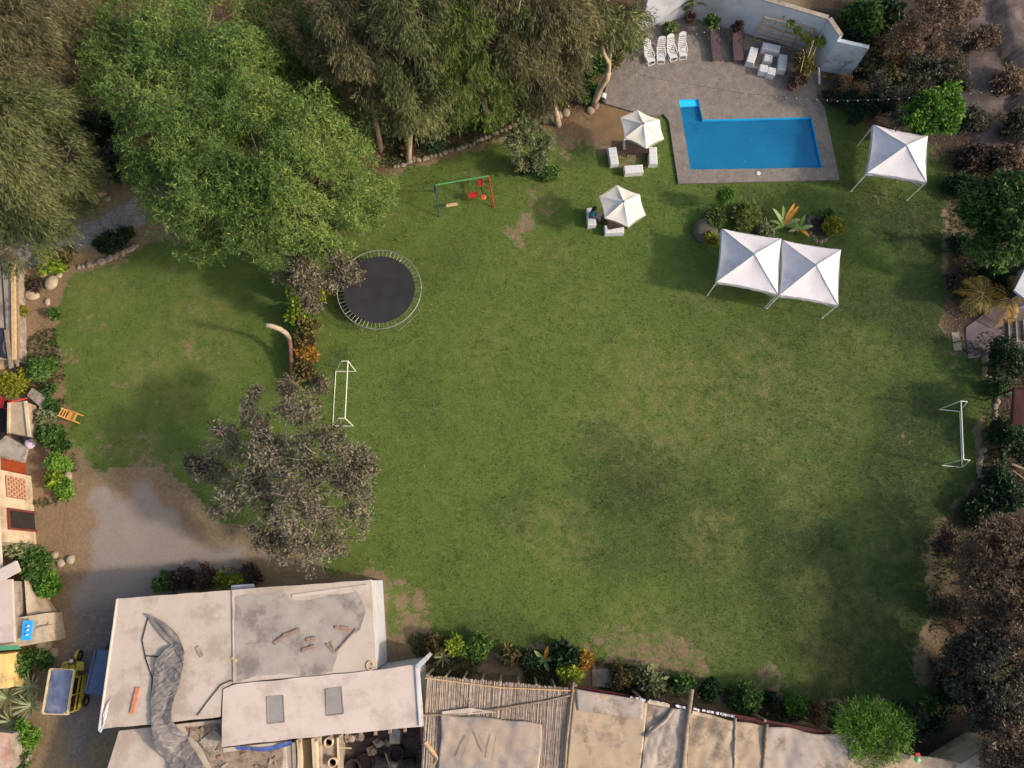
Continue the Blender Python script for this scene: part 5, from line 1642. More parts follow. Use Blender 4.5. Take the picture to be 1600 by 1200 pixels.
# pots
m_clay = M('terracotta', hx(142, 96, 78), hx(108, 72, 60), 5, .85, .2)
m_dkpot = M('dark_pot', hx(60, 48, 46), hx(42, 34, 34), 5, .7, .2)
m_potsoil = M('pot_soil', hx(70, 54, 44), hx(48, 38, 32), 9, .95, .5)
def pot(label, px, py, r, h, mm, z=ZD):
    b0 = P(px, py, z)
    t = thing('plant_pot', label, 'plant pot', b0, 'plant pots on the pool deck')
    MB().lathe(b0, [(r * .68, 0), (r * .8, h * .4), (r, h * .88), (r * 1.08, h * .9), (r * 1.08, h), (r * .9, h), (r * .86, h * .86)], 16).build('pot', mm, t, True)
    MB().lathe(b0 + Vector((0, 0, h * .85)), [(r * .86, 0), (r * .5, .02), (.05, .025)], 14).build('soil', m_potsoil, t)
pot('clay pot holding the small palm in the white wall corner', 1077, 33, .27, .45, m_clay)
pot('dark pot with a leafy plant between the palm and the loungers', 1112, 38, .24, .5, m_dkpot)
pot('clay pot behind the brown lounger against the white wall', 1151, 48, .22, .4, m_clay)
pot('big clay pot closest to the leftmost white beach chair', 999, 66, .33, .5, m_clay)
pot('clay pot at the deck edge left of the big clay pot', 985, 71, .3, .45, m_clay)
pot('orange clay pot at the lower end of the dry climber frame', 1236, 139, .22, .35, m_clay)
gs = 'potted shrubs on the pool deck'
for i, (px, py, r, h, lm, lb, z0) in enumerate([(1112, 36, .36, .9, L_GREEN, 'leafy shrub in the dark pot against the white wall', .6), (1151, 45, .2, .8, L_PURPLE, 'thin reddish shrub in the clay pot behind the lounger', .5), (999, 64, .3, .5, L_GREEN, 'low green shrub in the big clay pot', .6), (984, 66, .55, 1.5, L_PALM, 'tall mixed shrub in the pot at the deck edge', .5), (1048, 46, .4, .5, L_PALM, 'pale arching plant beside the row of beach chairs', .12), (1255, 105, .55, 1.3, L_CROTON, 'dry brown climber beside the wooden trellis', .12), (1243, 125, .4, .8, L_PURPLE, 'purple climber above the orange clay pot', .12)]):
    bush(lb, px, py, r, h, lm, int(900 * (r / .4) ** 2 + 300), 'broad', 600 + i, .9, group=gs, z0=z0)

# ------------------------------------------------------------------ stones
m_stone = M('field_stone', hx(150, 136, 118), hx(110, 98, 84), 4, .9, .4)
m_stone2 = M('pale_boulder', hx(178, 162, 138), hx(146, 128, 106), 3, .9, .4)
m_moss = M('mossy_rock', hx(110, 100, 92), hx(78, 72, 64), 2.5, .95, .6, stain=hx(96, 98, 56), stain_scale=1.5)
def stone_row(label, pts, n, r, seed, group, mm=m_stone, z=0):
    rn = random.Random(seed)
    W = [P(x, y, z) for x, y in pts]
    seg = [(W[i + 1] - W[i]).length for i in range(len(W) - 1)]
    tot = sum(seg)
    for k in range(n):
        d = (k + .5) / n * tot; i = 0
        while i < len(seg) - 1 and d > seg[i]: d -= seg[i]; i += 1
        p = W[i] + (W[i + 1] - W[i]) * (d / seg[i])
        rr = r * rn.uniform(.7, 1.25)
        p = p + Vector((rn.uniform(-.06, .06), rn.uniform(-.06, .06), rr * .18))
        solo(MB().rock(p, rr, seed * 100 + k), 'border_stone', mm, label, 'stone', group, True)
stone_row('pale rounded stone in the border row of the planted bed under the gum trees', [(612, 262), (650, 250), (690, 240), (735, 226), (775, 208), (800, 198), (830, 190)], 34, .15, 1, 'border stones under the gum trees')
stone_row('pale stone in the short row above the lawn near the earth pad', [(832, 191), (850, 188), (866, 186)], 6, .19, 2, 'border stones near the earth pad')
stone_row('stone of the small ring around the planted hole near the forked tree', [(856, 168), (870, 160), (884, 160), (888, 168)], 8, .13, 3, 'ring stones near the forked tree')
stone_row('flat stone in the curved edging between the path shrubs and the left lawn', [(122, 418), (150, 412), (178, 402), (200, 392), (216, 380)], 16, .17, 4, 'edging stones below the garden path')
stone_row('pale stone in the curved edging around the big dark clipped bush', [(1540, 556), (1536, 570), (1540, 585), (1550, 598), (1556, 612), (1556, 630), (1554, 650), (1553, 662)], 20, .15, 5, 'edging stones by the patio')
stone_row('pale stone in the lower edging beside the goal', [(1536, 700), (1531, 718), (1530, 735), (1531, 748)], 8, .15, 6, 'edging stones beside the goal')
stone_row('pale stone of the ring around the yellow green bush right of the tents', [(1266, 363), (1272, 372), (1281, 377), (1292, 376)], 7, .13, 7, 'ring stones right of the tents')
stone_row('dark stone at the back of the ring right of the tents', [(1262, 352), (1264, 342), (1274, 338), (1284, 342)], 6, .13, 8, 'dark ring stones right of the tents', m_moss)
stone_row('stone of the low edge behind the house bed by the driveway', [(318, 892), (340, 888), (365, 886), (385, 892)], 9, .13, 9, 'edge stones behind the house')
stone_row('flat stone of the step between shaggy tree and lawn corner', [(1310, 1112), (1345, 1110), (1380, 1112), (1420, 1114)], 8, .17, 10, 'edge stones at the lower right lawn corner')
for k, (px, py, r, mm, lb) in enumerate([(80, 441, .42, m_stone2, 'large pale boulder at the left lawn corner'), (92, 430, .2, m_stone2, 'small pale boulder touching the large one at the lawn corner'), (50, 461, .34, m_stone2, 'pale boulder below the purple plant'), (74, 472, .2, m_stone2, 'yellowish stone between the boulders and the lawn'),
        (106, 744, .24, m_stone2, 'pale stone beside the lime shrub near the lattice window'), (110, 874, .26, m_stone2, 'larger pale stone beside the driveway shrub'), (85, 867, .2, m_stone2, 'small pale stone nestled in the driveway shrub'), (95, 880, .2, m_stone2, 'flat pale stone left of the larger one at the driveway'), (68, 1008, .34, m_stone2, 'tan boulder between the terrace and the hedge bush'), (84, 1020, .3, m_stone2, 'rounded tan stone at the asphalt edge above the three-wheeler'),
        (1100, 362, .72, m_moss, 'big mossy rock at the left end of the island bed'), (1092, 352, .3, m_moss, 'small dark rock leaning on the big mossy rock'), (872, 180, .3, m_stone, 'long pale rock at the end of the short stone row'), (884, 176, .3, m_stone, 'pale rock against the earth pad edge'), (922, 172, .3, m_stone, 'pale rock at the foot of the forked tree'),
        (150, 312, .3, m_stone, 'brown rock at the foot of the leaning gum tree'), (166, 310, .26, m_stone, 'round rock right of the leaning gum tree foot'), (1538, 763, .2, m_stone, 'pale stone alone at the end of the right edging')]):
    solo(MB().rock(P(px, py, r * .12), r, 700 + k), 'boulder', mm, lb, 'boulder', None, True)
pl = struct(MB().prism(ragged([(1258, 340), (1285, 336), (1298, 352), (1294, 372), (1268, 366)], 0, .3, .05, 58), -.02, .02).build('planting_pit', m_potsoil))

# ------------------------------------------------------------------ buildings and walls
m_roof = M('roof_screed', hx(190, 174, 160), hx(178, 162, 147), .9, .95, .25, stain=hx(164, 147, 132), stain_scale=.55, ws=True)
m_roof2 = M('roof_pink_screed', hx(200, 184, 172), hx(190, 172, 160), .7, .95, .2, stain=hx(178, 160, 148), stain_scale=.6, ws=True)
m_patch = M('roof_grey_cement', hx(166, 154, 144), hx(146, 134, 124), 1.3, .95, .4, stain=hx(124, 114, 106), stain_scale=.7, ws=True)
m_wallw = M('white_plaster', (.56, .565, .60), (.50, .50, .54), .8, .9, .2, stain=(.42, .42, .44), stain_scale=.5, ws=True)
m_wallb = M('beige_plaster', hx(206, 186, 158), hx(186, 164, 136), 1.2, .9, .3, stain=hx(166, 144, 118), stain_scale=.9, ws=True)
m_conc = M('grey_concrete', hx(168, 154, 138), hx(140, 126, 112), 2, .9, .4, stain=hx(118, 106, 94), stain_scale=1.2, ws=True)
m_brick = M('red_brick', hx(150, 92, 72), hx(110, 66, 54), 9, .9, .5)
m_wood = M('weathered_wood', hx(160, 140, 118), hx(118, 100, 84), 7, .9, .4)
m_wood2 = M('new_timber', hx(208, 174, 130), hx(176, 140, 100), 6, .85, .2)
m_darkred = M('dark_red_paint', hx(84, 26, 26), hx(58, 20, 20), 5, .6, .1)
m_darkin = M('dark_interior', hx(52, 44, 42), hx(36, 30, 28), 3, .9, .1)
m_tile = M('broken_tile', hx(154, 122, 106), hx(140, 116, 102), 8, .9, .3)
m_tarp = M('grey_plastic_sheet', hx(128, 119, 115), hx(98, 91, 88), 2.2, .5, .25, spec=.4)
m_bluetarp = M('blue_plastic_sheet', hx(84, 104, 168), hx(64, 82, 140), 3, .6, .2)

def pp(pts, z): return [P(x, y, z) for x, y in pts]
def inset(poly, k):
    c = sum(poly, Vector()) / len(poly)
    return [p + (c - p).normalized() * k for p in poly]

ZR = 3.0
hp = pp([(185, 938), (362, 924), (582, 906), (590, 1046), (365, 1068), (350, 1075), (347, 1120), (158, 1138)], ZR)
hc = sum(hp, Vector()) / len(hp); hc.z = 0
m_housew = M('house_white_paint', (.43, .43, .455), (.38, .38, .40), .8, .9, .2, stain=(.33, .33, .34), stain_scale=.5, ws=True)
house = thing('house', 'pale flat roofed house with white end wall at the bottom left', 'house', hc)
MB().prism(inset(hp, .06), 0, ZR - .16).build('wall', m_housew, house)
rl = MB().prism(ragged([(182, 936), (362, 922), (365, 1068), (349, 1075), (345, 1121), (155, 1140)], ZR, .35, .03, 160), ZR - .16, ZR).build('roof', m_roof, house)
MB().prism(ragged([(362.2, 922), (580, 906), (588, 1046), (365.2, 1068)], ZR, .35, .02, 164), ZR - .16, ZR - .004).build('roof', m_roof, house)
MB().prism(ragged([(364, 932), (440, 926), (456, 940), (556, 924), (569, 955), (560, 985), (530, 1005), (518, 1048), (470, 1055), (440, 1050), (372, 1064)], ZR, .25, .09, 91), ZR - .01, ZR + .006).build('cement_patch', m_patch, house)
MB().prism(pp([(456, 929), (574, 913), (575, 918), (457, 934)], ZR), ZR - .01, ZR + .03).build('roof_ledge', m_roof2, house)
MB().tube([P(362.5, 923, ZR + .01), P(364, 995, ZR + .02), P(365, 1067, ZR + .01)], .035, 6).build('roof_joint', m_patch, house)
ap = pp([(349, 1076), (366, 1069), (588, 1047), (654, 1037), (661, 1134), (347, 1166)], ZR)
MB().prism(inset(ap, .05), 0, ZR - .17).build('wall', m_housew, house)
ax_ = MB().prism(ragged([(349, 1076), (366, 1069), (588, 1047), (654, 1037), (661, 1134), (347, 1166)], ZR, .4, .025, 162), ZR - .17, ZR + .05).build('roof', m_roof2, house)
for q in ([(418, 1089), (443, 1087), (445, 1128), (419, 1131)], [(509, 1077), (534, 1074), (537, 1115), (511, 1118)]):
    r_ = pp(q, ZR + .05)
    MB().prism(r_, ZR + .03, ZR + .062).build('skylight', M('skylight_sheet', hx(150, 142, 138), hx(136, 128, 124), 2, .5, .1), house)
    mb = MB()
    for i in range(4): mb.bar(r_[i] + Vector((0, 0, .01)), r_[(i + 1) % 4] + Vector((0, 0, .01)), .035, .05)
    mb.build('skylight_frame', m_conc, house)
MB().bar(P(650.5, 1036, ZR + .06), P(657, 1134, ZR + .06), .1, .12).build('roof_kerb', m_wallw, house)
mb = MB(); mb.prism(pp([(650, 1039), (663, 1027), (667, 1031), (657, 1043)], ZR), 0, ZR + .25).build('fin_wall', m_wallw, house)
for x, y in [(468.5, 1154), (494, 1151.5), (517.6, 1149), (542, 1146.5), (564, 1144), (587, 1141.5), (609.5, 1139), (633, 1136.5)]:
    a = P(x, y, ZR - .12)
    MB().box(a + Vector((0, -.02, 0)), (.12, .3, .14)).build('rafter_end', m_wood, house)
MB().rbox(P(379, 921, 2.6), (1.0, .42, .16), .05, .07).build('door_canopy', m_wallw, house)
MB().tube([P(183, 936, ZR + .02), P(178, 975, ZR + .03), P(155, 1139, ZR + .02)], .05, 6).build('roof_edge', m_roof2, house)
MB().sheet([P(176, 1090, ZR + .06), P(162, 1112, ZR + .06), P(151, 1138, ZR + .1), P(156, 1142, ZR + .1)], 6, 6, .04, 5, 3).build('white_rag', m_wallw, house)

# lower roof with rubble at the bottom edge
sp = pp([(186, 1142), (346, 1124), (349, 1169), (446, 1159), (452, 1290), (140, 1290)], 2.4)
sc_ = sum(sp, Vector()) / len(sp); sc_.z = 0
low = thing('outbuilding', 'lower rubble strewn roof below the house at the bottom edge', 'outbuilding', sc_)
MB().prism(inset(sp, .1), 0, 2.25).build('wall', m_wallb, low)
MB().prism(sp, 2.25, 2.4).build('roof', m_roof, low)
MB().prism(ragged([(290, 1134), (344, 1128), (347, 1175), (440, 1168), (444, 1260), (300, 1260), (330, 1200)], 2.4, .25, .1, 93), 2.38, 2.412).build('rubble_layer', M('rubble', hx(170, 148, 126), hx(120, 102, 86), 5, .95, .8, stain=hx(96, 84, 72), stain_scale=2.5, ws=True), low)
rn = random.Random(4)
for k in range(26):
    px, py = rn.uniform(290, 440), rn.uniform(1132, 1200)
    if px > 348 and py < 1172: continue
    if px < 330 and py > 1165: continue
    solo(MB().box(P(px, py, 2.44), (rn.uniform(.1, .35), rn.uniform(.05, .14), rn.uniform(.03, .07)), rn.uniform(0, 3)), 'rubble_piece', (m_tile, m_conc, m_wood)[k % 3], ['broken red tile lying in the rubble of the lower roof', 'broken grey concrete chunk lying in the rubble of the lower roof', 'short weathered wood piece lying in the rubble of the lower roof'][k % 3], 'rubble', 'rubble on the lower roof: ' + ['tile', 'concrete', 'wood'][k % 3])
solo(MB().prism(pp([(310, 1160), (333, 1140), (345, 1150), (330, 1182)], 2.5), 2.44, 2.47), 'board', m_conc, 'pale square board lying on the rubble below the house', 'board')

# crumpled grey plastic sheet lying over both roofs
path = [(262, 1018, 3.03), (266, 1024, 3.03), (268, 1032, 3.03), (267, 1044, 3.03), (262, 1070, 3.03), (256, 1100, 3.03), (254, 1126, 3.03), (262, 1146, 2.9), (272, 1165, 2.5), (290, 1195, 2.5), (310, 1240, 2.5)]
wid = [1.1, 1.35, 1.35, 1.25, 1.1, 1.0, .95, 1.0, 1.1, 1.35, 1.6]
C0 = [P(*q) for q in path]
nv, nu = 170, 56
pts = []
for j in range(nv + 1):
    s_ = j / nv * (len(C0) - 1); i = min(int(s_), len(C0) - 2); f = s_ - i
    p = C0[i] + (C0[i + 1] - C0[i]) * f; d = (C0[i + 1] - C0[i]); d.z = 0; d.normalize(); sd = Vector((-d.y, d.x, 0))
    w = wid[i] + (wid[i + 1] - wid[i]) * f
    for k in range(nu + 1):
        pts.append(p + sd * (k / nu - .5) * w)
arr = np.array([p[:] for p in pts])
arr[:, :2] += .14 * np.stack([nz(arr[:, :2], 1.4, 95), nz(arr[:, :2], 1.4, 96)], 1)
WQ = arr[:, :2] + .35 * np.stack([nz(arr[:, :2], .9, 180), nz(arr[:, :2], .9, 181)], 1)
w1 = np.abs(nz(WQ @ np.array([[.9, .5], [-.5, .9]]) * np.array([.7, 2.4]), 1.7, 97)); w2 = np.abs(nz(arr[:, :2] @ np.array([[.8, -.6], [.6, .8]]) * np.array([1, 3.0]), 2.3, 98)); w3 = np.abs(nz(arr[:, :2], 5.0, 99))
arr[:, 2] += .03 + .12 * np.abs(nz(arr[:, :2], 1.1, 170)) + .05 * (1 - np.minimum(1, w1 * 2.2)) + .012 * (1 - np.minimum(1, w2 * 2.5)) + .03 * (1 - np.minimum(1, w3 * 2.5))
mb = MB(); W_ = nu + 1
mb.add([Vector(a) for a in arr], [(j * W_ + k, j * W_ + k + 1, (j + 1) * W_ + k + 1, (j + 1) * W_ + k) for j in range(nv) for k in range(nu)])
pts = []
for j in range(61):                     # the loose fold that trails up to a point
    u = j / 60
    c_ = bez(P(231, 960, 3.04), P(276, 985, 3.04), P(288, 1024, 3.04), 61)[j]
    n_ = Vector((.75, .55, 0))
    w_ = .1 + .42 * math.sin(math.pi * min(1, u * .9 + .02))
    for k in range(11): pts.append(c_ - n_ * w_ * (k / 10 - .3))
ar2 = np.array([p[:] for p in pts])
ar2[:, 2] += .03 + .07 * np.abs(nz(ar2[:, :2] @ np.array([[.7, .7], [-.7, .7]]) * np.array([.8, 3.2]), 1.5, 171)) + .03 * np.abs(nz(ar2[:, :2], 4, 172))
mb.add([Vector(a) for a in ar2], [(j * 11 + k, j * 11 + k + 1, j * 11 + 12 + k, j * 11 + 11 + k) for j in range(60) for k in range(10)])
solo(mb, 'plastic_sheet', m_tarp, 'crumpled grey plastic sheet trailing across the house roof', 'plastic sheet')
for k, pts_ in enumerate([[(232, 962), (222, 1000), (228, 1030), (238, 1060), (236, 1090)], [(362, 1063), (345, 1070), (325, 1095), (308, 1118)], [(228, 1025), (250, 1026), (288, 1022)]]):
    solo(MB().tube([P(x, y, ZR + .03) for x, y in pts_], .022, 5), 'cable', m_dark, ['dark cable left of the grey plastic sheet on the roof', 'dark cable from the roof joint down to the rubble', 'dark cable crossing the grey plastic sheet'][k], 'cable')
m_orange = M('orange_plank', hx(206, 134, 96), hx(180, 108, 76), 6, .85, .2)
solo(MB().bar(P(215.5, 1074, ZR + .04), P(206, 1115, ZR + .04), .17, .05), 'plank', m_orange, 'orange plank lying on the left part of the house roof', 'plank')
for k, (x, y, a, L, lb) in enumerate([(455, 989, .35, .75, 'long broken red tile strip at the left of the cement patch'), (436, 1000, .6, .5, 'thin tile splinter left of the long tile strip'), (482, 1013, .3, .55, 'broken tile lying lowest on the cement patch'), (486, 999, .1, .4, 'faint tile strip in the middle of the cement patch'), (536, 983, -.25, .7, 'broken tile strip next to the thin stick on the roof')]):
    solo(MB().box(P(x, y, ZR + .04), (L, .14, .05), a).box(P(x, y, ZR + .04) + Vector((.1, .06, .0)), (L * .5, .09, .07), a + .12), 'roof_tile', m_tile, lb, 'roof tile', None)
solo(MB().bar(P(557, 983, ZR + .04), P(524, 1020, ZR + .04), .05), 'stick', m_wood, 'thin stick lying on the roof beside a broken tile', 'stick')
solo(MB().bar(P(510, 1006, ZR + .03), P(524, 1020, ZR + .03), .09, .05).bar(P(517, 1003, ZR + .03), P(522, 1016, ZR + .03), .06, .05), 'wood_scrap', m_wood, 'small wood scrap at the end of the thin stick', 'wood scrap')
solo(MB().tube([P(578, 1040, ZR + .03) + Vector((.14 * math.cos(a), .18 * math.sin(a), 0)) for a in np.linspace(0, 5.6, 16)], .025, 6), 'rope_coil', m_wood2, 'small tan rope ring near the white wall corner of the roof', 'rope')
solo(MB().box(P(366, 1030, ZR + .03), (.28, .08, .05), -.6), 'wood_scrap', m_wood2, 'short pale stick lying on the roof joint', 'wood scrap')
solo(MB().box(P(312, 1018, ZR + .03), (.45, .16, .03), -1.0), 'wood_scrap', m_conc, 'grey scrap lying right of the plastic sheet', 'wood scrap')
mb = MB(); mb.sheet([P(364, 1170, 2.5), P(456, 1158, 2.5), P(458, 1164, 2.5), P(366, 1176, 2.5)], 16, 3, .06, 3, 99)
solo(mb, 'plastic_sheet', m_bluetarp, 'narrow blue plastic sheet tucked under the annex roof edge', 'plastic sheet')

# the yard between lower roof and reed roof
m_yard = M('yard_floor', hx(96, 82, 76), hx(66, 56, 52), 2.2, .95, .5, stain=hx(120, 104, 94), stain_scale=1.2, ws=True)
slab('yard_floor', pp([(446, 1120), (668, 1120), (690, 1300), (446, 1300)], 0), -.05, .02, m_yard)
bw = thing('brick_wall', 'narrow red brick wall between the dark yard and the reed roof', 'wall', P(660, 1170, 0))
MB().prism(pp([(656.5, 1136), (663, 1135), (671, 1260), (663, 1260)], 2.2), 0, 2.2).build('bricks', m_brick, bw)
mb = MB()
for k in range(14):
    u = k / 14
    a = P(657.2 + 6.8 * u, 1137 + 122 * u, 2.215); b_ = P(663 + 8 * u, 1136 + 122 * u, 2.215)
    mb.bar(a, b_, .03, .03)
mb.build('mortar', m_conc, bw)['kind'] = 'stuff'
for k, (x0, x1, y0, zz, mm, lb) in enumerate([(446, 455, 1164, 2.3, m_conc, 'grey concrete strip left of the olive trough'), (455.5, 462, 1161, 2.34, m_conc, 'second grey concrete strip beside the rough plaster rib'), (463, 469, 1157, 2.4, m_wallb, 'rough pale plaster rib left of the olive trough'), (486.5, 493, 1154, 2.4, m_wallb, 'rough pale plaster rib right of the olive trough'), (494, 500, 1153, 2.0, m_conc, 'dark grey wall strip right of the plaster ribs')]):
    solo(MB().prism(ragged([(x0, y0), (x1, y0 - 1), (x1 + 5, 1270), (x0 + 5, 1270)], zz, .2, .03 if k in (2, 3) else .006, 101 + k), 0, zz), 'yard_wall', mm, lb, 'wall')
solo(MB().prism(pp([(469, 1157), (486, 1155), (490, 1270), (474, 1270)], 2.1), 1.9, 2.1), 'trough', M('olive_sheet', hx(132, 114, 76), hx(112, 94, 60), 1.5, .7, .2, ws=True), 'olive brown trough between two plaster ribs', 'trough')
tk = thing('pipe_wall', 'low plaster wall with two round concrete pipe mouths in the yard', 'wall', P(522, 1180, 0))
MB().prism(pp([(505, 1156), (527, 1153), (531, 1270), (508, 1270)], 1.5), 0, 1.5).build('wall', m_conc, tk)
MB().prism(pp([(526, 1153), (528.5, 1153), (532.5, 1270), (529.5, 1270)], 1.62), 1.5, 1.62).build('edge', m_wallb, tk)
for x, y in ((514, 1159.5), (520, 1191)):
    b0 = P(x, y, 1.7); b0.z = 1.5
    MB().lathe(b0, [(.2, 0), (.2, .32), (.155, .32), (.15, -.0)], 18).build('pipe', m_wallb, tk, True)
solo(MB().tube([P(529, 1168, 1.4), P(549, 1169, 1.4)], .03, 6), 'pole', m_wallb, 'short pale pole sticking out from the pipe wall', 'pole')
sk = thing('laundry_sink', 'pale laundry sink with a round basin in the dark yard', 'sink', P(619, 1149, 0))
MB().box(P(619, 1149, .45), (.46, .55, .85)).build('body', m_conc, sk)
MB().lathe(P(619, 1145, .88), [(.17, 0), (.19, .02), (.15, .03), (.12, .005)], 14).build('basin', m_steel, sk)
for k, (x, y, r, h, mm, lb) in enumerate([(622, 1173, .38, .7, m_dkpot, 'dark barrel below the laundry sink'), (572, 1190, .45, .3, m_dark, 'dark round tub at the bottom edge of the yard'), (554, 1196, .4, .5, m_dkpot, 'greenish dark drum in the yard beside the pipe wall')]):
    solo(MB().lathe(P(x, y, 0), [(r * .8, 0.02), (r, h * .5), (r * .92, h), (r * .75, h), (r * .7, h * .6)], 16), 'barrel', mm, lb, 'barrel')
rn = random.Random(8)
for k, (x, y) in enumerate([(545, 1152), (560, 1150), (576, 1152), (590, 1160), (605, 1160), (598, 1185), (612, 1192), (580, 1172), (640, 1190)]):
    solo(MB().box(P(x, y, .2), (rn.uniform(.25, .6), rn.uniform(.2, .4), rn.uniform(.2, .4)), rn.uniform(0, 3), taper=.9).rock(P(x + 4, y + 2, .42), .16, k), 'junk_heap', (m_conc, m_wood, m_dkpot)[k % 3], ['grey junk heap on the dark yard floor', 'brown wooden junk heap on the dark yard floor', 'dark junk heap on the dark yard floor'][k % 3], 'junk', 'junk heaps in the yard: ' + ['grey', 'brown', 'dark'][k % 3])
solo(MB().bar(P(602, 1176, 1.0), P(612, 1204, .3), .05), 'pole', m_wood, 'slim pole leaning across the middle of the yard', 'pole')
solo(MB().tube([P(664, 1160, 2.3), P(672, 1170, 2.32), P(684, 1184, 2.3), P(678, 1196, 2.2), P(682, 1230, 2.2)], [.11, .1, .1, .1, .1], 7), 'driftwood', m_wood2, 'pale bent branch lying at the corner of the reed roof', 'branch')

# reed roof on posts
ZB = 2.45
rc = P(775, 1150, 0)
reed = thing('reed_shelter', 'open shelter roofed with grey cane reeds on wooden posts', 'shelter', rc)
m_reed = M('grey_reed', hx(166, 148, 132), hx(120, 104, 92), 5, .9, .3, ws=True)
m_reed2 = M('grey_reed_light', hx(186, 168, 150), hx(146, 128, 114), 5, .9, .3, ws=True)
T0, T1, B0, B1 = P(668, 1057, ZB), P(894, 1077, ZB), P(655, 1270, ZB - .3), P(880, 1270, ZB - .3)
rn = random.Random(12)
for nm, mm, odd in (('reeds', m_reed, 0), ('reeds', m_reed2, 1)):
    mb = MB()
    for i in range(odd, 340, 2):
        u = i / 339
        a = T0 + (T1 - T0) * u; b_ = B0 + (B1 - B0) * u
        o_ = Vector((0, rn.uniform(-.02, .07), rn.uniform(-.02, .04)))
        w_ = rn.uniform(-.035, .035)
        mb.tube([a + o_, a * .5 + b_ * .5 + Vector((w_, 0, rn.uniform(-.02, .035))), b_], rn.uniform(.018, .03), 4, False)
    mb.build(nm, mm, reed)['kind'] = 'stuff'
MB().sheet([T0 + Vector((.02, -.03, -.05)), T1 + Vector((-.02, -.03, -.05)), B1 - Vector((0, 0, .05)), B0 - Vector((0, 0, .05))], 30, 20, .01, 1, 190).build('mat', m_reed, reed)
for k in range(9):
    u = k / 8
    a = T0 + (T1 - T0) * u
    a = Vector((a.x + .02, a.y + .05, 0))
    MB().tube([a + Vector((0, 0, -.05)), a + Vector((0, .03, ZB + .3))], [.06, .05], 7).build('post', m_wood, reed)
MB().tube([T0 + Vector((-.1, -.05, .07)), (T0 + T1) / 2 + Vector((0, -.18, .07)), T1 + Vector((.1, -.05, .07))], .03, 6).build('purlin', m_wood2, reed)
MB().tube([P(655, 1118, ZB + .05), P(720, 1116, ZB + .06), P(790, 1106, ZB + .06), P(850, 1096, ZB + .06), P(893, 1086, ZB + .06)], .045, 6).build('cane_beam', m_wood, reed)
mb = MB(); mb.sheet([P(688, 1116, ZB + .06), P(846, 1132, ZB + .06), P(842, 1270, ZB - .1), P(682, 1270, ZB - .1)], 46, 40, .05, 1.1, 110)
sh = solo(mb, 'cloth_sheet', M('dusty_cloth', hx(176, 156, 136), hx(152, 134, 120), 1.0, .95, .25, stain=hx(138, 128, 124), stain_scale=.8, ws=True), 'dusty tan cloth spread over the reeds of the shelter', 'cloth', None, True)
mb = MB(); mb.sheet([P(690, 1112, ZB + .1), P(735, 1106, ZB + .1), P(778, 1113, ZB + .1), P(692, 1119, ZB + .1)], 16, 6, .03, 2.5, 112)
solo(mb, 'cloth_sheet', m_roof, 'narrow folded cloth flap over the reed roof above the big cloth', 'cloth')
for k, (a, b_) in enumerate([((727, 1085), (742, 1106)), ((746, 1145), (763, 1178)), ((733, 1152), (720, 1186)), ((775, 1150), (768, 1188))]):
    solo(MB().bar(P(a[0], a[1], ZB + .17), P(b_[0], b_[1], ZB + .17), .035), 'stick', m_wood, ['loose stick on the bare reeds of the shelter', 'loose stick on the cloth, right of the pair', 'loose stick on the cloth leaning left', 'loose stick on the cloth, rightmost'][k], 'stick')

# cloth roofed shelter
m_c1 = M('old_canvas_tan', hx(180, 158, 132), hx(164, 142, 118), .8, .95, .2, stain=hx(132, 114, 98), stain_scale=.9, ws=True)
m_c2 = M('old_canvas_grey', hx(172, 158, 146), hx(158, 142, 128), 1.0, .95, .2, stain=hx(128, 112, 96), stain_scale=.8, ws=True)
ZC = 2.4
cs = thing('cloth_shelter', 'long shelter roofed with old tan canvas panels on poles along the bottom edge', 'shelter', P(1100, 1170, 0))
def hump(amp, f, sd):
    def fn(p, u, v):
        p.z += amp * abs(math.sin((u * f + v * 1.3) * 3.14 + sd)) * .5
    return fn
for k, (q, mm, zz) in enumerate([([(897, 1076), (1012, 1096), (992, 1290), (876, 1290)], m_c1, .06), ([(1010, 1098), (1079, 1108), (1062, 1290), (990, 1290)], m_c2, .02), ([(1078, 1109), (1196, 1134), (1182, 1290), (1062, 1290)], m_c1, .05), ([(1195, 1133), (1330, 1153), (1318, 1300), (1180, 1300)], m_c2, .02), ([(1326, 1156), (1500, 1192), (1500, 1320), (1316, 1320)], m_c1, .0)]):
    c4 = [P(x, y, ZC + zz - (.25 if i > 1 else 0)) for i, (x, y) in enumerate(q)]
    MB().sheet(c4, 34, 44, .022 if k == 0 else .05, 1.6, 120 + k, .02, hump(.05 if k else .015, 2 + k, k)).build('canvas_panel', mm, cs, True)
MB().sheet([P(899, 1077, ZC + .1), P(1006, 1094, ZC + .1), P(1004, 1124, ZC + .08), P(902, 1110, ZC + .08)], 26, 10, .02, 2, 126).build('canvas_flap', m_c2, cs, True)
MB().tube([P(1081, 1077, ZC + .1), P(1072, 1145, ZC + .1), P(1064, 1230, ZC - .05)], [.1, .095, .09], 8).build('ridge_pole', m_wood, cs, True)
MB().tube([P(1198, 1132, ZC + .1), P(1190, 1230, ZC - .05)], .075, 8).build('ridge_pole', m_wood, cs, True)
MB().tube([P(1149, 1122, ZC + .08), P(1146, 1240, ZC - .06)], .055, 8).build('ridge_pole', m_c2, cs, True)
MB().tube([P(1052, 1108, ZC + .1), P(1040, 1125, ZC + .1), P(1008, 1150, ZC + .06)], [.08, .09, .07], 7).build('cloth_roll', m_c2, cs, True)
MB().tube([P(896, 1066, ZC + .15), P(886, 1150, ZC + .08), P(878, 1270, ZC - .1)], .055, 7).build('edge_pole', m_wood, cs, True)
MB().bar(P(905, 1075, ZC - .25), P(1320, 1150, ZC - .25), .16, .14).build('front_beam', m_darkred, cs)
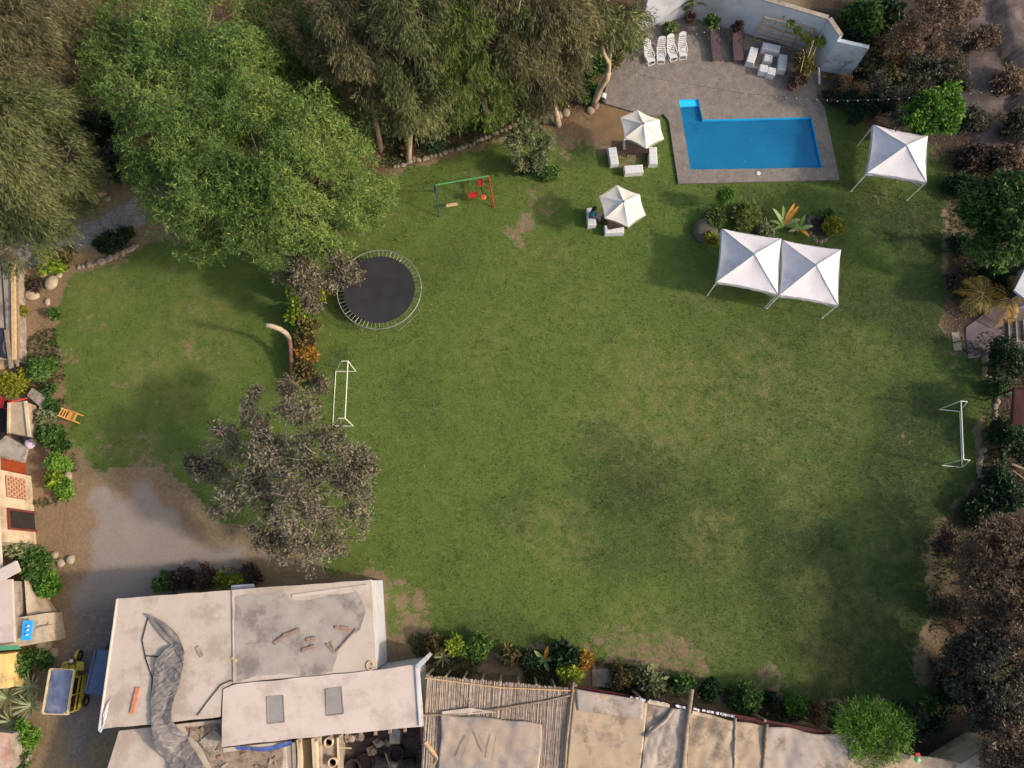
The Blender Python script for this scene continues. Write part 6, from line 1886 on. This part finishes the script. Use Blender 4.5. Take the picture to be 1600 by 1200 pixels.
for x, y in [(900, 1071), (1000, 1090), (1078, 1103), (1196, 1126), (1310, 1146)]:
    a = P(x, y, ZC); MB().tube([(a.x, a.y, -.05), (a.x, a.y, ZC)], .06, 7).build('post', m_wood, cs)
rn = random.Random(5)
for k in range(24):
    u = k / 23; x = 985 + 160 * u + rn.uniform(-2, 2); y = 1088 + 29 * u
    if 1044 < x < 1054: continue
    MB().sheet([P(x, y, ZC + .1), P(x + 5, y + 1, ZC + .12), P(x + 4, y + 4 + rn.random() * 2, ZC + .1), P(x - 1, y + 3, ZC + .1)], 3, 3, .03, 9, 130 + k).build('white_scrap', m_white, cs)
for q in [(1012, 1097, 1046, 1103), (1082, 1113, 1112, 1121)]:
    MB().bar(P(q[0], q[1], ZC + .12), P(q[2], q[3], ZC + .12), .13, .05).build('batten', m_wallb, cs)
rf = thing('shed', 'pale shed roof at the bottom right corner under the russet tree', 'shed', P(1560, 1185, 0))
sq = pp([(1492, 1200), (1556, 1158), (1680, 1150), (1700, 1300), (1480, 1300)], 2.4)
MB().prism(inset(sq, .12), 0, 2.28).build('wall', m_wallb, rf); MB().prism(sq, 2.28, 2.4).build('roof', m_c2, rf)
solo(MB().ball(P(1433, 1187, 2.6), .13, 8, 6), 'ball', M('mint_plastic', hx(150, 220, 150), hx(120, 190, 120), 5, .5, .05), 'small mint green ball on the cloth roof near the shaggy tree', 'ball')
solo(MB().rbox(P(1433, 1179, 2.55), (.22, .16, .12), .03), 'box', m_rd, 'tiny red box beside the mint green ball', 'box')
slab('side_path', ragged([(1410, 1150), (1480, 1105), (1530, 1130), (1520, 1180), (1470, 1220), (1410, 1200)], 0, .4, .1, 59), -.05, .012, M('dark_path', hx(70, 60, 58), hx(52, 45, 44), 1.5, .9, .3, ws=True))  # one dark grey-brown tone over the whole path
slab('step_slab', pp([(925, 1045), (950, 1044), (958, 1075), (925, 1072)], 0), -.05, .05, m_conc)

# white courtyard wall round the deck
ww = thing('courtyard_wall', 'high white plastered wall enclosing the pool deck', 'wall', P(1073, 24, ZD))
hW = 2.75; tW = .2
def wallseg(a, b_, h, name, mm=m_wallw, th=tW, side=1):
    a = Vector((a.x, a.y, 0)); b_ = Vector((b_.x, b_.y, 0))
    d = (b_ - a).normalized(); n_ = Vector((-d.y, d.x, 0)) * th * side
    return MB().prism([a, b_, b_ + n_, a + n_], -.05, h).build(name, mm, ww)
a0, a1, a2, a3 = P(1001, 48, ZD), P(1073, 25, ZD), P(1264, 82, ZD), P(1281, 108, ZD)
wallseg(a0, a1, 3.2, 'wall_panel'); wallseg(a1 + (a2 - a1).normalized() * .01, a2, hW, 'wall_panel'); wallseg(a2 + (a3 - a2).normalized() * .012, a3, hW, 'wall_panel')
a4 = P(1327, 121, 0)
wallseg(a3 + (a4 - a3).normalized() * .02, a4, 2.4, 'stained_panel', M('stained_plaster', (.55, .56, .60), (.48, .49, .53), .9, .9, .3, stain=(.28, .29, .31), stain_scale=1.1, ws=True), .22)['label'] = 'short end of the wall with dark water stains'
mb = MB()
for p, q, h in ((a1, a2, hW), (a2, a3, hW)):
    d = (q - p).normalized(); n_ = Vector((-d.y, d.x, 0)) * .1
    mb.bar(Vector((p.x, p.y, h + .03)) + n_, Vector((q.x, q.y, h + .03)) + n_, .26, .05)
mb.build('coping', m_conc, ww)
solo(MB().tube([P(1279, 106, .3), P(1280, 131, .3)], .07, 8), 'drain_pipe', m_wallw, 'short white pipe on the ground at the foot of the wall end', 'pipe')

# wooden trellis leaning at the wall
m_lath = M('trellis_wood', hx(196, 168, 128), hx(160, 134, 100), 9, .85, .3)
tr_ = thing('trellis', 'pale wooden grid trellis leaning against the white wall', 'trellis', P(1215, 66, ZD))
b0, b1 = P(1178, 62, ZD), P(1254, 80.5, ZD)
up = Vector((a2 - a1).normalized()); nn_ = Vector((-up.y, up.x, 0)) * .04 + Vector((0, 0, 1.85))
for i in range(5):
    a = b0 + (b1 - b0) * (i / 4); MB().bar(a, a + nn_, .05, .05).build('upright', m_lath, tr_)
for j in range(6):
    w = j / 5 * .96 + .02
    MB().bar(b0 + nn_ * w + Vector((0, 0, .0)) - nn_.cross(up).normalized() * .045, b1 + nn_ * w - nn_.cross(up).normalized() * .045, .06 if j != 3 else .12, .03).build('slat', m_lath, tr_)
cl = thing('climber_frame', 'tangle of dry climbing stems on a slanting wooden frame beside the trellis', 'climbing plant', P(1255, 120, ZD))
mb = MB(); rn = random.Random(3)
q0, q1 = P(1246, 139, ZD), P(1262, 80, ZD)
for k in range(26):
    u = rn.random(); a = q0 + (q1 - q0) * u
    b_ = a + Vector((rn.uniform(-.3, .5), rn.uniform(.2, .9), rn.uniform(.8, 1.9)))
    mb.tube(bez(a, a * .5 + b_ * .5 + Vector((rn.uniform(-.2, .2), 0, .2)), b_, 5), rn.uniform(.012, .028), 4)
mb.build('stems', m_wood2, cl)
MB().bar(P(1246, 139, ZD), P(1272, 62, 2.0), .05).bar(P(1252, 136, ZD), P(1283, 52, 2.0), .05).build('frame', m_lath, cl)
vb = [BL(1226, 24, 2.05, .14), BL(1236, 36, 1.9, .16), BL(1246, 48, 1.8, .17), BL(1256, 58, 1.7, .18), BL(1266, 66, 1.6, .2), BL(1280, 66, 1.6, .3)]
V, ti = foliage(vb, 'broad', 1500, np.random.default_rng(9), 9, .6, -.9)
quads('leaves', V, ti, L_LIME, cl)

# string lights above the deck
m_bulb = M('bulb_glass', (.5, .49, .46), (.42, .41, .38), 9, .3, 0)
def string_lights(label, pts, nb):
    W = [P(*q) for q in pts]
    t = thing('string_lights', label, 'string lights', W[0], 'strings of small bulbs')
    seg = [(W[i + 1] - W[i]).length for i in range(len(W) - 1)]; tot = sum(seg)
    MB().tube(W, .008, 4).build('wire', m_black, t)
    for k in range(nb):
        d = (k + .5) / nb * tot; i = 0
        while i < len(seg) - 1 and d > seg[i]: d -= seg[i]; i += 1
        p = W[i] + (W[i + 1] - W[i]) * (d / seg[i])
        MB().ball(p - Vector((0, 0, .06)), .03, 7, 5).build('bulb', m_bulb, t)
string_lights('string of small bulbs over the beach chairs close to the white wall', [(962, 70, 3.2), (1000, 66, 3.0), (1045, 60, 2.9), (1085, 53, 2.95), (1130, 42, 2.9)], 14)
string_lights('string of small bulbs crossing the deck above the pool toward the trees on the right', [(972, 108, 3.3), (1020, 122, 3.1), (1090, 134, 3.0), (1160, 146, 3.0), (1240, 152, 2.95), (1310, 157, 2.95), (1380, 155, 3.0), (1460, 149, 3.1), (1530, 144, 3.2), (1575, 139, 3.3)], 38)

# dark bin at the forked tree
bn = thing('litter_bin', 'black topped white bin standing at the forked tree', 'bin', P(941, 158, 0))
MB().lathe(P(941, 158, 0), [(.14, .02), (.16, .3), (.17, .55)], 14).build('body', m_white, bn, True)
MB().lathe(P(941, 158, .55), [(.18, 0), (.18, .1), (.12, .18), (.03, .2)], 14).build('lid', m_black, bn, True)

# ------------------------------------------------------------------ left edge
wh = thing('left_house', 'beige house at the left edge with brick lattice window and red framed door', 'house', P(30, 800, 0))
A_, B_ = P(49, 744, 0), P(57, 850, 0)
d_ = (B_ - A_).normalized(); out = Vector((-d_.y, d_.x, 0))
if out.x < 0: out = -out
inn = -out
MB().prism([A_, B_, B_ + inn * 4, A_ + inn * 4], -.05, 2.35).build('wall', m_wallb, wh)
Rt = [A_ + d_ * .55 + inn * .12, B_ + d_ * 1.6 + inn * .12, B_ + d_ * 1.6 + inn * 4.2, A_ + d_ * .55 + inn * 4.2]
MB().prism(Rt, 2.36, 2.5).build('roof', m_roof2, wh)
MB().box(P(12, 893, 2.6), (1.0, .5, .16), .5).build('roof_block', m_roof2, wh)
def on_wall(s, z, off=.0): return A_ + d_ * s + out * off + Vector((0, 0, z))
fr = MB()
m_latt = M('lattice_brick', hx(196, 150, 116), hx(164, 120, 92), 6, .9, .3)
g = MB().bar(on_wall(.25, 1.3, .012), on_wall(1.25, 1.3, .012), .02, 1.45).build('lattice_window', m_darkin, wh)
mb = MB()
for i in range(8):
    z = .64 + i * .19
    mb.bar(on_wall(.25, z, .04), on_wall(1.25, z, .04), .06, .07)
    for j in range(5):
        s0 = .3 + j * .22 + (.11 if i % 2 else 0)
        if s0 < 1.2 and i < 7: mb.bar(on_wall(s0, z, .035), on_wall(s0, z + .19, .035), .07)
mb.build('lattice', m_latt, g)
dr = MB().bar(on_wall(1.85, 1.0, .012), on_wall(2.7, 1.0, .012), .02, 1.95).build('door', m_darkin, wh)
MB().bar(on_wall(1.82, 0, .05), on_wall(1.82, 2.0, .05), .09).bar(on_wall(2.73, 0, .05), on_wall(2.73, 2.0, .05), .09).bar(on_wall(1.78, 2.04, .05), on_wall(2.77, 2.04, .05), .09).build('door_frame', M('red_brown_paint', hx(120, 60, 46), hx(92, 46, 38), 6, .7, .1), dr)
# orange door section with a slab over it
od = thing('gate_block', 'concrete block with sloping slab top and an orange wooden door at the left edge', 'gatehouse', P(30, 720, 0))
G0, G1 = P(38.5, 724, 0), P(40, 745, 0)
MB().prism([P(39, 700, 0) , G1, G1 + Vector((-4, 0, 0)), P(39, 700, 0) + Vector((-4, 0, 0))], -.05, 1.95).build('wall', m_conc, od)
MB().bar(G0 + Vector((.02, 0, .93)), G1 + Vector((.02, .04, .93)), .05, 1.8).build('door', M('orange_wood_door', hx(156, 68, 34), hx(124, 52, 26), 5, .7, .2), od)
MB().prism(pp([(-40, 700), (0, 691), (11, 681), (45, 700), (39, 721), (-40, 702)], 2.0), 1.96, 2.1).build('slab', m_conc, od)
tw = thing('slab_ramp', 'raised concrete slab walk with pale edges beside the left shrub row', 'ramp', P(28, 650, 0))
MB().prism(pp([(12, 628), (40, 628), (46, 682), (12, 676)], 1.2), -.05, 1.2).build('slab', M('walk_concrete', hx(178, 158, 132), hx(158, 138, 114), 2, .95, .3, ws=True), tw)
MB().bar(P(40, 627, 1.25), P(46, 682, 1.25), .12, .12).build('edge', m_wallb, tw)
MB().bar(P(14, 629, 1.25), P(13.5, 677, 1.25), .1, .1).build('edge', m_wallb, tw)
MB().prism(pp([(42, 618), (50, 606), (72, 620), (68, 640)], .6), -.05, .6).build('lower_slab', m_conc, tw)
slab('sunken_floor', pp([(-60, 600), (11, 625), (11, 690), (-60, 690)], 0), -.05, .015, m_darkin)
# terrace with the blue crate
te = thing('terrace', 'stepped beige concrete terrace under the blue crate', 'terrace', P(45, 965, 0))
MB().prism(pp([(23, 966), (41, 963), (70, 958), (76, 1002), (-40, 1022), (-40, 1008), (22, 1004)], 1.35), -.05, 1.35).build('slab', m_wallb, te)
MB().prism(pp([(38, 905), (52, 935), (68, 957), (42, 962)], 1.1), -.05, 1.1).build('slab', m_wallb, te)
MB().prism(pp([(-40, 905), (18, 905), (22, 1003), (-40, 1010)], 1.75), 1.6, 1.75).build('low_roof', m_roof2, te)
MB().prism(inset(pp([(-40, 905), (18, 905), (22, 1003), (-40, 1010)], 1.75), .1), -.05, 1.59).build('wall', m_conc, te)
MB().bar(P(58, 980, 1.38), P(82, 975, 1.38), .05).build('plank', m_wood, te)
cr = thing('crate', 'bright blue plastic crate with white cups on the terrace', 'crate', P(42, 985, 1.35))
m_cy = M('cyan_plastic', hx(56, 176, 240), hx(44, 150, 214), 6, .5, .05)
MB().rbox(P(42, 985, 1.47), (.36, .78, .22), .04, .02).build('body', m_cy, cr)
MB().box(P(42, 985, 1.585), (.42, .84, .03), .02).build('rim', m_cy, cr)
for y in (-.18, .02, .2):
    MB().lathe(P(42, 985, 1.6) + Vector((.06, y, 0)), [(.04, 0), (.05, .08), (.035, .09)], 9).build('cup', m_white, cr)
yw = thing('yellow_house', 'pale yellow wall corner with a green awning at the left edge', 'house', P(0, 1040, 0))
MB().prism(pp([(-60, 1022), (9, 1022), (12, 1075), (-60, 1080)], 1.6), -.05, 1.6).build('wall', M('yellow_plaster', hx(228, 196, 128), hx(204, 170, 104), 1.2, .9, .2, stain=hx(170, 140, 92), stain_scale=1.0, ws=True), yw)
MB().sheet([P(-40, 1010, 2.0), P(28, 1008, 1.9), P(34, 1014, 1.8), P(-40, 1020, 1.8)], 16, 4, .02, 2, 140).build('awning', M('green_awning', hx(92, 156, 116), hx(70, 128, 94), 4, .7, .1), yw)
sl = thing('tile_roof_shed', 'low shed with a rusty corrugated roof in the lower left corner', 'shed', P(0, 1180, 0))
MB().prism(pp([(-60, 1140), (14, 1148), (16, 1200), (-60, 1260)], 1.5), -.05, 1.4).build('wall', m_conc, sl)
MB().sheet([P(-60, 1136, 1.6), P(16, 1146, 1.5), P(18, 1196, 1.5), P(-60, 1262, 1.6)], 20, 8, .03, 2, 141).build('roof', M('rusty_sheet', hx(190, 166, 150), hx(170, 120, 96), 1.5, .8, .2, stain=hx(150, 96, 74), stain_scale=1.2, ws=True), sl)
# long wall and beams, upper left
lw = thing('boundary_wall', 'broad grey concrete boundary wall top at the left edge', 'wall', P(10, 480, 0))
MB().prism(pp([(-40, 404), (18, 408), (21, 562), (-40, 562)], 1.1), -.05, 1.1).build('wall', m_conc, lw)
MB().tube([P(2, 410, 1.12), P(6, 470, 1.12), P(11, 560, 1.12)], .03, 5).build('hose', m_black, lw)
solo(MB().bar(P(21, 408, 1.2), P(22.5, 562, 1.2), .17, .14), 'timber_beam', m_wood2, 'long pale timber beam, the lighter of two beside the boundary wall', 'beam')
solo(MB().bar(P(26, 412, 1.0), P(28.5, 560, 1.0), .13, .12), 'timber_beam', m_wood, 'long greyish timber beam, the darker of two beside the boundary wall', 'beam')
solo(MB().bar(P(30, 420, .1), P(36, 452, .1), .08), 'timber_beam', m_wood, 'short loose stick beside the long beams', 'stick')
solo(MB().bar(P(10, 515, 1.2), P(18, 575, 1.2), .2, .06).bar(P(20, 535, 1.15), P(28, 572, 1.15), .12, .05), 'plank_pile', m_wood, 'pile of grey planks at the end of the long beams', 'planks')
mb = MB(); mb.sheet([P(-20, 512, 1.25), P(8, 514, 1.25), P(10, 560, 1.2), P(-20, 556, 1.2)], 12, 14, .08, 2.2, 142)
solo(mb, 'tarp', M('black_tarp', hx(48, 48, 60), hx(34, 34, 42), 3, .5, .3), 'black crumpled tarp on the boundary wall at the left edge', 'tarp')
mb = MB(); mb.sheet([P(-14, 560, .9), P(5, 562, .9), P(6, 578, .85), P(-14, 580, .85)], 8, 8, .06, 3, 143)
solo(mb, 'sack', m_wood2, 'tan sack heap above the clipped hedge bush', 'sack')
# lilac and black bags
mb = MB().rock(P(48, 692, .2), .26, 801, .9)
solo(mb, 'plastic_bag', M('lilac_plastic', hx(214, 196, 214), hx(184, 162, 188), 6, .5, .3), 'lilac white plastic bag on the tan ground by the shrub row', 'bag', None, True)
solo(MB().rock(P(41, 683, .25), .34, 802, .8).rock(P(50, 676, .2), .24, 803, .8), 'rubbish_bag', m_black, 'black rubbish bag behind the lilac one', 'bag', None, True)
# red plastic chair
rc_ = thing('plastic_chair', 'red plastic chair below the clipped hedge bush at the left edge', 'chair', P(8, 634, 0))
m_redp = M('red_plastic', hx(226, 66, 66), hx(196, 50, 52), 6, .5, .05)
cq = P(8, 634, 0)
MB().box(cq + Vector((0, 0, .44)), (.46, .44, .03)).build('seat', m_redp, rc_)
mb = MB()
for x in (-.2, 0, .2): mb.bar(cq + Vector((x, .2, .45)), cq + Vector((x, .3, .88)), .07, .03)
mb.bar(cq + Vector((-.23, .3, .88)), cq + Vector((.23, .3, .88)), .05, .08); mb.build('backrest', m_redp, rc_)
for x in (-.21, .21):
    MB().bar(cq + Vector((x, -.22, .64)), cq + Vector((x, .24, .66)), .05, .03).bar(cq + Vector((x, -.22, .64)), cq + Vector((x, -.22, .44)), .04).build('armrest', m_redp, rc_)
    for y in (-.2, .2): MB().bar(cq + Vector((x, y, .44)), cq + Vector((x * 1.1, y * 1.1, 0)), .045).build('leg', m_redp, rc_)
solo(MB().tube([P(14, 629, 1.35), P(30, 625, 1.3), P(43, 622, 1.25)], .03, 6), 'rail', m_redp, 'thin red rail along the upper end of the slab walk', 'rail')

# right edge: pale house corner, steps, awning
rh = thing('right_house', 'pale house corner with a dark window at the right edge', 'house', P(1600, 470, 0))
MB().prism(pp([(1572, 462), (1590, 425), (1700, 430), (1700, 500), (1590, 482)], 0), -.05, 2.6).build('wall', m_wallw, rh)
MB().prism(pp([(1582, 455), (1605, 408), (1760, 410), (1760, 480), (1600, 470)], 2.6), 2.62, 2.75).build('roof', m_wallw, rh)
MB().prism(pp([(1566, 466), (1588, 446), (1602, 452), (1574, 470)], .9), .3, 1.7).build('window', m_darkin, rh)
st = thing('garden_steps', 'grey stone steps between the golden palm and the big dark bush', 'steps', P(1590, 520, 0))
for k in range(3):
    MB().prism(pp([(1572 + 9 * k, 500 + 2 * k), (1580 + 9 * k, 500 + 2 * k), (1582 + 9 * k, 536), (1574 + 9 * k, 536)], 0), 0, .16 + .14 * k).build('step', m_conc, st)
for k, (q, lb) in enumerate([([(1486, 520), (1497, 519), (1500, 532), (1489, 535)], 'stepping stone nearest the palm at the lawn edge'), ([(1488, 537), (1501, 534), (1502, 547), (1491, 548)], 'stepping stone between the other two at the patio'), ([(1512, 552), (1532, 551), (1534, 558), (1513, 560)], 'long stepping stone below the patio edge')]):
    solo(MB().prism(pp(q, 0), -.03, .045), 'stepping_stone', m_conc, lb, 'stepping stone')
aw = thing('red_awning', 'dark red awning on posts at the right edge beside the stone edging', 'awning', P(1600, 640, 0))
MB().sheet([P(1582, 606, 2.2), P(1680, 600, 2.3), P(1680, 672, 2.3), P(1579, 662, 2.2)], 18, 12, .03, 1.2, 150).build('canopy', M('awning_red', hx(64, 24, 24), hx(48, 20, 20), 2, .8, .2), aw, True)
for q in ((1583, 609), (1581, 660), (1676, 604), (1676, 668)):
    a = P(q[0], q[1], 2.2); MB().box((a.x, a.y, 1.08), (.06, .06, 2.16)).build('post', m_black, aw)
solo(MB().bar(P(1580, 725, .2), P(1600, 733, .2), .1, .12).bar(P(1582, 735, .15), P(1600, 748, .2), .06), 'plank_pile', m_wood, 'dark planks lying below the dark bush at the right edge', 'planks')

# ------------------------------------------------------------------ three-wheelers by the house
m_tyre = M('tyre_rubber', hx(46, 42, 42), hx(32, 29, 29), 10, .9, .3)
m_yel = M('yellow_paint', hx(182, 164, 58), hx(152, 136, 48), 6, .5, .05)
m_canb = M('blue_vinyl', hx(104, 112, 136), hx(80, 90, 116), 1.6, .65, .25, stain=hx(124, 126, 138), stain_scale=1.2)
m_canb2 = M('deep_blue_vinyl', hx(88, 100, 124), hx(72, 84, 106), 1.6, .65, .25)
m_creamv = M('cream_vinyl', hx(218, 196, 150), hx(192, 166, 116), 3, .7, .1)
def three_wheeler(label, loc, rz, mcan, mtrim, mbody):
    t = thing('three_wheeler', label, 'three-wheeler', Vector((0, 0, 0)), 'covered three-wheelers')
    W, L0_, L1_, Hc = .66, -1.35, .85, 1.72           # front is +y
    mb = MB(); nx, ny = 10, 16; vs = []
    for j in range(ny + 1):
        for i in range(nx + 1):
            u, v = i / nx * 2 - 1, j / ny
            z = Hc - .09 * u * u - .05 * abs(math.sin(v * 3.14 * 3)) ** .5 + .0
            vs.append((u * W, L0_ + (L1_ - L0_) * v, z + .04))
    mb.add(vs, [(j * (nx + 1) + i, j * (nx + 1) + i + 1, (j + 1) * (nx + 1) + i + 1, (j + 1) * (nx + 1) + i) for j in range(ny) for i in range(nx)])
    can = mb.build('canopy', mcan, t, True)
    mb = MB()
    ring = [(-W, L0_), (W, L0_), (W, L1_), (-W, L1_)]
    for i in range(4):
        a, b_ = ring[i], ring[(i + 1) % 4]
        mb.bar((a[0], a[1], Hc - .07), (b_[0], b_[1], Hc - .07), .09, .1)
    mb.bar((-W, L0_ - .05, Hc - .16), (W, L0_ - .05, Hc - .16), .03, .22)
    mb.build('trim', mtrim, can)
    for sx in (-1, 1):
        mb = MB()
        for y in (L0_ + .03, -.45, .45): mb.bar((sx * W, y, .45), (sx * W, y, Hc - .1), .06)
        mb.bar((sx * W, L0_, 1.05), (sx * W, .45, 1.05), .06).bar((sx * (W + .01), L0_ + .05, .62), (sx * (W + .01), .45, .62), .03, .34).bar((sx * W, L0_, .45), (sx * W, .5, .45), .06)
        mb.build('side_frame', mbody, t)
    MB().box((0, -.5, .42), (W * 2 - .06, 1.75, .08)).build('floor', m_black, t)
    MB().rbox((0, -.85, .66), (1.1, .5, .3), .06).rbox((0, -1.15, .95), (1.1, .14, .5), .05).build('passenger_seat', m_dark, t)
    MB().rbox((0, .35, .72), (.34, .62, .16), .06).build('driver_seat', m_black, t)
    mb = MB().rbox((0, .85, .72), (.32, .42, .3), .1).rbox((0, .62, .5), (.4, .6, .4), .08)
    mb.build('engine_body', mbody, t, True)
    MB().tube([(-.4, .92, 1.08), (-.2, 1.06, 1.0), (.2, 1.06, 1.0), (.4, .92, 1.08)], .022, 6).tube([(0, 1.05, 1.0), (0, 1.42, .3)], .04, 6).build('handlebar', m_black, t)
    MB().lathe((0, 1.2, .95), [(.1, -.05), (.11, .03), (.05, .08)], 10).build('headlight', m_white, t)
    for sx in (-1, 1):
        mb = MB(); mb.add([(sx * .18, .75, .85), (sx * .66, .7, .8), (sx * .58, 1.12, .74), (sx * .22, 1.2, .8), (sx * .18, .75, .8), (sx * .66, .7, .75), (sx * .58, 1.12, .69), (sx * .22, 1.2, .75)], [(0, 1, 2, 3), (7, 6, 5, 4), (0, 4, 5, 1), (1, 5, 6, 2), (2, 6, 7, 3), (3, 7, 4, 0)])
        mb.build('leg_shield', mbody, t)
    def wheel(c, r, w, name):
        n = 22; prof = [(r * .55, -w / 2), (r * .93, -w / 2), (r, -w * .25), (r, w * .25), (r * .93, w / 2), (r * .55, w / 2)]
        vs = [(c[0] + z, c[1] + q * math.cos(6.283 * k / n), c[2] + q * math.sin(6.283 * k / n)) for q, z in prof for k in range(n)]
        fs = [(i * n + k, i * n + (k + 1) % n, (i + 1) * n + (k + 1) % n, (i + 1) * n + k) for i in range(5) for k in range(n)]
        o = MB().add(vs, fs).build(name, m_tyre, t, True)
        vs = [(c[0] + z, c[1] + r * .56 * math.cos(6.283 * k / n), c[2] + r * .56 * math.sin(6.283 * k / n)) for z in (-w * .3, w * .3) for k in range(n)]
        MB().add(vs, [tuple(range(n)), tuple(range(n, 2 * n))] + [(k, (k + 1) % n, n + (k + 1) % n, n + k) for k in range(n)]).build('rim', m_steel, o)
    wheel((0, 1.42, .3), .3, .12, 'front_wheel')
    for sx in (-1, 1): wheel((sx * (W + .1), -.95, .28), .28, .14, 'rear_wheel')
    mb = MB()
    for k in range(8):
        a = .2 + k * .34; p = [(x, 1.42 + .35 * math.cos(a + i * .34), .3 + .35 * math.sin(a + i * .34)) for i in (0, 1) for x in (-.09, .09)]
        mb.add([p[0], p[1], p[3], p[2]], [(0, 1, 2, 3)])
    mb.build('front_fender', mbody, t)
    t.location = loc; t.rotation_euler = (0, 0, rz); t.scale = (.82, .82, .88)
    return t
def at_canopy(px, py, z=1.5):
    p = P(px, py, z); p.z = 0.015
    return p
ca = at_canopy(91, 1082); three_wheeler('yellow three-wheeler with a faded blue canopy parked beside the agaves', ca + rotz(Vector((0, .25, 0)), -.02), -.03, m_canb, m_creamv, m_yel)
cb = at_canopy(160, 1052); three_wheeler('dark blue canopied three-wheeler half under the house roof edge', cb + rotz(Vector((0, .25, 0)), -.1), -.12, m_canb2, m_canb2, m_black)
